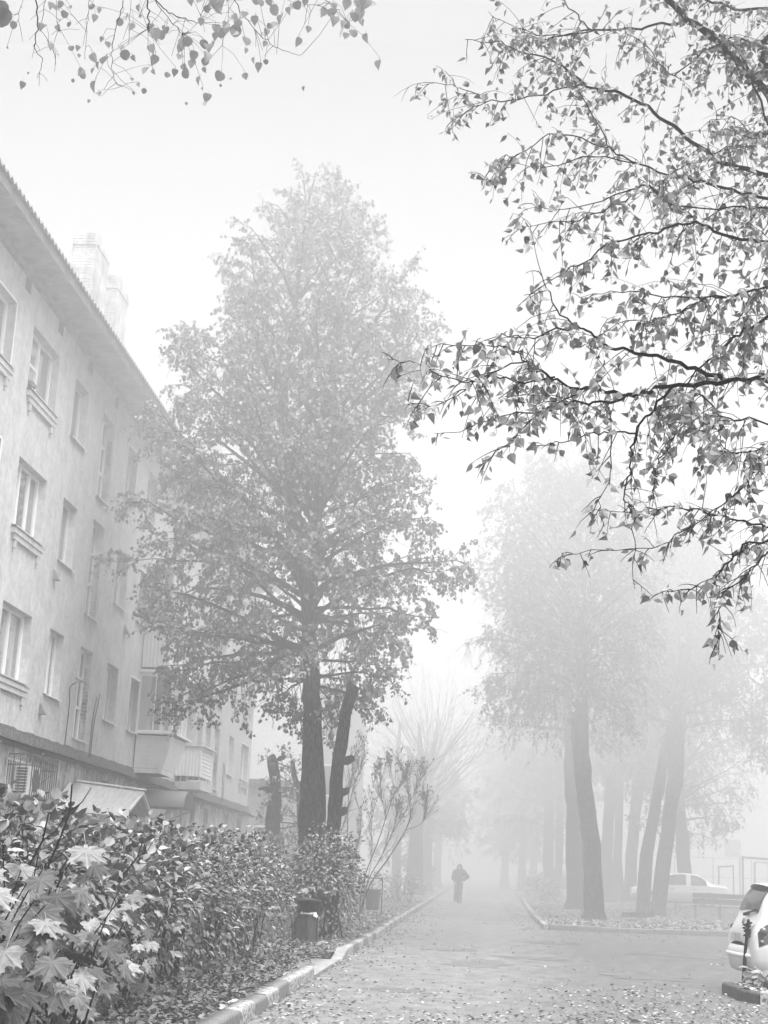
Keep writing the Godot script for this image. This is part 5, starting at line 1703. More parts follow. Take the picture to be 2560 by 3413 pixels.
func saplings() -> void:
	var spots := [[Vector3(-2.75, 0.1, -7.7), 1.45, 24, 0.20, "maple sapling with the largest pale leaves, at the lower left edge"], [Vector3(-2.72, 0.1, -8.7), 1.5, 26, 0.195, "maple sapling with big pale lobed leaves in front of the hedge"], [Vector3(-2.7, 0.1, -9.9), 1.3, 18, 0.15, "lower maple sapling whose pale leaves hang above the kerb"], [Vector3(-2.9, 0.1, -10.6), 1.3, 16, 0.14, "maple sapling with smaller leaves, deep in the hedge behind the big one"], [Vector3(-3.0, 0.1, -13.2), 1.2, 14, 0.13, "slender maple sapling in the middle of the hedge front"], [Vector3(-3.35, 0.1, -27.0), 1.1, 8, 0.16, "small maple sapling beside the black litter bin"]]
	var n := 0
	for s in spots:
		var o := thing("maple_sapling", s[4], "sapling", s[0], 0.0, "maple saplings in the hedge")
		var count: int = s[2]
		for k in count / 2:
			var b := MB.new()
			var foot := Vector3(rf(-0.12, 0.12), -0.05, rf(-0.15, 0.15))
			var top := Vector3(rf(-0.5, 0.55), s[1] * rf(0.55, 1.0), rf(-0.6, 0.6))
			var mid := foot.lerp(top, 0.5) + Vector3(-0.08, 0.2, 0) + rdir() * 0.06
			var pts := []
			for i in 8:
				var t := i / 7.0
				pts.append(foot.lerp(mid, t).lerp(mid.lerp(top, t), t))
			b.tube(pts, lerp_list([0.009, 0.006, 0.003], 8), 6)
			put("stem", b, M.bark_dark, o)
			for j in 8:
				var p := along(pts, lerpf(0.4, 1.0, (j + R.randf()) / 8.0))
				var side := Vector3(rf(-0.4, 1.0), rf(-0.5, 0.1), rf(-0.6, 1.0)).normalized()
				var size: float = s[3] * rf(0.55, 1.15)
				var at := p + side * size * 0.6
				var tip := (side * 0.8 + Vector3(0, -0.55, 0)).normalized()
				piece("leaf", leaf_maple, maple_mats[R.randi() % maple_mats.size()], leaf_at(at, tip, Vector3(side.x * 0.5, 0.8, side.z * 0.5 + 0.3) + rdir() * 0.25, size), o)
	# long bare shoots that stick out of the hedge
	for q in [[Vector3(-3.0, 0.4, -9.0), Vector3(-2.75, 1.72, -9.2)], [Vector3(-3.1, 0.5, -10.5), Vector3(-2.9, 1.95, -10.2)], [Vector3(-3.2, 0.6, -12.0), Vector3(-2.85, 1.6, -12.3)]]:
		var b := MB.new()
		var pts := []
		for i in 9:
			pts.append(q[0].lerp(q[1], i / 8.0) + Vector3(0.06 * sin(i * 1.1), 0, 0.05 * cos(i * 0.9)))
		b.tube(pts, lerp_list([0.012, 0.009, 0.005], 9), 6)
		for i in [3, 5, 7]:
			b.tube([pts[i], pts[i] + Vector3(0.1, 0.06, 0.08), pts[i] + Vector3(0.16, 0.16, 0.1)], [0.006, 0.004, 0.003], 5)
		var o := put("bare_shoot", b, M.bark_dark)
		tag(o, ["bare dark shoot crossing the maple leaves at the far left", "tall bare dark shoot rising over the hedge left of the canopy", "short bare dark shoot in the hedge right of the maples"][n], "shoot", "bare shoots in the hedge")
		n += 1

var maple_mats := []

# ---------------------------------------------------------------- the branches that hang into the picture
func make_near_branches() -> void:
	var o := thing("birch_tree", "birch whose leafy branches droop in from the right edge close to the camera", "tree", Vector3(3.6, 0.0, -8.5))
	var base := Vector3(3.6, 0, -8.5)
	var t := MB.new()
	t.tube([Vector3(0, -0.2, 0), Vector3(0.02, 0.3, 0), Vector3(-0.05, 2.0, 0.05), Vector3(-0.1, 4.0, 0.1), Vector3(-0.25, 6.2, 0.0), Vector3(-0.3, 8.5, -0.1), Vector3(-0.2, 11.0, 0.0)], [0.24, 0.2, 0.17, 0.14, 0.1, 0.06, 0.015], 14, 0.05)
	put("trunk", t, M.bark, o)
	var b := MB.new()
	var tw := MB.new()
	var ls := []
	var lines := [
		[[[1.68, 4.11, -7.50], [1.43, 4.09, -7.44], [1.23, 4.06, -7.37], [1.07, 4.01, -7.31], [0.86, 3.97, -7.24], [0.72, 3.90, -7.18], [0.59, 3.89, -7.11], [0.47, 3.89, -7.05], [0.38, 3.87, -6.99], [0.29, 3.89, -6.92], [0.22, 3.92, -6.86], [0.15, 3.93, -6.79], [0.05, 3.97, -6.73], [-0.11, 3.96, -6.66], [-0.31, 3.93, -6.60]], 0.0179, 0.0016],
		[[[1.25, 4.10, -7.50], [1.12, 4.12, -7.45], [0.97, 4.15, -7.40], [0.88, 4.16, -7.35], [0.73, 4.18, -7.30], [0.60, 4.18, -7.25], [0.50, 4.22, -7.20], [0.42, 4.25, -7.15], [0.33, 4.30, -7.10], [0.24, 4.43, -7.05], [0.20, 4.50, -7.00]], 0.0143, 0.0022],
		[[[0.42, 4.23, -7.10], [0.27, 4.18, -7.02], [0.15, 4.11, -6.95], [0.03, 4.10, -6.88], [-0.06, 4.00, -6.80]], 0.0056, 0.0016],
		[[[0.90, 3.95, -7.20], [0.81, 3.83, -7.17], [0.73, 3.71, -7.15], [0.69, 3.57, -7.12], [0.68, 3.44, -7.10], [0.65, 3.33, -7.08], [0.69, 3.25, -7.05], [0.70, 3.06, -7.03], [0.70, 2.87, -7.00]], 0.0080, 0.0013],
		[[[0.71, 3.67, -7.10], [0.58, 3.64, -7.02], [0.46, 3.62, -6.95], [0.30, 3.54, -6.88], [0.16, 3.51, -6.80]], 0.0056, 0.0013],
		[[[0.58, 3.62, -7.00], [0.57, 3.41, -6.93], [0.52, 3.25, -6.87], [0.53, 3.12, -6.80]], 0.0033, 0.0012],
		[[[0.71, 3.88, -7.10], [0.53, 3.79, -6.98], [0.39, 3.75, -6.87], [0.24, 3.67, -6.75], [0.11, 3.61, -6.63], [-0.03, 3.53, -6.52], [-0.27, 3.42, -6.40]], 0.0079, 0.0012],
		[[[0.46, 3.87, -7.00], [0.29, 3.75, -6.88], [0.15, 3.59, -6.75], [0.04, 3.43, -6.62], [-0.02, 3.34, -6.50]], 0.0044, 0.0012],
		[[[0.29, 3.89, -6.90], [0.13, 3.82, -6.78], [-0.01, 3.81, -6.66], [-0.14, 3.72, -6.54], [-0.36, 3.77, -6.42], [-0.49, 3.74, -6.30]], 0.0055, 0.0012],
		[[[0.15, 3.90, -6.70], [-0.03, 3.80, -6.58], [-0.16, 3.65, -6.45], [-0.29, 3.53, -6.33], [-0.40, 3.53, -6.20]], 0.0043, 0.0012],
		[[[1.64, 3.25, -7.40], [1.40, 3.27, -7.34], [1.25, 3.29, -7.29], [1.11, 3.30, -7.23], [1.00, 3.30, -7.17], [0.85, 3.29, -7.11], [0.73, 3.26, -7.06], [0.47, 3.25, -7.00]], 0.0094, 0.0012],
		[[[1.60, 3.33, -7.20], [1.36, 3.15, -7.10], [1.22, 3.08, -7.00], [1.12, 2.96, -6.90], [1.02, 2.85, -6.80], [0.91, 2.80, -6.70], [0.77, 2.76, -6.60]], 0.0091, 0.0016],
		[[[1.56, 3.25, -7.00], [1.32, 3.04, -6.92], [1.20, 2.91, -6.84], [1.08, 2.78, -6.76], [1.05, 2.64, -6.68], [1.02, 2.52, -6.60]], 0.0067, 0.0012],
		[[[1.56, 3.60, -7.00], [1.34, 3.57, -6.95], [1.20, 3.53, -6.90], [1.11, 3.54, -6.85], [1.06, 3.65, -6.80]], 0.0078, 0.0016],
		[[[1.65, 3.77, -7.40], [1.41, 3.60, -7.35], [1.33, 3.55, -7.30], [1.26, 3.45, -7.25], [1.11, 3.30, -7.20], [0.95, 3.19, -7.15], [0.80, 3.09, -7.10], [0.42, 3.04, -7.05], [0.31, 2.97, -7.00]], 0.0070, 0.0012],
		[[[1.76, 4.70, -7.80], [1.50, 4.55, -7.73], [1.41, 4.49, -7.67], [1.29, 4.38, -7.60], [1.15, 4.23, -7.53], [0.99, 4.04, -7.47], [0.86, 3.83, -7.40]], 0.0161, 0.0023],
		[[[1.86, 5.02, -8.20], [1.58, 4.91, -8.12], [1.45, 4.84, -8.05], [1.29, 4.77, -7.97], [1.15, 4.72, -7.90], [1.02, 4.61, -7.83], [0.86, 4.53, -7.75], [0.71, 4.50, -7.68], [0.50, 4.35, -7.60]], 0.0117, 0.0016],
		[[[1.30, 4.78, -8.00], [1.06, 4.75, -7.95], [0.85, 4.75, -7.90], [0.65, 4.74, -7.85], [0.46, 4.69, -7.80]], 0.0063, 0.0012],
		[[[1.39, 3.77, -7.20], [1.19, 3.77, -7.17], [1.02, 3.90, -7.13], [0.98, 3.79, -7.10], [0.89, 3.63, -7.07], [0.81, 3.49, -7.03], [0.79, 3.32, -7.00]], 0.0069, 0.0012],
		[[[2.10, 6.63, -9.60], [1.87, 6.93, -9.50], [1.75, 7.00, -9.40], [1.61, 7.08, -9.30], [1.41, 7.21, -9.20], [1.21, 7.32, -9.10], [1.04, 7.47, -9.00]], 0.0396, 0.0200],
		[[[1.32, 7.32, -9.20], [1.13, 7.27, -9.13], [0.92, 7.19, -9.07], [0.61, 7.13, -9.00], [0.42, 7.05, -8.93], [0.23, 6.98, -8.87], [0.08, 7.01, -8.80]], 0.0117, 0.0021],
		[[[2.01, 6.11, -9.20], [1.78, 6.13, -9.14], [1.58, 6.16, -9.08], [1.41, 6.19, -9.02], [1.22, 6.31, -8.95], [1.04, 6.42, -8.89], [0.86, 6.51, -8.83], [0.69, 6.54, -8.77], [0.52, 6.55, -8.71], [0.44, 6.58, -8.65], [0.29, 6.66, -8.58], [0.09, 6.66, -8.52], [-0.03, 6.70, -8.46], [-0.26, 6.67, -8.40]], 0.0234, 0.0020],
		[[[0.52, 6.60, -8.80], [0.33, 6.50, -8.72], [0.09, 6.40, -8.64], [-0.12, 6.33, -8.56], [-0.22, 6.23, -8.48], [-0.37, 6.07, -8.40]], 0.0070, 0.0013],
		[[[-0.12, 6.30, -8.50], [-0.21, 6.32, -8.40], [-0.38, 6.30, -8.30], [-0.54, 6.25, -8.20]], 0.0040, 0.0013],
		[[[1.88, 5.67, -8.60], [1.67, 5.68, -8.56], [1.44, 5.71, -8.51], [1.28, 5.74, -8.47], [1.10, 5.74, -8.42], [0.86, 5.81, -8.38], [0.66, 5.89, -8.33], [0.60, 6.01, -8.29], [0.42, 6.31, -8.24], [0.33, 6.41, -8.20]], 0.0150, 0.0020],
		[[[0.86, 5.82, -8.40], [0.57, 5.80, -8.27], [0.29, 5.66, -8.13], [0.15, 5.58, -8.00]], 0.0053, 0.0013],
		[[[0.66, 5.93, -8.40], [0.43, 5.96, -8.32], [0.29, 5.93, -8.24], [0.09, 5.75, -8.16], [-0.02, 5.69, -8.08], [-0.10, 5.51, -8.00]], 0.0053, 0.0013],
		[[[1.74, 5.09, -8.00], [1.54, 5.10, -7.93], [1.33, 5.10, -7.87], [1.14, 5.14, -7.80], [1.04, 5.11, -7.73], [0.88, 5.03, -7.67], [0.65, 4.94, -7.60], [0.46, 4.78, -7.53], [0.34, 4.69, -7.47], [0.15, 4.52, -7.40]], 0.0152, 0.0018],
		[[[1.79, 5.42, -8.20], [1.58, 5.39, -8.12], [1.36, 5.36, -8.04], [1.00, 5.33, -7.96], [0.91, 5.37, -7.88], [0.75, 5.45, -7.80]], 0.0104, 0.0019],
		[[[1.15, 5.37, -8.20], [0.97, 5.46, -8.12], [0.84, 5.49, -8.04], [0.66, 5.39, -7.96], [0.36, 5.26, -7.88], [0.15, 5.23, -7.80]], 0.0091, 0.0012],
		[[[0.85, 5.54, -8.20], [0.70, 5.41, -8.10], [0.50, 5.26, -8.00], [0.28, 5.18, -7.90], [0.10, 5.10, -7.80]], 0.0065, 0.0012],
		[[[2.08, 7.45, -9.40], [1.81, 7.26, -9.33], [1.79, 7.08, -9.27], [1.81, 6.97, -9.20]], 0.0239, 0.0146],
		[[[2.08, 7.59, -9.40], [1.67, 7.47, -9.27], [1.43, 7.44, -9.13], [1.23, 7.40, -9.00]], 0.0149, 0.0071],
		[[[1.80, 7.22, -9.30], [1.60, 7.21, -9.23], [1.43, 7.12, -9.17], [1.16, 6.85, -9.10], [1.04, 6.91, -9.03], [0.90, 7.06, -8.97], [0.75, 7.04, -8.90]], 0.0103, 0.0017],
		[[[1.76, 6.36, -9.00], [1.60, 6.28, -8.90], [1.40, 6.11, -8.80], [1.15, 5.95, -8.70], [1.00, 5.81, -8.60]], 0.0086, 0.0016],
		[[[2.02, 6.62, -9.20], [1.78, 6.41, -9.10], [1.66, 6.37, -9.00], [1.51, 6.42, -8.90], [1.34, 6.34, -8.80]], 0.0088, 0.0017],
		[[[1.34, 7.44, -9.40], [1.59, 7.24, -9.33], [1.70, 6.97, -9.27], [1.80, 6.52, -9.20]], 0.0134, 0.0073],
		[[[0.58, 7.13, -9.00], [0.48, 7.20, -8.93], [0.38, 7.28, -8.87], [0.35, 7.34, -8.80]], 0.0057, 0.0028],
		[[[0.61, 7.13, -9.00], [0.32, 7.00, -8.87], [0.08, 6.98, -8.73], [-0.12, 7.00, -8.60]], 0.0057, 0.0014]]
	for q in lines:
		var raw := vv(q[0])
		for i in raw.size():
			raw[i] -= base
		# the far end beyond the frame runs on to the trunk
		if raw[0].x + 3.6 > 1.5 * (8.5 - raw[0].z) / 8.0:
			var h: float = raw[0].y - 0.6
			raw.push_front(Vector3(lerpf(raw[0].x, -0.1, 0.5), h + 0.35, lerpf(raw[0].z, 0.0, 0.5)))
			raw.push_front(Vector3(-0.1, h, 0.05))
		var pts := smooth_line(raw, 4)
		var rad := []
		for i in pts.size():
			rad.append(lerpf(q[1], q[2], pow(i / float(pts.size() - 1), 0.8)))
		for i in range(1, pts.size()):
			pts[i] += rdir() * 0.012
		b.tube(pts, rad, 7, 0.12)
		var l := 0.0
		for i in range(1, pts.size()):
			l += pts[i].distance_to(pts[i - 1])
		var n := int(l * 15.0)
		for k in n:
			var u := lerpf(0.15, 1.0, (k + R.randf()) / n)
			birch_twig(tw, ls, along(pts, u), (along(pts, minf(u + 0.03, 1.0)) - along(pts, u - 0.03)).normalized(), lerpf(1.0, 0.42, u), 0)
	put("branches", b, M.bark_dark, o)
	put("twigs", tw, M.bark_dark, o)
	# leaves: those nearest the eye are pieces of their own
	ls.sort_custom(func(p, q): return p.origin.z > q.origin.z)
	var kinds := [leaf_birch, leaf_shape([Vector2(0.0, 0.0), Vector2(0.2, 0.08), Vector2(0.33, 0.28), Vector2(0.24, 0.52), Vector2(0.12, 0.76), Vector2(0.0, 1.0)], 1.1, -0.35), leaf_shape([Vector2(0.0, 0.0), Vector2(0.26, 0.08), Vector2(0.4, 0.22), Vector2(0.36, 0.42), Vector2(0.2, 0.66), Vector2(0.0, 0.95)], -0.5, 0.45), leaf_shape([Vector2(0.0, 0.0), Vector2(0.16, 0.1), Vector2(0.27, 0.3), Vector2(0.2, 0.6), Vector2(0.06, 0.9), Vector2(0.0, 1.1)], 0.6, 0.3)]
	var rest := [[], [], [], []]
	var tint := [PackedFloat32Array(), PackedFloat32Array(), PackedFloat32Array(), PackedFloat32Array()]
	for i in ls.size():
		var k := R.randi() % 4
		if i % 5 == 0 and i < 1500:
			piece("leaf", kinds[k], birch_mats[i / 5 % birch_mats.size()], ls[i], o)
		else:
			rest[k].append(ls[i])
			tint[k].append(rf(0.45, 1.5))
	for k in 4:
		many("leaves", kinds[k], M.birch_leaf, rest[k], tint[k], o)

	var a := thing("aspen_tree", "tree whose thin twigs with round leaves hang from the top left edge", "tree", Vector3(-4.6, 0.0, -3.0))
	var ab := Vector3(-4.6, 0, -3.0)
	var at := MB.new()
	at.tube([Vector3(0, -0.2, 0), Vector3(0.0, 0.3, 0), Vector3(0.1, 3.0, -0.1), Vector3(0.3, 6.0, -0.4), Vector3(0.5, 9.5, -1.0)], [0.26, 0.2, 0.17, 0.13, 0.05], 14, 0.05)
	put("trunk", at, M.bark, a)
	var ad := MB.new()
	var lines_a := []
	for q in [
		[[[-2.99, 7.04, -8.00], [-2.94, 6.67, -7.96], [-2.90, 6.47, -7.92], [-2.89, 6.30, -7.88], [-2.82, 6.18, -7.84], [-2.82, 6.04, -7.80]], 0.0051, 0.0012],
		[[[-2.88, 6.44, -7.90], [-2.78, 6.29, -7.85], [-2.70, 6.18, -7.80]], 0.0019, 0.0011],
		[[[-2.62, 7.04, -8.00], [-2.59, 6.66, -7.93], [-2.57, 6.45, -7.87], [-2.54, 6.17, -7.80]], 0.0020, 0.0011],
		[[[-2.38, 7.04, -8.00], [-2.39, 6.68, -7.97], [-2.40, 6.51, -7.93], [-2.41, 6.33, -7.90], [-2.39, 6.15, -7.87], [-2.34, 6.02, -7.83], [-2.30, 5.99, -7.80]], 0.0028, 0.0011],
		[[[-2.16, 6.76, -7.60], [-2.12, 6.42, -7.57], [-2.10, 6.30, -7.53], [-2.09, 6.18, -7.50]], 0.0048, 0.0030],
		[[[-2.31, 6.82, -7.80], [-2.13, 6.54, -7.75], [-2.02, 6.42, -7.70], [-1.91, 6.35, -7.65], [-1.81, 6.29, -7.60]], 0.0050, 0.0018],
		[[[-2.12, 6.51, -7.70], [-1.96, 6.29, -7.65], [-1.90, 6.22, -7.60]], 0.0027, 0.0014],
		[[[-1.86, 7.04, -8.00], [-1.68, 6.66, -7.94], [-1.58, 6.48, -7.88], [-1.46, 6.33, -7.82], [-1.33, 6.21, -7.76], [-1.20, 6.14, -7.70]], 0.0033, 0.0011],
		[[[-1.41, 6.95, -8.00], [-1.10, 6.64, -7.93], [-1.02, 6.55, -7.87], [-0.95, 6.43, -7.80]], 0.0030, 0.0012],
		[[[-1.85, 6.90, -7.80], [-1.83, 6.54, -7.75], [-1.83, 6.40, -7.70]], 0.0020, 0.0012],
		[[[-2.38, 7.04, -8.00], [-2.34, 6.67, -7.95], [-2.31, 6.33, -7.90]], 0.0015, 0.0011],
		[[[-1.73, 6.80, -7.90], [-1.70, 6.56, -7.85], [-1.70, 6.26, -7.80]], 0.0015, 0.0011],
		[[[-1.10, 6.62, -7.90], [-1.18, 6.58, -7.85], [-1.30, 6.57, -7.80]], 0.0020, 0.0012],
		[[[-2.85, 6.87, -8.00], [-2.80, 6.54, -7.95], [-2.74, 6.42, -7.90]], 0.0015, 0.0011],
		[[[-3.04, 6.95, -8.00], [-3.03, 6.60, -7.95], [-3.04, 6.47, -7.90]], 0.0015, 0.0011],
		[[[-2.84, 6.95, -8.00], [-2.89, 6.57, -7.95], [-2.86, 6.44, -7.90]], 0.0023, 0.0013]]:
		var raw := vv(q[0])
		for i in raw.size():
			raw[i] -= ab
		var pts := smooth_line(raw, 5)
		for i in pts.size():
			pts[i] += rdir() * 0.008
		ad.tube(pts, lerp_list([q[1], q[2]], pts.size()), 6, 0.1)
		lines_a.append(pts)
		for k in 4:
			var p := along(pts, rf(0.3, 1.0))
			var d := (Vector3(rf(-0.8, 0.8), rf(-0.9, 0.1), rf(-0.5, 0.5))).normalized()
			ad.tube([p, p + d * 0.05, p + d * rf(0.08, 0.14) + Vector3(0, -0.02, 0)], [0.0016, 0.0013, 0.001], 4)
	var limb := MB.new()   # the limb above the frame that carries the twigs
	limb.tube([Vector3(0.4, 8.0, -0.6), Vector3(1.4, 8.2, -2.6), Vector3(2.4, 7.9, -4.6), Vector3(3.6, 7.8, -5.2), Vector3(5.0, 7.7, -5.4)], [0.06, 0.045, 0.03, 0.018, 0.008], 8, 0.06)
	put("limb", limb, M.bark, a)
	put("twigs", ad, M.bark_dark, a)
	var ad2 := MB.new()
	var leaf_aspen := leaf_shape([Vector2(0.0, 0.0), Vector2(0.34, 0.1), Vector2(0.42, 0.35), Vector2(0.34, 0.6), Vector2(0.12, 0.88), Vector2(0.0, 1.05)], 0.45, -0.3)
	var k2 := 0
	for q in [[-2.84, 6.12, -7.36, 0.042], [-2.69, 5.65, -7.21, 0.041], [-2.67, 6.34, -7.54, 0.043], [-2.60, 6.19, -7.27, 0.042], [-2.48, 6.07, -7.17, 0.041], [-2.64, 6.37, -7.54, 0.043], [-2.77, 6.71, -8.11, 0.037], [-2.79, 6.49, -7.98, 0.046], [-2.71, 6.49, -7.94, 0.032], [-2.67, 6.10, -7.34, 0.046], [-2.77, 6.31, -7.69, 0.035], [-2.62, 6.01, -7.40, 0.042], [-2.46, 5.93, -7.29, 0.033], [-2.40, 5.89, -7.22, 0.033], [-2.43, 5.91, -7.34, 0.025], [-2.61, 6.65, -8.12, 0.046], [-2.60, 6.66, -8.01, 0.041], [-2.51, 6.42, -7.99, 0.032], [-2.47, 6.37, -7.98, 0.046], [-2.18, 5.95, -7.31, 0.038], [-2.19, 5.98, -7.44, 0.055], [-2.24, 6.17, -7.79, 0.036], [-2.34, 6.51, -7.91, 0.050], [-2.34, 6.54, -8.04, 0.041], [-2.43, 6.59, -8.07, 0.046], [-2.07, 6.13, -7.20, 0.037], [-2.21, 6.44, -7.77, 0.027], [-2.50, 6.20, -7.84, 0.058], [-2.38, 6.08, -7.66, 0.053], [-2.30, 5.83, -7.30, 0.042], [-2.42, 5.98, -7.62, 0.039], [-2.36, 5.73, -7.20, 0.045], [-2.65, 6.25, -8.13, 0.042], [-2.55, 6.13, -8.05, 0.069], [-2.40, 5.87, -7.70, 0.040], [-2.02, 6.11, -7.43, 0.068], [-2.17, 6.52, -8.10, 0.060], [-2.14, 6.34, -7.73, 0.053], [-2.22, 6.48, -8.07, 0.051], [-2.20, 6.38, -8.03, 0.055], [-2.02, 6.28, -7.66, 0.044], [-2.05, 6.02, -7.56, 0.060], [-2.14, 6.06, -7.76, 0.062], [-2.05, 5.95, -7.57, 0.030], [-1.89, 5.76, -7.28, 0.033], [-1.89, 5.87, -7.44, 0.042], [-1.98, 6.44, -7.99, 0.064], [-1.79, 5.88, -7.15, 0.053], [-1.76, 5.89, -7.15, 0.053], [-1.96, 6.24, -7.79, 0.053], [-1.86, 5.94, -7.41, 0.051], [-1.90, 6.05, -7.69, 0.044], [-1.87, 5.97, -7.62, 0.057], [-1.80, 6.00, -7.48, 0.060], [-1.97, 6.37, -8.20, 0.061], [-1.72, 5.75, -7.32, 0.046], [-1.76, 6.12, -7.55, 0.052], [-1.68, 5.96, -7.32, 0.054], [-1.76, 6.26, -7.80, 0.053], [-1.70, 5.95, -7.40, 0.063], [-1.73, 5.97, -7.49, 0.043], [-1.83, 6.17, -7.92, 0.032], [-1.77, 6.20, -7.45, 0.047], [-1.73, 6.32, -7.71, 0.057], [-1.78, 6.53, -8.09, 0.060], [-1.62, 5.96, -7.21, 0.041], [-1.56, 6.00, -7.17, 0.049], [-1.59, 6.09, -7.35, 0.046], [-1.66, 6.45, -7.94, 0.068], [-1.62, 6.40, -7.78, 0.058], [-1.55, 6.07, -7.36, 0.055], [-1.57, 6.24, -7.46, 0.043], [-1.46, 5.99, -7.30, 0.054], [-1.48, 6.31, -7.60, 0.052], [-1.45, 6.05, -7.15, 0.049], [-1.46, 6.32, -7.87, 0.036], [-1.77, 6.23, -8.09, 0.065], [-1.54, 6.33, -8.15, 0.056], [-1.57, 6.12, -7.91, 0.045], [-1.63, 6.45, -8.16, 0.033], [-1.28, 6.07, -7.12, 0.057], [-1.30, 6.21, -7.42, 0.051], [-1.45, 6.62, -8.16, 0.061], [-1.47, 6.45, -7.95, 0.045], [-1.38, 6.24, -7.55, 0.035], [-1.30, 6.50, -8.14, 0.056], [-1.19, 6.36, -7.78, 0.044], [-1.13, 6.62, -8.00, 0.055], [-1.00, 6.25, -7.42, 0.055], [-0.97, 6.13, -7.31, 0.063], [-1.02, 6.39, -7.59, 0.052], [-0.91, 6.07, -7.25, 0.041], [-0.92, 6.23, -7.52, 0.043], [-1.01, 6.78, -8.16, 0.065], [-1.24, 6.30, -7.46, 0.051], [-1.20, 6.06, -7.11, 0.041], [-1.16, 6.12, -7.15, 0.049], [-1.14, 6.23, -7.29, 0.042], [-0.92, 6.63, -7.96, 0.082], [-0.85, 6.29, -7.50, 0.069], [-0.87, 6.22, -7.42, 0.055], [-0.79, 6.17, -7.21, 0.074], [-0.86, 6.79, -8.18, 0.061], [-0.84, 6.28, -7.57, 0.039], [-0.86, 6.06, -7.33, 0.050], [-0.77, 5.93, -7.17, 0.049], [-0.88, 5.93, -7.16, 0.045], [-1.41, 5.86, -7.29, 0.033], [-1.44, 6.18, -7.84, 0.031], [-1.65, 5.61, -7.26, 0.054], [-1.62, 5.50, -7.14, 0.045], [-0.74, 6.05, -7.64, 0.052], [-1.67, 6.27, -7.37, 0.063], [-1.82, 6.81, -8.20, 0.075], [-1.57, 6.19, -7.23, 0.058], [-1.72, 6.43, -7.68, 0.053], [-1.85, 6.61, -7.95, 0.045], [-1.86, 6.40, -7.55, 0.043], [-1.97, 6.82, -8.19, 0.056], [-1.75, 6.45, -7.63, 0.057], [-1.41, 6.28, -7.37, 0.046], [-1.39, 6.40, -7.55, 0.052], [-1.50, 5.65, -7.14, 0.024], [-2.13, 5.86, -7.56, 0.026], [-2.04, 5.71, -7.37, 0.029], [-2.30, 6.10, -8.08, 0.023], [-2.30, 6.15, -8.01, 0.027], [-1.77, 5.89, -7.65, 0.022], [-1.55, 5.61, -7.13, 0.016], [-1.13, 5.74, -7.38, 0.025], [-1.79, 5.63, -7.37, 0.021], [-2.34, 5.62, -7.33, 0.021], [-2.45, 5.76, -7.35, 0.021], [-3.13, 6.40, -8.06, 0.018], [-2.68, 5.75, -7.26, 0.017], [-2.28, 6.09, -7.16, 0.029], [-1.58, 6.78, -8.12, 0.056], [-2.05, 6.33, -7.72, 0.035]]:
		var p := Vector3(q[0], q[1], q[2]) - ab
		var size: float = q[3] * 1.12
		var down := Vector3(rf(-0.5, 0.5), -1.0, rf(-0.4, 0.4))
		var face := Vector3(rf(-0.9, 0.9), rf(-0.3, 0.6), 1.0)
		var foot := p - down.normalized() * size * 0.5
		piece("leaf", [leaf_round, leaf_aspen, leaf_broad, leaf_aspen][k2 % 4], aspen_mats[k2 % aspen_mats.size()], leaf_at(foot, down, face, size), a)
		# a hair thin spray twig from the leaf stalk to the nearest twig
		var near := Vector3.ZERO
		var dist := 0.45
		for w in lines_a:
			for e in w:
				if e.distance_to(foot) < dist and e.y > foot.y - 0.02:
					dist = e.distance_to(foot)
					near = e
		if dist < 0.45:
			var mid := near.lerp(foot, 0.5) + Vector3(0, 0.02, 0) + rdir() * 0.02
			ad2.tube([near, near.lerp(mid, 0.6), mid, foot + Vector3(0, size * 0.25, 0), foot], [0.0014, 0.0013, 0.0012, 0.001, 0.001], 4)
		k2 += 1
	put("sprays", ad2, M.bark_dark, a)
	# one dark leaf cluster right at the corner, nearer than the rest
	for q in [[-1.19, 3.40, -3.0, 0.05], [-1.20, 3.42, -3.0, 0.05], [-1.21, 3.41, -3.05, 0.03]]:
		piece("leaf", leaf_round, aspen_mats[0], leaf_at(Vector3(q[0], q[1] + 0.03, q[2]) - ab, Vector3(0.1, -1, 0), Vector3(0.3, 0.1, 1), q[3]), a)

var birch_mats := []
var aspen_mats := []

func birch_twig(tw: MB, ls: Array, p: Vector3, d: Vector3, k: float, depth: int) -> void:
	if p.y < 3.7:
		k *= 0.55
	var dd := (d * 0.45 + rdir() * 0.7 + Vector3(0, -0.12, 0)).normalized()
	var l := rf(0.12, 0.62) * k * (1.0 if depth == 0 else 0.55)
	var pts := [p]
	for i in 4:
		dd = (dd + Vector3(0, -0.22, 0) + rdir() * 0.18).normalized()
		pts.append(pts[i] + dd * l / 4.0)
	tw.tube(pts, [0.0026, 0.0022, 0.0018, 0.0014, 0.001] if depth == 0 else [0.0018, 0.0015, 0.0013, 0.001, 0.0008], 4)
	if depth == 0 and R.randf() < 0.55:
		birch_twig(tw, ls, along(pts, rf(0.3, 0.7)), dd, k, 1)
	if R.randf() < 0.16:
		return
	var n := int(l / 0.042) + 1
	for i in n:
		if R.randf() < 0.2:
			continue
		var q := along(pts, clampf((i + R.randf()) / n, 0, 1))
		var tip := Vector3(rf(-0.9, 0.9), rf(-1.1, -0.2), rf(-0.9, 0.9))
		if q.y < 3.4 and R.randf() < 0.4:
			continue
		ls.append(leaf_at(q + tip.normalized() * 0.015, tip, Vector3(rf(-1, 1), rf(-0.2, 0.5), rf(-1, 1)), rf(0.03, 0.062)))

# ---------------------------------------------------------------- things that stand about
func make_street_things() -> void:
	litter_bin()
	framed_bin()
	bench(Vector3(8.95, 0.1, -57.3), 2.05, "long slatted park bench seen from behind on the island lawn", true)
	bench(Vector3(7.95, 0.1, -64.5), 0.75, "low backless bench half hidden behind the widest lime", false)
	bed()
	play()

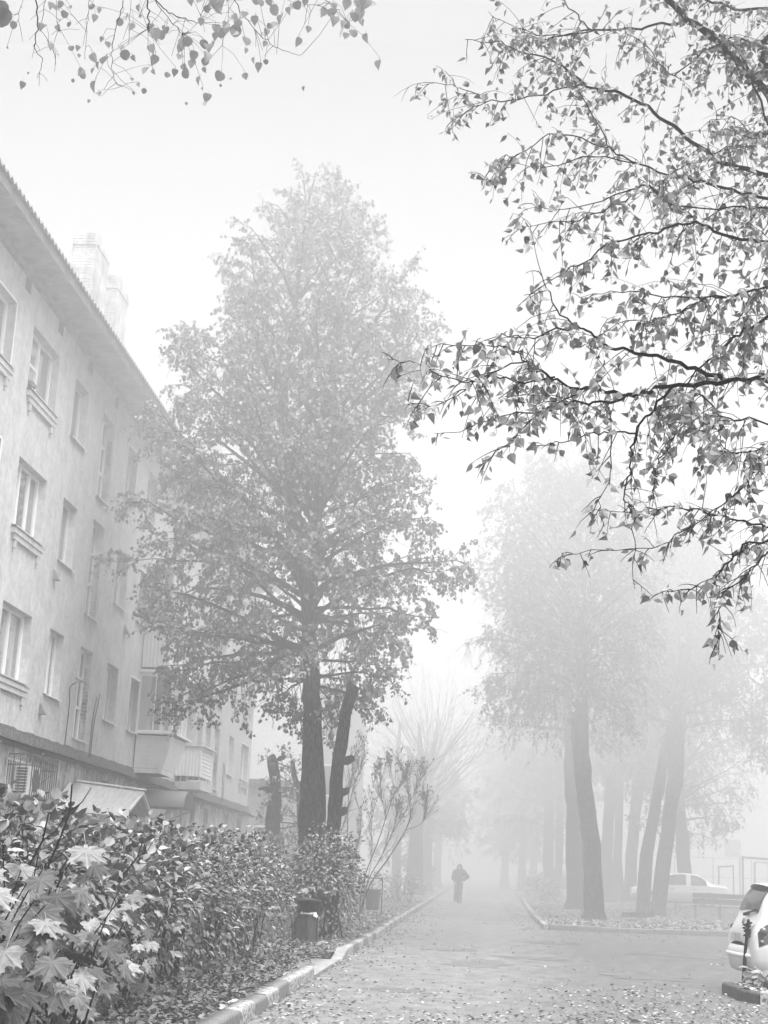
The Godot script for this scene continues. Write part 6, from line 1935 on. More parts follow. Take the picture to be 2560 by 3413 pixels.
func litter_bin() -> void:
	var o := thing("litter_bin", "black faceted litter bin with a raised hood at the end of the hedge", "litter bin", Vector3(-2.99, 0.115, -26.1), 0.25)
	var b := MB.new()   # six sided tub, waisted, wide at the foot
	var rows := []
	for q in [[0.225, 0.0], [0.222, 0.03], [0.20, 0.06], [0.19, 0.25], [0.195, 0.46], [0.20, 0.5]]:
		var row := []
		for j in 6:
			var a := TAU * (j + 0.5) / 6.0
			row.append(Vector3(cos(a) * q[0], q[1], sin(a) * q[0]))
		rows.append(row)
	for i in rows.size() - 1:
		for j in 6:
			var a: Vector3 = rows[i][j]
			var c: Vector3 = rows[i + 1][(j + 1) % 6]
			b.outq(a, rows[i + 1][j], c, rows[i][(j + 1) % 6], Vector3(a.x + c.x, 0, a.z + c.z))
	for j in 6:   # raised strips on the facets
		var a: Vector3 = rows[2][j]
		var c: Vector3 = rows[4][j]
		b.bar(a * 1.01, c * Vector3(1.01, 1, 1.01), 0.03, 0.03, Vector3(a.x, 0, a.z))
	put("tub", b, M.black, o)
	var rim := MB.new()
	for j in 6:
		var a: Vector3 = rows[5][j]
		var c: Vector3 = rows[5][(j + 1) % 6]
		rim.bar(a, c, 0.03, 0.03)
	put("rim", rim, M.black, o)
	var inner := MB.new()
	for j in 6:
		inner.tri(Vector3(0, 0.44, 0), rows[4][j] * Vector3(0.93, 0.96, 0.93), rows[4][(j + 1) % 6] * Vector3(0.93, 0.96, 0.93))
	put("lining", inner, M.cloth_dark, o)
	var hood := MB.new()   # back half of a wider cap, tilted over the tub
	for q in [[1.2, 2], [2.2, 3], [3.3, 4], [0.2, 1]]:
		var j: int = q[1]
		var a0 := TAU * (j + 1.5) / 6.0
		var a1 := TAU * (j + 2.5) / 6.0
		var lo0 := Vector3(cos(a0) * 0.21, 0.52, sin(a0) * 0.21)
		var lo1 := Vector3(cos(a1) * 0.21, 0.52, sin(a1) * 0.21)
		var hi0 := Vector3(cos(a0) * 0.245, 0.74, sin(a0) * 0.245)
		var hi1 := Vector3(cos(a1) * 0.245, 0.74, sin(a1) * 0.245)
		prism(hood, [lo0, hi0, hi1, lo1], Vector3(-cos((a0 + a1) * 0.5), 0, -sin((a0 + a1) * 0.5)) * 0.012)
	var cap := []
	for j in 6:
		var a := TAU * (j + 0.5) / 6.0
		cap.append(Vector3(cos(a) * 0.25, 0.745 + 0.02 * sin(a), sin(a) * 0.25))
	for j in 6:
		hood.outq(cap[j], cap[(j + 1) % 6], Vector3(0, 0.79, 0), Vector3(0.001, 0.79, 0), Vector3.UP)
		hood.outq(cap[j] - Vector3(0, 0.025, 0), cap[(j + 1) % 6] - Vector3(0, 0.025, 0), cap[(j + 1) % 6], cap[j], cap[j] * Vector3(1, 0, 1))
	put("hood", hood, M.black, o)
	for k in 7:   # rubbish that shows in the opening
		var p := MB.new()
		p.boxt(Vector3(rf(0.05, 0.1), rf(0.03, 0.06), rf(0.05, 0.1)), Transform3D(Basis(rdir(), rf(0, 3)), Vector3(rf(-0.1, 0.12), 0.5, rf(-0.02, 0.13))))
		put("rubbish", p, [M.white, M.white_old, M.sheet_grey][k % 3], o)

func framed_bin() -> void:
	var o := thing("litter_bin", "small litter bin hung in a rectangular tube frame farther along the kerb", "litter bin", Vector3(-3.05, 0.115, -42.7), 0.0)
	var f := MB.new()
	for x in [-0.255, 0.255]:
		f.tube([Vector3(x, -0.1, 0), Vector3(x, 0.5, 0), Vector3(x, 1.03, 0)], [0.016, 0.016, 0.016], 8)
	f.tube([Vector3(-0.262, 1.03, 0), Vector3(0.262, 1.03, 0)], [0.016, 0.016], 8)
	put("frame", f, M.metal_dark, o)
	var t := MB.new()
	t.lathe([Vector2(0.001, 0.16), Vector2(0.18, 0.16), Vector2(0.22, 0.7), Vector2(0.232, 0.72), Vector2(0.222, 0.735), Vector2(0.2, 0.7), Vector2(0.17, 0.2), Vector2(0.001, 0.19)], Transform3D(), 16)
	put("tub", t, M.metal_dark, o)
	for x in [-1, 1]:
		var p := MB.new()
		p.bar(Vector3(0.2 * x, 0.6, 0), Vector3(0.262 * x, 0.6, 0), 0.03, 0.03)
		put("pivot", p, M.metal_dark, o)

func bench(at: Vector3, length: float, label: String, back: bool) -> void:
	var o := thing("bench", label, "bench", at, -0.04)
	var h := length * 0.5
	for x in ([-h + 0.12, 0.0, h - 0.12] if back else [-h + 0.1, h - 0.1]):
		var f := MB.new()
		f.bar(Vector3(x, -0.1, 0.18), Vector3(x, 0.44, 0.16), 0.05, 0.05, Vector3.RIGHT)
		f.bar(Vector3(x, -0.1, -0.24), Vector3(x, 0.44, -0.24), 0.05, 0.05, Vector3.RIGHT)
		f.bar(Vector3(x, 0.42, -0.27), Vector3(x, 0.40, 0.2), 0.05, 0.05, Vector3.RIGHT)
		if back:
			f.bar(Vector3(x, 0.4, 0.17), Vector3(x, 0.93, 0.27), 0.05, 0.045, Vector3.RIGHT)
		put("frame", f, M.metal_dark, o)
	for k in 3:
		var s := MB.new()
		s.box(Vector3(-h, 0.447, -0.26 + k * 0.155), Vector3(h, 0.49, -0.12 + k * 0.155))
		put("seat_slat", s, M.wood, o)
	if back:
		for k in 2:
			var s := MB.new()
			s.boxt(Vector3(length, 0.17 if k else 0.19, 0.04), Transform3D(Basis(Vector3(1, 0, 0), 0.19), Vector3(0, 0.66 + 0.21 * k, 0.19 + 0.04 * k)))
			put("back_slat", s, M.wood, o)

func bed() -> void:
	var post := thing("stake", "dark leaning stake bound with rag at its top in the corner flower bed", "stake", Vector3(3.66, 0.14, -21.5))
	var b := MB.new()
	b.tube([Vector3(0, -0.1, 0), Vector3(0.03, 0.3, 0), Vector3(0.06, 0.6, 0), Vector3(0.085, 0.78, 0)], [0.026, 0.024, 0.022, 0.021], 8, 0.05)
	put("pole", b, M.bark_dark, post)
	var w := MB.new()
	for k in 14:
		var a := k * 1.9
		var p := Vector3(0.075 + cos(a) * 0.025, 0.62 + k * 0.014, sin(a) * 0.025)
		w.tube([p, p + Vector3(cos(a + 1.2) * 0.045, 0.015, sin(a + 1.2) * 0.045), p + Vector3(cos(a + 2.4) * 0.03, 0.03, sin(a + 2.4) * 0.03)], [0.014, 0.017, 0.006], 5)
	w.tube([Vector3(0.085, 0.77, 0), Vector3(0.09, 0.84, 0), Vector3(0.088, 0.87, 0.01)], [0.02, 0.024, 0.012], 7)
	put("rag", w, M.metal_dark, post)
	var wire := MB.new()
	wire.tube([Vector3(0.09, 0.72, 0), Vector3(0.2, 0.82, 0.05), Vector3(0.34, 0.83, 0.1), Vector3(0.5, 0.76, 0.1), Vector3(0.75, 0.72, 0.1)], [0.003, 0.003, 0.003, 0.003, 0.003], 4)
	put("wire", wire, M.cable, post)
	# a clear bottle upside on a thin cane
	var cane := thing("cane", "thin dark cane that carries a plastic bottle at the right edge", "cane", Vector3(4.02, 0.14, -20.6))
	var c := MB.new()
	c.tube([Vector3(0.1, -0.1, 0), Vector3(0.06, 0.25, 0), Vector3(0.0, 0.5, 0)], [0.011, 0.010, 0.009], 6, 0.1)
	put("stem", c, M.bark_dark, cane)
	var bo := thing("plastic_bottle", "crumpled pale plastic bottle with a dark cap stuck on a cane at the right edge", "bottle", Vector3(4.0, 0.52, -20.6))
	var q := MB.new()
	q.lathe([Vector2(0.03, 0.0), Vector2(0.075, 0.004), Vector2(0.082, 0.03), Vector2(0.078, 0.09), Vector2(0.084, 0.11), Vector2(0.08, 0.2), Vector2(0.07, 0.255), Vector2(0.035, 0.3), Vector2(0.022, 0.315), Vector2(0.021, 0.335)], Transform3D(Basis(Vector3(0, 0, 1), 0.04), Vector3.ZERO), 14)
	var pm := flat(0.42, 0.25)
	put("body", q, pm, bo)
	var cap := MB.new()
	cap.lathe([Vector2(0.001, 0.365), Vector2(0.025, 0.364), Vector2(0.026, 0.336), Vector2(0.001, 0.335)], Transform3D(Basis(Vector3(0, 0, 1), 0.04), Vector3.ZERO), 12)
	put("cap", cap, M.metal_grey, bo)
	# broad leaved plants in the bed
	var spots := [[4.05, -20.2, 0.5], [3.8, -20.6, 0.32], [4.25, -20.0, 0.42], [3.72, -21.0, 0.25], [4.5, -20.3, 0.4], [4.9, -20.4, 0.45], [5.5, -20.3, 0.4], [3.42, -20.9, 0.2]]
	var labs := ["tallest broad leaved plant in the corner flower bed, below the bottle", "small plant between stake and bottle in the flower bed", "broad plant whose leaf hangs over the flower bed kerb at the right edge", "low plant at the foot of the bound stake", "plant in the flower bed just past the right edge", "second plant past the right edge in the flower bed", "third plant past the right edge in the flower bed", "lowest plant at the near corner of the flower bed"]
	for i in spots.size() - 3:
		var s: Array = spots[i]
		var o := thing("plant", labs[i], "plant", Vector3(s[0], 0.14, s[1]), 0.0, "plants in the corner flower bed")
		for k in 3:
			var st := MB.new()
			var top := Vector3(rf(-0.1, 0.1), s[2] * rf(0.6, 1.0), rf(-0.1, 0.1))
			var pts := [Vector3(rf(-0.03, 0.03), -0.02, rf(-0.03, 0.03)), top * 0.5 + Vector3(0.02, 0.02, 0), top]
			st.tube(pts, [0.009, 0.007, 0.004], 6)
			put("stem", st, M.bark_dark, o)
			for j in 5:
				var p := along(pts, rf(0.35, 1.0))
				var d := Vector3(rf(-1, 1), rf(-0.5, 0.4), rf(-0.4, 1.0)).normalized()
				piece("leaf", leaf_round if j % 2 else leaf_lance, birch_mats[R.randi() % 4], leaf_at(p, d, Vector3(0, 1, 0.3) + rdir() * 0.3, rf(0.09, 0.19)), o)

func play() -> void:
	# goal posts, swing frames and a basketball board, faint beyond the car park
	var y := gh(13, -80)
	var sw := thing("swing_frame", "tall dark tube frame of a swing right of the white saloon car", "swing frame", Vector3(13.7, y, -80.0))
	var f := MB.new()
	for x in [0.0, 2.6]:
		f.tube([Vector3(x, -0.2, 0), Vector3(x, 1.2, 0), Vector3(x, 2.42, 0)], [0.05, 0.05, 0.05], 8)
	f.tube([Vector3(-0.06, 2.42, 0), Vector3(2.7, 2.34, 0)], [0.05, 0.05], 8)
	put("frame", f, M.metal_grey, sw)
	var sw2 := thing("swing_frame", "fainter second swing frame behind the tall dark one", "swing frame", Vector3(16.1, y, -90.0))
	var g := MB.new()
	for x in [0.0, 2.4]:
		g.tube([Vector3(x, -0.2, 0), Vector3(x, 1.2, 0), Vector3(x, 2.36, 0)], [0.07, 0.07, 0.07], 8)
	g.tube([Vector3(0, 2.33, 0), Vector3(2.4, 2.3, 0)], [0.035, 0.035], 8)
	put("frame", g, M.metal_grey, sw2)
	for x in [0.75, 1.35]:
		var ch := MB.new()
		ch.tube([Vector3(x, 2.31, 0), Vector3(x - 0.14 if x < 1 else x + 0.14, 0.5, 0.25)], [0.014, 0.014], 4)
		put("chain", ch, M.metal_grey, sw2)
	var seat := MB.new()
	seat.box(Vector3(0.55, 0.45, 0.1), Vector3(1.55, 0.5, 0.4))
	put("seat", seat, M.metal_grey, sw2)
	var go := thing("goal_frame", "small faint goal frame between the saloon car and the swings", "goal", Vector3(12.45, y, -80.0))
	var q := MB.new()
	q.tube([Vector3(0, -0.2, 0), Vector3(0, 1.86, 0)], [0.035, 0.035], 8)
	q.tube([Vector3(0.76, -0.2, 0), Vector3(0.75, 1.95, 0)], [0.035, 0.035], 8)
	q.tube([Vector3(-0.06, 1.86, 0), Vector3(0.8, 1.95, 0)], [0.035, 0.035], 8)
	put("frame", q, M.metal_grey, go)
	var ba := thing("basketball_board", "faint square basketball board on a post high above the car park", "basketball board", Vector3(16.9, y, -100.0))
	var pl := MB.new()
	pl.box(Vector3(-0.95, 2.72, -0.05), Vector3(0.14, 3.86, 0.0))
	put("board", pl, M.sheet_grey, ba)
	var ps := MB.new()
	ps.box(Vector3(-0.02, -0.2, -0.12), Vector3(0.12, 3.3, -0.052))
	put("post", ps, M.metal_grey, ba)
	var ho := MB.new()
	var ring := []
	var rr := []
	for i in 17:
		var a := TAU * i / 16.0
		ring.append(Vector3(-0.4 + 0.22 * cos(a), 2.95, 0.24 + 0.22 * sin(a)))
		rr.append(0.012)
	ho.tube(ring, rr, 5)
	put("hoop", ho, M.metal_dark, ba)
	var fe := thing("fence", "faint wire fence of the sports ground behind the goal frame", "fence", Vector3(8.0, y, -104.0))
	for k in 8:
		var p := MB.new()
		p.box(Vector3(k * 2.6 - 0.03, -0.2, -0.03), Vector3(k * 2.6 + 0.03, 2.7, 0.03))
		put("post", p, M.metal_grey, fe)
	for yy in [0.2, 1.4, 2.65]:
		var p := MB.new()
		p.box(Vector3(0, yy, -0.02), Vector3(18.2, yy + 0.035, -0.005))
		put("rail", p, M.metal_grey, fe)
	# a fallen log on the island
	var lg := MB.new()
	lg.tube([Vector3(0, 0, 0), Vector3(0.5, 0.02, 0.1), Vector3(1.1, 0.05, 0.1)], [0.10, 0.11, 0.09], 9, 0.15)
	var log_ := put("log", lg, M.bark)
	log_.position = Vector3(5.1, 0.17, -55.0)
	tag(log_, "short dark log lying among the leaves between the island trunks", "log")

# ---------------------------------------------------------------- cars
# st: stations along the car [x, half width low, floor, belt height, half width at belt, roof height, half width of roof]
func car_body(st: Array, sub: int) -> Array:
	var rows := []
	for i in st.size() - 1:
		for k in sub:
			var t := float(k) / sub
			var r := []
			for c in 7:
				var p0: float = st[maxi(i - 1, 0)][c]
				var p1: float = st[i][c]
				var p2: float = st[i + 1][c]
				var p3: float = st[mini(i + 2, st.size() - 1)][c]
				var lo := minf(p1, p2) - 0.02
				r.append(clampf(cubic_interpolate(p1, p2, p0, p3, t), lo, maxf(p1, p2) + 0.02))
			rows.append(r)
	rows.append(st[st.size() - 1])
	return rows

func ring(r: Array) -> Array:
	var x: float = r[0]
	var w: float = r[1]
	var f: float = r[2]
	var b: float = r[3]
	var wb: float = r[4]
	var rf_: float = r[5]
	var wr: float = r[6]
	var m := lerpf(f, b, 0.55)
	var half := [Vector3(x, f, 0.0), Vector3(x, f, w * 0.86), Vector3(x, f + 0.05, w * 0.97), Vector3(x, lerpf(f, b, 0.3), w), Vector3(x, m, w * 1.005), Vector3(x, lerpf(f, b, 0.62), w * 0.99), Vector3(x, b - 0.03, lerpf(w, wb, 0.85)), Vector3(x, b, wb), Vector3(x, lerpf(b, rf_, 0.5), lerpf(wb, wr, 0.47)), Vector3(x, rf_ - 0.03, wr), Vector3(x, rf_, wr * 0.9), Vector3(x, rf_ + 0.025, wr * 0.45), Vector3(x, rf_ + 0.03, 0.0)]
	var out := half.duplicate()
	for i in range(half.size() - 2, 0, -1):
		out.append(half[i] * Vector3(1, 1, -1))
	return out

func patch(rows: Array, i0: int, i1: int, j0: int, j1: int, off: float, inset := 0.03) -> MB:   # a pane laid on the body between given rows and places of the ring
	var b := MB.new()
	var g := []
	for i in range(i0, i1 + 1):
		var r := []
		for j in range(j0, j1 + 1):
			r.append(rows[i][j])
		g.append(r)
	var mid := Vector3.ZERO
	for r in g:
		for p in r:
			mid += p / (g.size() * g[0].size())
	var n := Vector3.ZERO
	var last: int = g.size() - 1
	var lc: int = g[0].size() - 1
	n = (g[last][lc] - g[0][0]).cross(g[last][0] - g[0][lc]).normalized()
	if n.dot(Vector3(0, mid.y - 0.6, mid.z) + Vector3(mid.x * 0.1, 0, 0)) < 0:
		n = -n
	for r in g:
		for k in r.size():
			r[k] = mid + (r[k] - mid) * (1.0 - inset) + n * off
	b.grid(g, mid - n * 3.0)
	return b

func wheel(o: Node, x: float, z: float, r: float) -> void:
	var sd := signf(z)
	var t := Transform3D(Basis(Vector3(1, 0, 0), PI / 2 * sd), Vector3(x, r, z))
	var w := Node3D.new()
	w.name = part_name(o, "wheel")
	o.add_child(w)
	var ty := MB.new()
	ty.lathe([Vector2(r * 0.62, -0.09), Vector2(r * 0.95, -0.09), Vector2(r, -0.06), Vector2(r, 0.06), Vector2(r * 0.95, 0.09), Vector2(r * 0.62, 0.09)], t, 24)
	put("tyre", ty, M.rubber, w)
	var ri := MB.new()
	ri.lathe([Vector2(0.001, 0.06), Vector2(r * 0.2, 0.065), Vector2(r * 0.3, 0.05), Vector2(r * 0.55, 0.07), Vector2(r * 0.63, 0.085), Vector2(r * 0.63, -0.085)], t, 20)
	for k in 5:
		var a := TAU * k / 5.0
		ri.bar(t * Vector3(cos(a) * r * 0.15, 0.072, sin(a) * r * 0.15), t * Vector3(cos(a) * r * 0.58, 0.082, sin(a) * r * 0.58), 0.04, 0.02, Vector3(0, 0, 1))
	put("rim", ri, M.rim, w)

func arch(o: Node, x: float, z: float, r: float) -> void:
	var b := MB.new()
	var sd := signf(z)
	var rows := [[], []]
	for i in 13:
		var a := PI * i / 12.0
		rows[0].append(Vector3(x + cos(a) * r * 1.16, r * 0.96 + sin(a) * r * 1.16, z))
		rows[1].append(Vector3(x + cos(a) * r * 0.3, r * 0.96 + sin(a) * r * 0.3, z))
	b.grid(rows, Vector3(x, r, z - sd * 3.0))
	put("wheel_arch", b, M.rubber, o)

func saloon(label: String, at: Vector3, turn: float, body: Material) -> void:
	var o := thing("parked_car", label, "car", at, turn)
	# front at +x
	var st := [[-2.1, 0.60, 0.42, 0.80, 0.58, 0.82, 0.50], [-2.05, 0.74, 0.30, 0.86, 0.68, 0.94, 0.56], [-1.75, 0.81, 0.24, 0.90, 0.74, 0.99, 0.60], [-1.45, 0.83, 0.2, 0.91, 0.76, 1.03, 0.60], [-0.95, 0.84, 0.2, 0.91, 0.77, 1.32, 0.56], [-0.5, 0.84, 0.2, 0.91, 0.77, 1.40, 0.57], [0.1, 0.84, 0.2, 0.90, 0.77, 1.40, 0.57], [0.45, 0.84, 0.2, 0.89, 0.77, 1.30, 0.57], [1.05, 0.83, 0.2, 0.86, 0.75, 0.94, 0.62], [1.6, 0.81, 0.22, 0.78, 0.71, 0.83, 0.58], [1.98, 0.72, 0.26, 0.66, 0.62, 0.70, 0.5], [2.06, 0.55, 0.38, 0.6, 0.5, 0.62, 0.44]]
	var cr := car_body(st, 4)
	var rows := []
	for r in cr:
		rows.append(ring(r))
	var b := MB.new()
	b.grid(rows, Vector3(0, 0.6, 0), true)
	put("body", b, body, o)
	var nr := 24
	for sd in 2:
		var j0 := 7 if sd == 0 else nr - 9
		for q in [[14, 20], [21, 29]]:
			put("side_window", patch(rows, q[0], q[1], j0, j0 + 2, 0.012, 0.06), M.car_glass, o)
		var z := 0.845 if sd == 0 else -0.845
		for x in [-1.25, 1.3]:
			arch(o, x, z, 0.31)
			wheel(o, x, z * 0.93, 0.31)
		for x in [-0.75, 0.2]:
			var h := MB.new()
			h.box(Vector3(x, 0.74, z - 0.012), Vector3(x + 0.16, 0.775, z + 0.025 * signf(z) + 0.012))
			put("handle", h, M.metal_grey, o)
		var tl := MB.new()
		tl.box(Vector3(-2.06, 0.66, signf(z) * 0.52 - 0.12), Vector3(-1.93, 0.84, signf(z) * 0.60 + 0.12))
		put("tail_light", tl, M.metal_grey, o)
		var hl := MB.new()
		hl.box(Vector3(1.85, 0.56, signf(z) * 0.5 - 0.13), Vector3(2.02, 0.66, signf(z) * 0.52 + 0.13))
		put("headlight", hl, M.lamp, o)
	put("rear_window", patch(rows, 12, 16, 10, 14, 0.012, 0.08), M.car_glass, o)
	put("windscreen", patch(rows, 28, 32, 10, 14, 0.012, 0.08), M.car_glass, o)
	var bp := MB.new()
	bp.box(Vector3(-2.16, 0.36, -0.66), Vector3(-2.02, 0.52, 0.66))
	put("bumper", bp, body, o)

func make_cars() -> void:
	saloon("pale four door saloon parked beyond the bench, seen from the side through the trunks", Vector3(8.55, gh(9, -67), -66.5), PI - 0.05, M.paint)
	saloon("dim dark car parked behind the pale twin trunk on the island", Vector3(5.2, 0.35, -101.0), 0.1, M.metal_dark)
	hatchback()

func hatchback() -> void:   # only its tail stands in the picture
	var o := thing("parked_car", "white hatchback whose tail with dark round lamps enters at the right edge", "car", Vector3(5.42, 0.0, -22.15), 0.10)
	var st := [[-1.74, 0.55, 0.42, 0.62, 0.55, 0.66, 0.4], [-1.70, 0.72, 0.33, 0.78, 0.66, 0.84, 0.52], [-1.60, 0.79, 0.28, 0.90, 0.71, 1.05, 0.56], [-1.52, 0.81, 0.25, 0.96, 0.72, 1.26, 0.56], [-1.42, 0.82, 0.23, 0.97, 0.73, 1.40, 0.56], [-1.30, 0.82, 0.22, 0.98, 0.74, 1.47, 0.57], [-0.8, 0.82, 0.2, 0.96, 0.75, 1.52, 0.58], [0.0, 0.82, 0.2, 0.94, 0.75, 1.53, 0.59], [0.5, 0.82, 0.2, 0.92, 0.75, 1.42, 0.59], [1.05, 0.81, 0.2, 0.90, 0.74, 1.0, 0.6], [1.5, 0.78, 0.22, 0.78, 0.68, 0.84, 0.55], [1.72, 0.62, 0.32, 0.62, 0.54, 0.66, 0.45]]
	var cr := car_body(st, 5)
	var rows := []
	for r in cr:
		rows.append(ring(r))
	var b := MB.new()
	b.grid(rows, Vector3(0, 0.7, 0), true)
	put("body", b, M.paint, o)
	var nr := 24
	for sd in 2:
		var j0 := 7 if sd == 0 else nr - 9
		for q in [[27, 33], [34, 44]]:
			put("side_window", patch(rows, q[0], q[1], j0, j0 + 2, 0.012, 0.06), M.car_glass, o)
		var z := 0.83 if sd == 0 else -0.83
		for x in [-1.08, 1.1]:
			arch(o, x, z, 0.29)
			wheel(o, x, z * 0.93, 0.29)
		# dark lamp cluster wrapping the corner, two round lamps in it
		var l := patch(rows, 7, 18, 5 if sd == 0 else nr - 7, 7 if sd == 0 else nr - 5, 0.010, 0.05)
		var lo := put("tail_light", l, M.car_glass, o)
		for q in [[-1.60, 0.86, 0.05], [-1.62, 0.71, 0.036]]:
			var d := MB.new()
			var zz := signf(z)
			d.lathe([Vector2(0.001, 0.03), Vector2(q[2] * 0.6, 0.026), Vector2(q[2], 0.012), Vector2(q[2] * 1.05, 0.0)], Transform3D(Basis(Vector3(-0.35, 0, zz).normalized().cross(Vector3.UP), Vector3(-0.35, 0, zz).normalized(), Vector3.UP), Vector3(q[0], q[1], zz * 0.765)), 16)
			put("lamp_lens", d, M.lens, lo)
	put("rear_window", patch(rows, 11, 22, 10, 14, 0.014, 0.05), M.car_glass, o)
	var sp := MB.new()   # roof spoiler over the window
	var rr := []
	for q in [[-1.24, 1.515], [-1.46, 1.505], [-1.50, 1.48], [-1.34, 1.46]]:
		var row := []
		for i in 9:
			var t := i / 8.0 * 2.0 - 1.0
			row.append(Vector3(q[0] + 0.10 * t * t, q[1] - 0.05 * t * t, t * 0.55))
		rr.append(row)
	sp.grid(rr, Vector3(-1.38, 1.485, 0))
	put("spoiler", sp, M.paint, o)
	var bu := MB.new()
	var br := []
	for q in [[0.64, 0.0], [0.635, 0.05], [0.56, 0.075], [0.5, 0.08], [0.42, 0.06], [0.3, 0.03], [0.28, -0.02]]:
		var row := []
		for i in 17:
			var t := i / 16.0 * 2.0 - 1.0
			var cx := -1.74 + 0.42 * pow(absf(t), 4.0)
			row.append(Vector3(cx - q[1], q[0], t * (0.83 + q[1] * 0.3)))
		br.append(row)
	bu.grid(br, Vector3(-1.0, 0.45, 0))
	var bo := put("bumper", bu, M.paint, o)
	var mo := MB.new()
	var mr := []
	for q in [[0.545, 0.082], [0.53, 0.094], [0.505, 0.094], [0.49, 0.084]]:
		var row := []
		for i in 17:
			var t := i / 16.0 * 2.0 - 1.0
			row.append(Vector3(-1.74 + 0.42 * pow(absf(t), 4.0) - q[1], q[0], t * (0.83 + q[1] * 0.3)))
		mr.append(row)
	mo.grid(mr, Vector3(-1.0, 0.5, 0))
	put("moulding", mo, M.white, bo)
	var pl := MB.new()
	pl.box(Vector3(-1.775, 0.70, -0.26), Vector3(-1.765, 0.81, 0.26))
	put("number_plate", pl, M.sheet_grey, o)
	var bg := MB.new()
	bg.lathe([Vector2(0.001, 0.012), Vector2(0.04, 0.01), Vector2(0.045, 0.0)], Transform3D(Basis(Vector3(0, 0, 1), PI / 2 - 0.3), Vector3(-1.665, 0.97, 0)), 14)
	put("badge", bg, M.metal_grey, o)
	var wi := MB.new()
	wi.bar(Vector3(-1.63, 1.08, 0.05), Vector3(-1.60, 1.14, 0.48), 0.02, 0.02)
	wi.bar(Vector3(-1.66, 1.06, 0.02), Vector3(-1.60, 1.09, 0.1), 0.05, 0.04)
	put("wiper", wi, M.rubber, o)

# ---------------------------------------------------------------- the walker
func sdf_mesh(bones: Array, cell: float, k: float) -> MB:   # bones: [a, b, radius a, radius b, squash in z]; joined with a smooth minimum, meshed as surface nets
	var lo := Vector3.ONE * 1e9
	var hi := -lo
	for q in bones:
		for e in 2:
			var r: float = q[2 + e] + cell * 2.5 + k * 0.3
			lo = lo.min(q[e] - Vector3.ONE * r)
			hi = hi.max(q[e] + Vector3.ONE * r)
	var n := Vector3i(((hi - lo) / cell).ceil()) + Vector3i.ONE
	var f := PackedFloat32Array()
	f.resize(n.x * n.y * n.z)
	f.fill(1.0)
	for q in bones:
		var a: Vector3 = q[0]
		var ab: Vector3 = q[1] - q[0]
		var ra: float = q[2]
		var rb: float = q[3]
		var m := maxf(ra, rb) + k + cell * 2.0
		var i0 := Vector3i(((a.min(q[1]) - Vector3.ONE * m - lo) / cell).floor()).max(Vector3i.ZERO)
		var i1 := Vector3i(((a.max(q[1]) + Vector3.ONE * m - lo) / cell).ceil()).min(n - Vector3i.ONE)
		var l2 := maxf(ab.length_squared(), 1e-9)
		var sq: float = q[4] if q.size() > 4 else 1.0
		for z in range(i0.z, i1.z + 1):
			for y in range(i0.y, i1.y + 1):
				var at := (z * n.y + y) * n.x
				for x in range(i0.x, i1.x + 1):
					var p := lo + Vector3(x, y, z) * cell - a
					var t := clampf(p.dot(ab) / l2, 0.0, 1.0)
					var d := p - ab * t
					d.z /= sq
					var v := (d.length() - lerpf(ra, rb, t))
					var o := f[at + x]
					var h := maxf(k - absf(o - v), 0.0) / k
					f[at + x] = minf(o, v) - h * h * k * 0.25
	var b := MB.new()
	var ids := {}
	var acc := []
	for z in n.z - 1:
		for y in n.y - 1:
			for x in n.x - 1:
				var at := (z * n.y + y) * n.x + x
				var c := [f[at], f[at + 1], f[at + n.x], f[at + n.x + 1], f[at + n.x * n.y], f[at + n.x * n.y + 1], f[at + n.x * n.y + n.x], f[at + n.x * n.y + n.x + 1]]
				var inside := 0
				for v in c:
					if v < 0.0:
						inside += 1
				if inside == 0 or inside == 8:
					continue
				var s := Vector3.ZERO
				var cnt := 0
				for e in [[0, 1], [2, 3], [4, 5], [6, 7], [0, 2], [1, 3], [4, 6], [5, 7], [0, 4], [1, 5], [2, 6], [3, 7]]:
					var u: float = c[e[0]]
					var w: float = c[e[1]]
					if (u < 0.0) != (w < 0.0):
						var t := u / (u - w)
						var pa := Vector3(e[0] & 1, (e[0] >> 1) & 1, e[0] >> 2)
						var pb := Vector3(e[1] & 1, (e[1] >> 1) & 1, e[1] >> 2)
						s += pa.lerp(pb, t)
						cnt += 1
				ids[at] = b.v.size()
				b.v.append(lo + (Vector3(x, y, z) + s / cnt) * cell)
				b.n.append(Vector3(c[1] + c[3] + c[5] + c[7] - c[0] - c[2] - c[4] - c[6], c[2] + c[3] + c[6] + c[7] - c[0] - c[1] - c[4] - c[5], c[4] + c[5] + c[6] + c[7] - c[0] - c[1] - c[2] - c[3]).normalized())
				b.uv.append(Vector2.ZERO)
				acc.append(at)
	var sx := 1
	var sy := n.x
	var sz := n.x * n.y
	for at in acc:
		for ax in 3:
			var e: int = [sx, sy, sz][ax]
			var u: int = [sy, sz, sx][ax]
			var w: int = [sz, sx, sy][ax]
			if at + e >= f.size() or (f[at] < 0.0) == (f[at + e] < 0.0):
				continue
			if not (ids.has(at - u) and ids.has(at - w) and ids.has(at - u - w)):
				continue
			var q := [ids[at], ids[at - u], ids[at - u - w], ids[at - w]]
			var p0: Vector3 = b.v[q[0]]
			var nn: Vector3 = b.n[q[0]]
			if (b.v[q[2]] - p0).cross(b.v[q[1]] - p0).dot(nn) > 0.0:
				b.idx.append_array([q[0], q[1], q[2], q[0], q[2], q[3]])
			else:
				b.idx.append_array([q[0], q[2], q[1], q[0], q[3], q[2]])
	return b

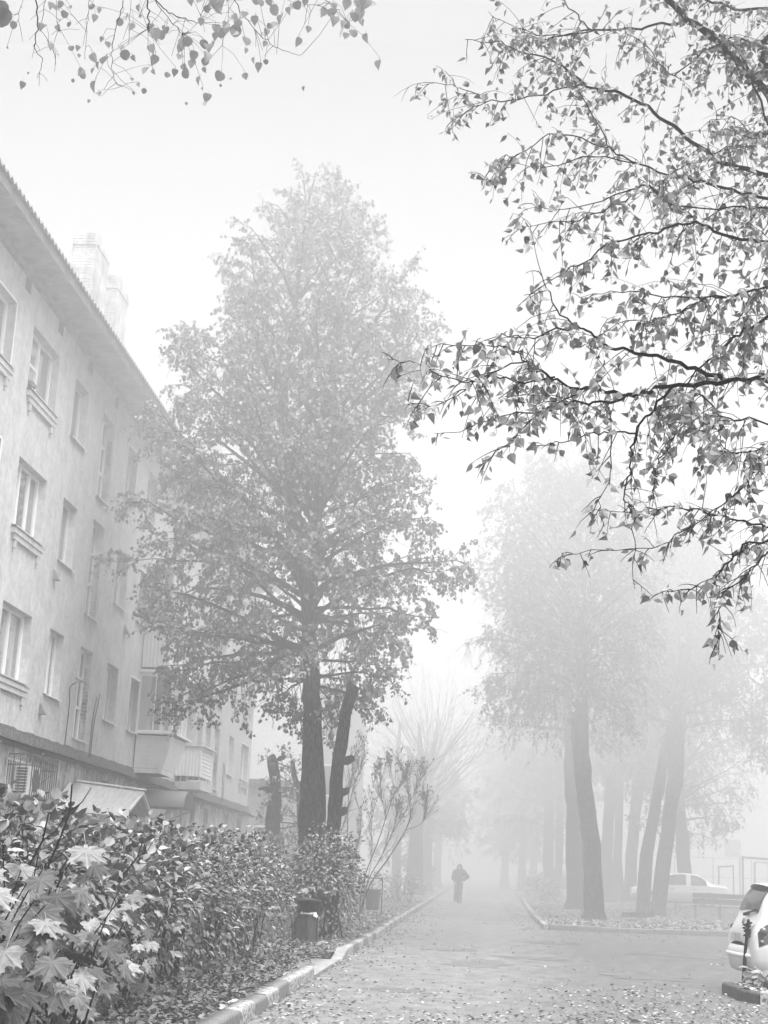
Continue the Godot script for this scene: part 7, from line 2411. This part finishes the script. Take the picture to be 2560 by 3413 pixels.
func make_person() -> void:
	var at := Vector3(-1.0, 0.004, -67.8)
	# a woman walking towards us: her left arm (right in the picture) is bent with the elbow out
	var hip := Vector3(0, 0.92, 0)
	var chest := Vector3(0, 1.27, 0.01)
	var neck := Vector3(0.01, 1.44, 0.0)
	var head := Vector3(0.015, 1.60, 0.03)
	var sh := [Vector3(-0.18, 1.385, 0), Vector3(0.18, 1.395, 0)]
	var el := [Vector3(-0.235, 1.12, -0.03), Vector3(0.365, 1.19, -0.07)]
	var wr := [Vector3(-0.165, 0.945, 0.12), Vector3(0.19, 1.0, 0.13)]
	var hp := [Vector3(-0.09, 0.90, 0), Vector3(0.09, 0.90, 0)]
	var kn := [Vector3(-0.105, 0.49, 0.03), Vector3(0.07, 0.49, 0.11)]
	var an := [Vector3(-0.115, 0.16, -0.26), Vector3(0.055, 0.09, 0.18)]
	var bones := [[hip, chest, 0.13, 0.135, 0.75], [chest, neck, 0.10, 0.055], [neck, head - Vector3(0, 0.05, 0.01), 0.05, 0.05], [head - Vector3(0, 0.055, -0.01), head + Vector3(0, 0.025, -0.015), 0.062, 0.088], [head + Vector3(0, -0.03, 0.075), head + Vector3(0, 0.01, 0.078), 0.016, 0.010]]
	for s in 2:
		bones.append([chest + Vector3(0, 0.1, 0), sh[s], 0.07, 0.055])
		bones.append([sh[s], el[s], 0.05, 0.04])
		bones.append([el[s], wr[s], 0.04, 0.027])
		bones.append([hp[s], kn[s], 0.085, 0.06])
		bones.append([kn[s], an[s], 0.056, 0.036])
		var toe: Vector3 = an[s] + Vector3(0, -0.06, 0.13)
		bones.append([an[s] + Vector3(0, -0.04, -0.03), toe, 0.04, 0.03])
	var body := sdf_mesh(bones, 0.016, 0.035)
	for s in 2:   # hands: palm, four curled fingers of unequal length and a thumb from the side
		var sd := -1.0 if s == 0 else 1.0
		var fw := Vector3(-sd * 0.35, -0.75, 0.5).normalized()
		var across := Vector3(sd * 0.3, 0.35, 0.85).normalized()
		across = (across - fw * across.dot(fw)).normalized()
		var nrm := fw.cross(across)
		var w: Vector3 = wr[s]
		var hb := [[w, w + fw * 0.035, 0.024, 0.026], [w + fw * 0.03 - across * 0.016, w + fw * 0.085 - across * 0.026, 0.018, 0.014], [w + fw * 0.03 + across * 0.016, w + fw * 0.085 + across * 0.026, 0.018, 0.014], [w + fw * 0.03, w + fw * 0.09, 0.018, 0.015]]
		for k in 4:
			var root := w + fw * 0.088 + across * (0.03 - 0.02 * k)
			var l: float = [0.062, 0.074, 0.07, 0.054][k]
			var m := root + (fw + nrm * 0.35).normalized() * l * 0.5
			hb.append([root, m, 0.0095, 0.0085])
			hb.append([m, m + (fw * 0.5 + nrm * 0.9).normalized() * l * 0.5, 0.0085, 0.0075])
		var tb := w + fw * 0.03 + across * 0.028
		hb.append([tb, tb + (fw * 0.6 + across * 0.8).normalized() * 0.035, 0.013, 0.010])
		hb.append([tb + (fw * 0.6 + across * 0.8).normalized() * 0.035, tb + (fw * 1.1 + across * 0.8).normalized() * 0.065, 0.010, 0.008])
		join(body, sdf_mesh(hb, 0.0045, 0.008))
	for sd in [-1.0, 1.0]:   # ears
		join(body, sdf_mesh([[head + Vector3(sd * 0.083, -0.03, -0.005), head + Vector3(sd * 0.088, 0.015, -0.012), 0.010, 0.016]], 0.006, 0.01))
	var o := put("person", body, M.skin)
	o.position = at
	tag(o, "person with long dark hair in a dark jacket and wide trousers walking towards the camera", "person")
	var jb := [[Vector3(0, 0.93, 0), Vector3(0, 1.25, 0), 0.185, 0.19, 0.72], [Vector3(0, 1.25, 0), Vector3(0, 1.40, 0), 0.18, 0.10, 0.75], [Vector3(0, 1.40, 0), Vector3(0, 1.46, 0), 0.09, 0.085]]
	for s in 2:
		jb.append([Vector3(0, 1.36, 0), sh[s], 0.10, 0.095])
		jb.append([sh[s], el[s], 0.10, 0.105])
		jb.append([el[s], el[s].lerp(wr[s], 0.86), 0.092, 0.06])
	put("jacket", sdf_mesh(jb, 0.018, 0.05), M.jacket, o)
	var tr := [[Vector3(0, 0.97, 0), Vector3(0, 0.88, 0), 0.14, 0.15, 0.8]]
	for s in 2:
		tr.append([hp[s], kn[s], 0.11, 0.098])
		tr.append([kn[s], an[s] + Vector3(0, 0.0, 0), 0.098, 0.105])
	put("trousers", sdf_mesh(tr, 0.018, 0.03), M.trousers, o)
	for s in 2:
		put("shoe", sdf_mesh([[an[s] + Vector3(0, -0.045, -0.05), an[s] + Vector3(0, -0.055, 0.14), 0.046, 0.036], [an[s] + Vector3(0, 0.0, -0.02), an[s] + Vector3(0, -0.04, 0.05), 0.045, 0.04]], 0.010, 0.03), M.shoe, o)
	put("hair", sdf_mesh([[head + Vector3(0, 0.03, -0.03), head + Vector3(0, -0.02, -0.05), 0.105, 0.10], [head + Vector3(0, -0.02, -0.06), Vector3(0, 1.25, -0.10), 0.10, 0.12], [head + Vector3(-0.085, 0.01, -0.01), Vector3(-0.135, 1.27, 0.07), 0.035, 0.06], [head + Vector3(0.085, 0.01, -0.01), Vector3(0.13, 1.29, 0.07), 0.035, 0.055], [head + Vector3(-0.03, 0.085, 0.04), head + Vector3(0.03, 0.085, 0.04), 0.03, 0.03]], 0.014, 0.04), M.hair, o)

func join(a: MB, b: MB) -> void:
	var k := a.v.size()
	a.v.append_array(b.v)
	a.n.append_array(b.n)
	a.uv.append_array(b.uv)
	for i in b.idx:
		a.idx.append(i + k)

# ---------------------------------------------------------------- fallen leaves
func make_litter() -> void:
	var nz := noise(31, 0.35, 3)
	var ls := []
	var tint := PackedFloat32Array()
	var k := 0
	# on the road: thick along the kerbs and in the near right corner, thin in the wheel tracks
	while k < 14000:
		var z := -10.5 - 62.0 * pow(R.randf(), 1.9)
		var x := rf(-2.18, 5.5 if z > -41.0 else 1.7)
		var d := 0.035
		d += 1.0 * exp(-(x + 2.18) * 2.6)
		d += 0.9 * sstep(0.2, 2.6, x) * sstep(-24.0, -16.0, z)
		d += 0.5 * sstep(-22.0, -15.0, z) * 0.6
		if z < -36.0 and x > 1.0:
			d += 0.5
		if x > 1.0 and z < -22.5 and z > -40.0:
			d *= 0.35
		d *= 0.55 + 1.3 * maxf(nz.get_noise_2d(x, z * 0.6) + 0.25, 0.0)
		if R.randf() > d:
			continue
		k += 1
		litter_leaf(ls, tint, Vector3(x, 0.008, z), 0.046)
	var o := many("fallen_leaves", leaf_litter, M.litter, ls, tint)
	tag(o, "fallen leaves scattered over the wet asphalt of the lane", "fallen leaves")
	ls = []
	tint = PackedFloat32Array()
	for i in 15000:
		var z := -42.4 - 48.0 * pow(R.randf(), 1.7)
		var x := rf(1.9 + 0.01 * (-z - 42.0), 13.0)
		if z > -42.6 - (x - 2.0) * 0.25:
			continue
		litter_leaf(ls, tint, Vector3(x, 0.105 if z > -57.5 or x < 6.0 else maxf(gh(x, z), 0.0) + 0.01, z), 0.085)
	o = many("fallen_leaves", leaf_litter, M.litter, ls, tint)
	tag(o, "thick carpet of fallen leaves under the island trees", "fallen leaves")
	ls = []
	tint = PackedFloat32Array()
	for i in 6500:
		var z := -9.0 - 60.0 * pow(R.randf(), 1.6)
		if z < -20.4 and z > -24.3 and R.randf() < 0.8:
			continue
		litter_leaf(ls, tint, Vector3(rf(-4.2, -2.38), 0.125, z), 0.07)
	for i in 500:
		litter_leaf(ls, tint, Vector3(rf(3.5, 5.0), 0.15, rf(-21.4, -19.85)), 0.06)
	o = many("fallen_leaves", leaf_litter, M.litter, ls, tint)
	tag(o, "fallen leaves on the verge below the hedge and in the corner bed", "fallen leaves")
	# sparse grass on the island and the verges
	ls = []
	tint = PackedFloat32Array()
	var blade := leaf_shape([Vector2(0.0, 0.0), Vector2(0.05, 0.3), Vector2(0.03, 0.7), Vector2(0.0, 1.0)], 0.3, 0.3)
	for i in 12000:
		var left := i % 3 != 0
		var z := (-24.5 - 40.0 * pow(R.randf(), 1.5)) if left else (-42.5 - 40.0 * pow(R.randf(), 1.5))
		var x := rf(-5.0, -2.4) if left else rf(2.0, 14.0)
		if not left and z > -42.6 - (x - 2.0) * 0.25:
			continue
		if nz.get_noise_2d(x * 2.0, z) < -0.05:
			continue
		ls.append(leaf_at(Vector3(x, 0.1 if left or z > -57.5 or x < 6.0 else gh(x, z), z), Vector3(rf(-0.5, 0.5), 1, rf(-0.5, 0.5)), Vector3(rf(-1, 1), 0.2, rf(-1, 1)), rf(0.06, 0.15)))
		tint.append(rf(0.6, 1.4))
	o = many("grass", blade, M.grass, ls, tint)
	tag(o, "thin autumn grass on the island and along the verge", "grass")

func litter_leaf(ls: Array, tint: PackedFloat32Array, p: Vector3, size: float) -> void:
	var a := rf(0, TAU)
	var tilt := rf(-0.25, 0.25)
	ls.append(leaf_at(p + Vector3(0, rf(0.0, 0.008), 0), Vector3(cos(a), tilt, sin(a)), Vector3(rf(-0.3, 0.3), 1 if R.randf() < 0.7 else -1, rf(-0.3, 0.3)), size * rf(0.6, 1.35)))
	tint.append(rf(0.6, 1.4) if R.randf() < 0.96 else rf(0.12, 0.4))
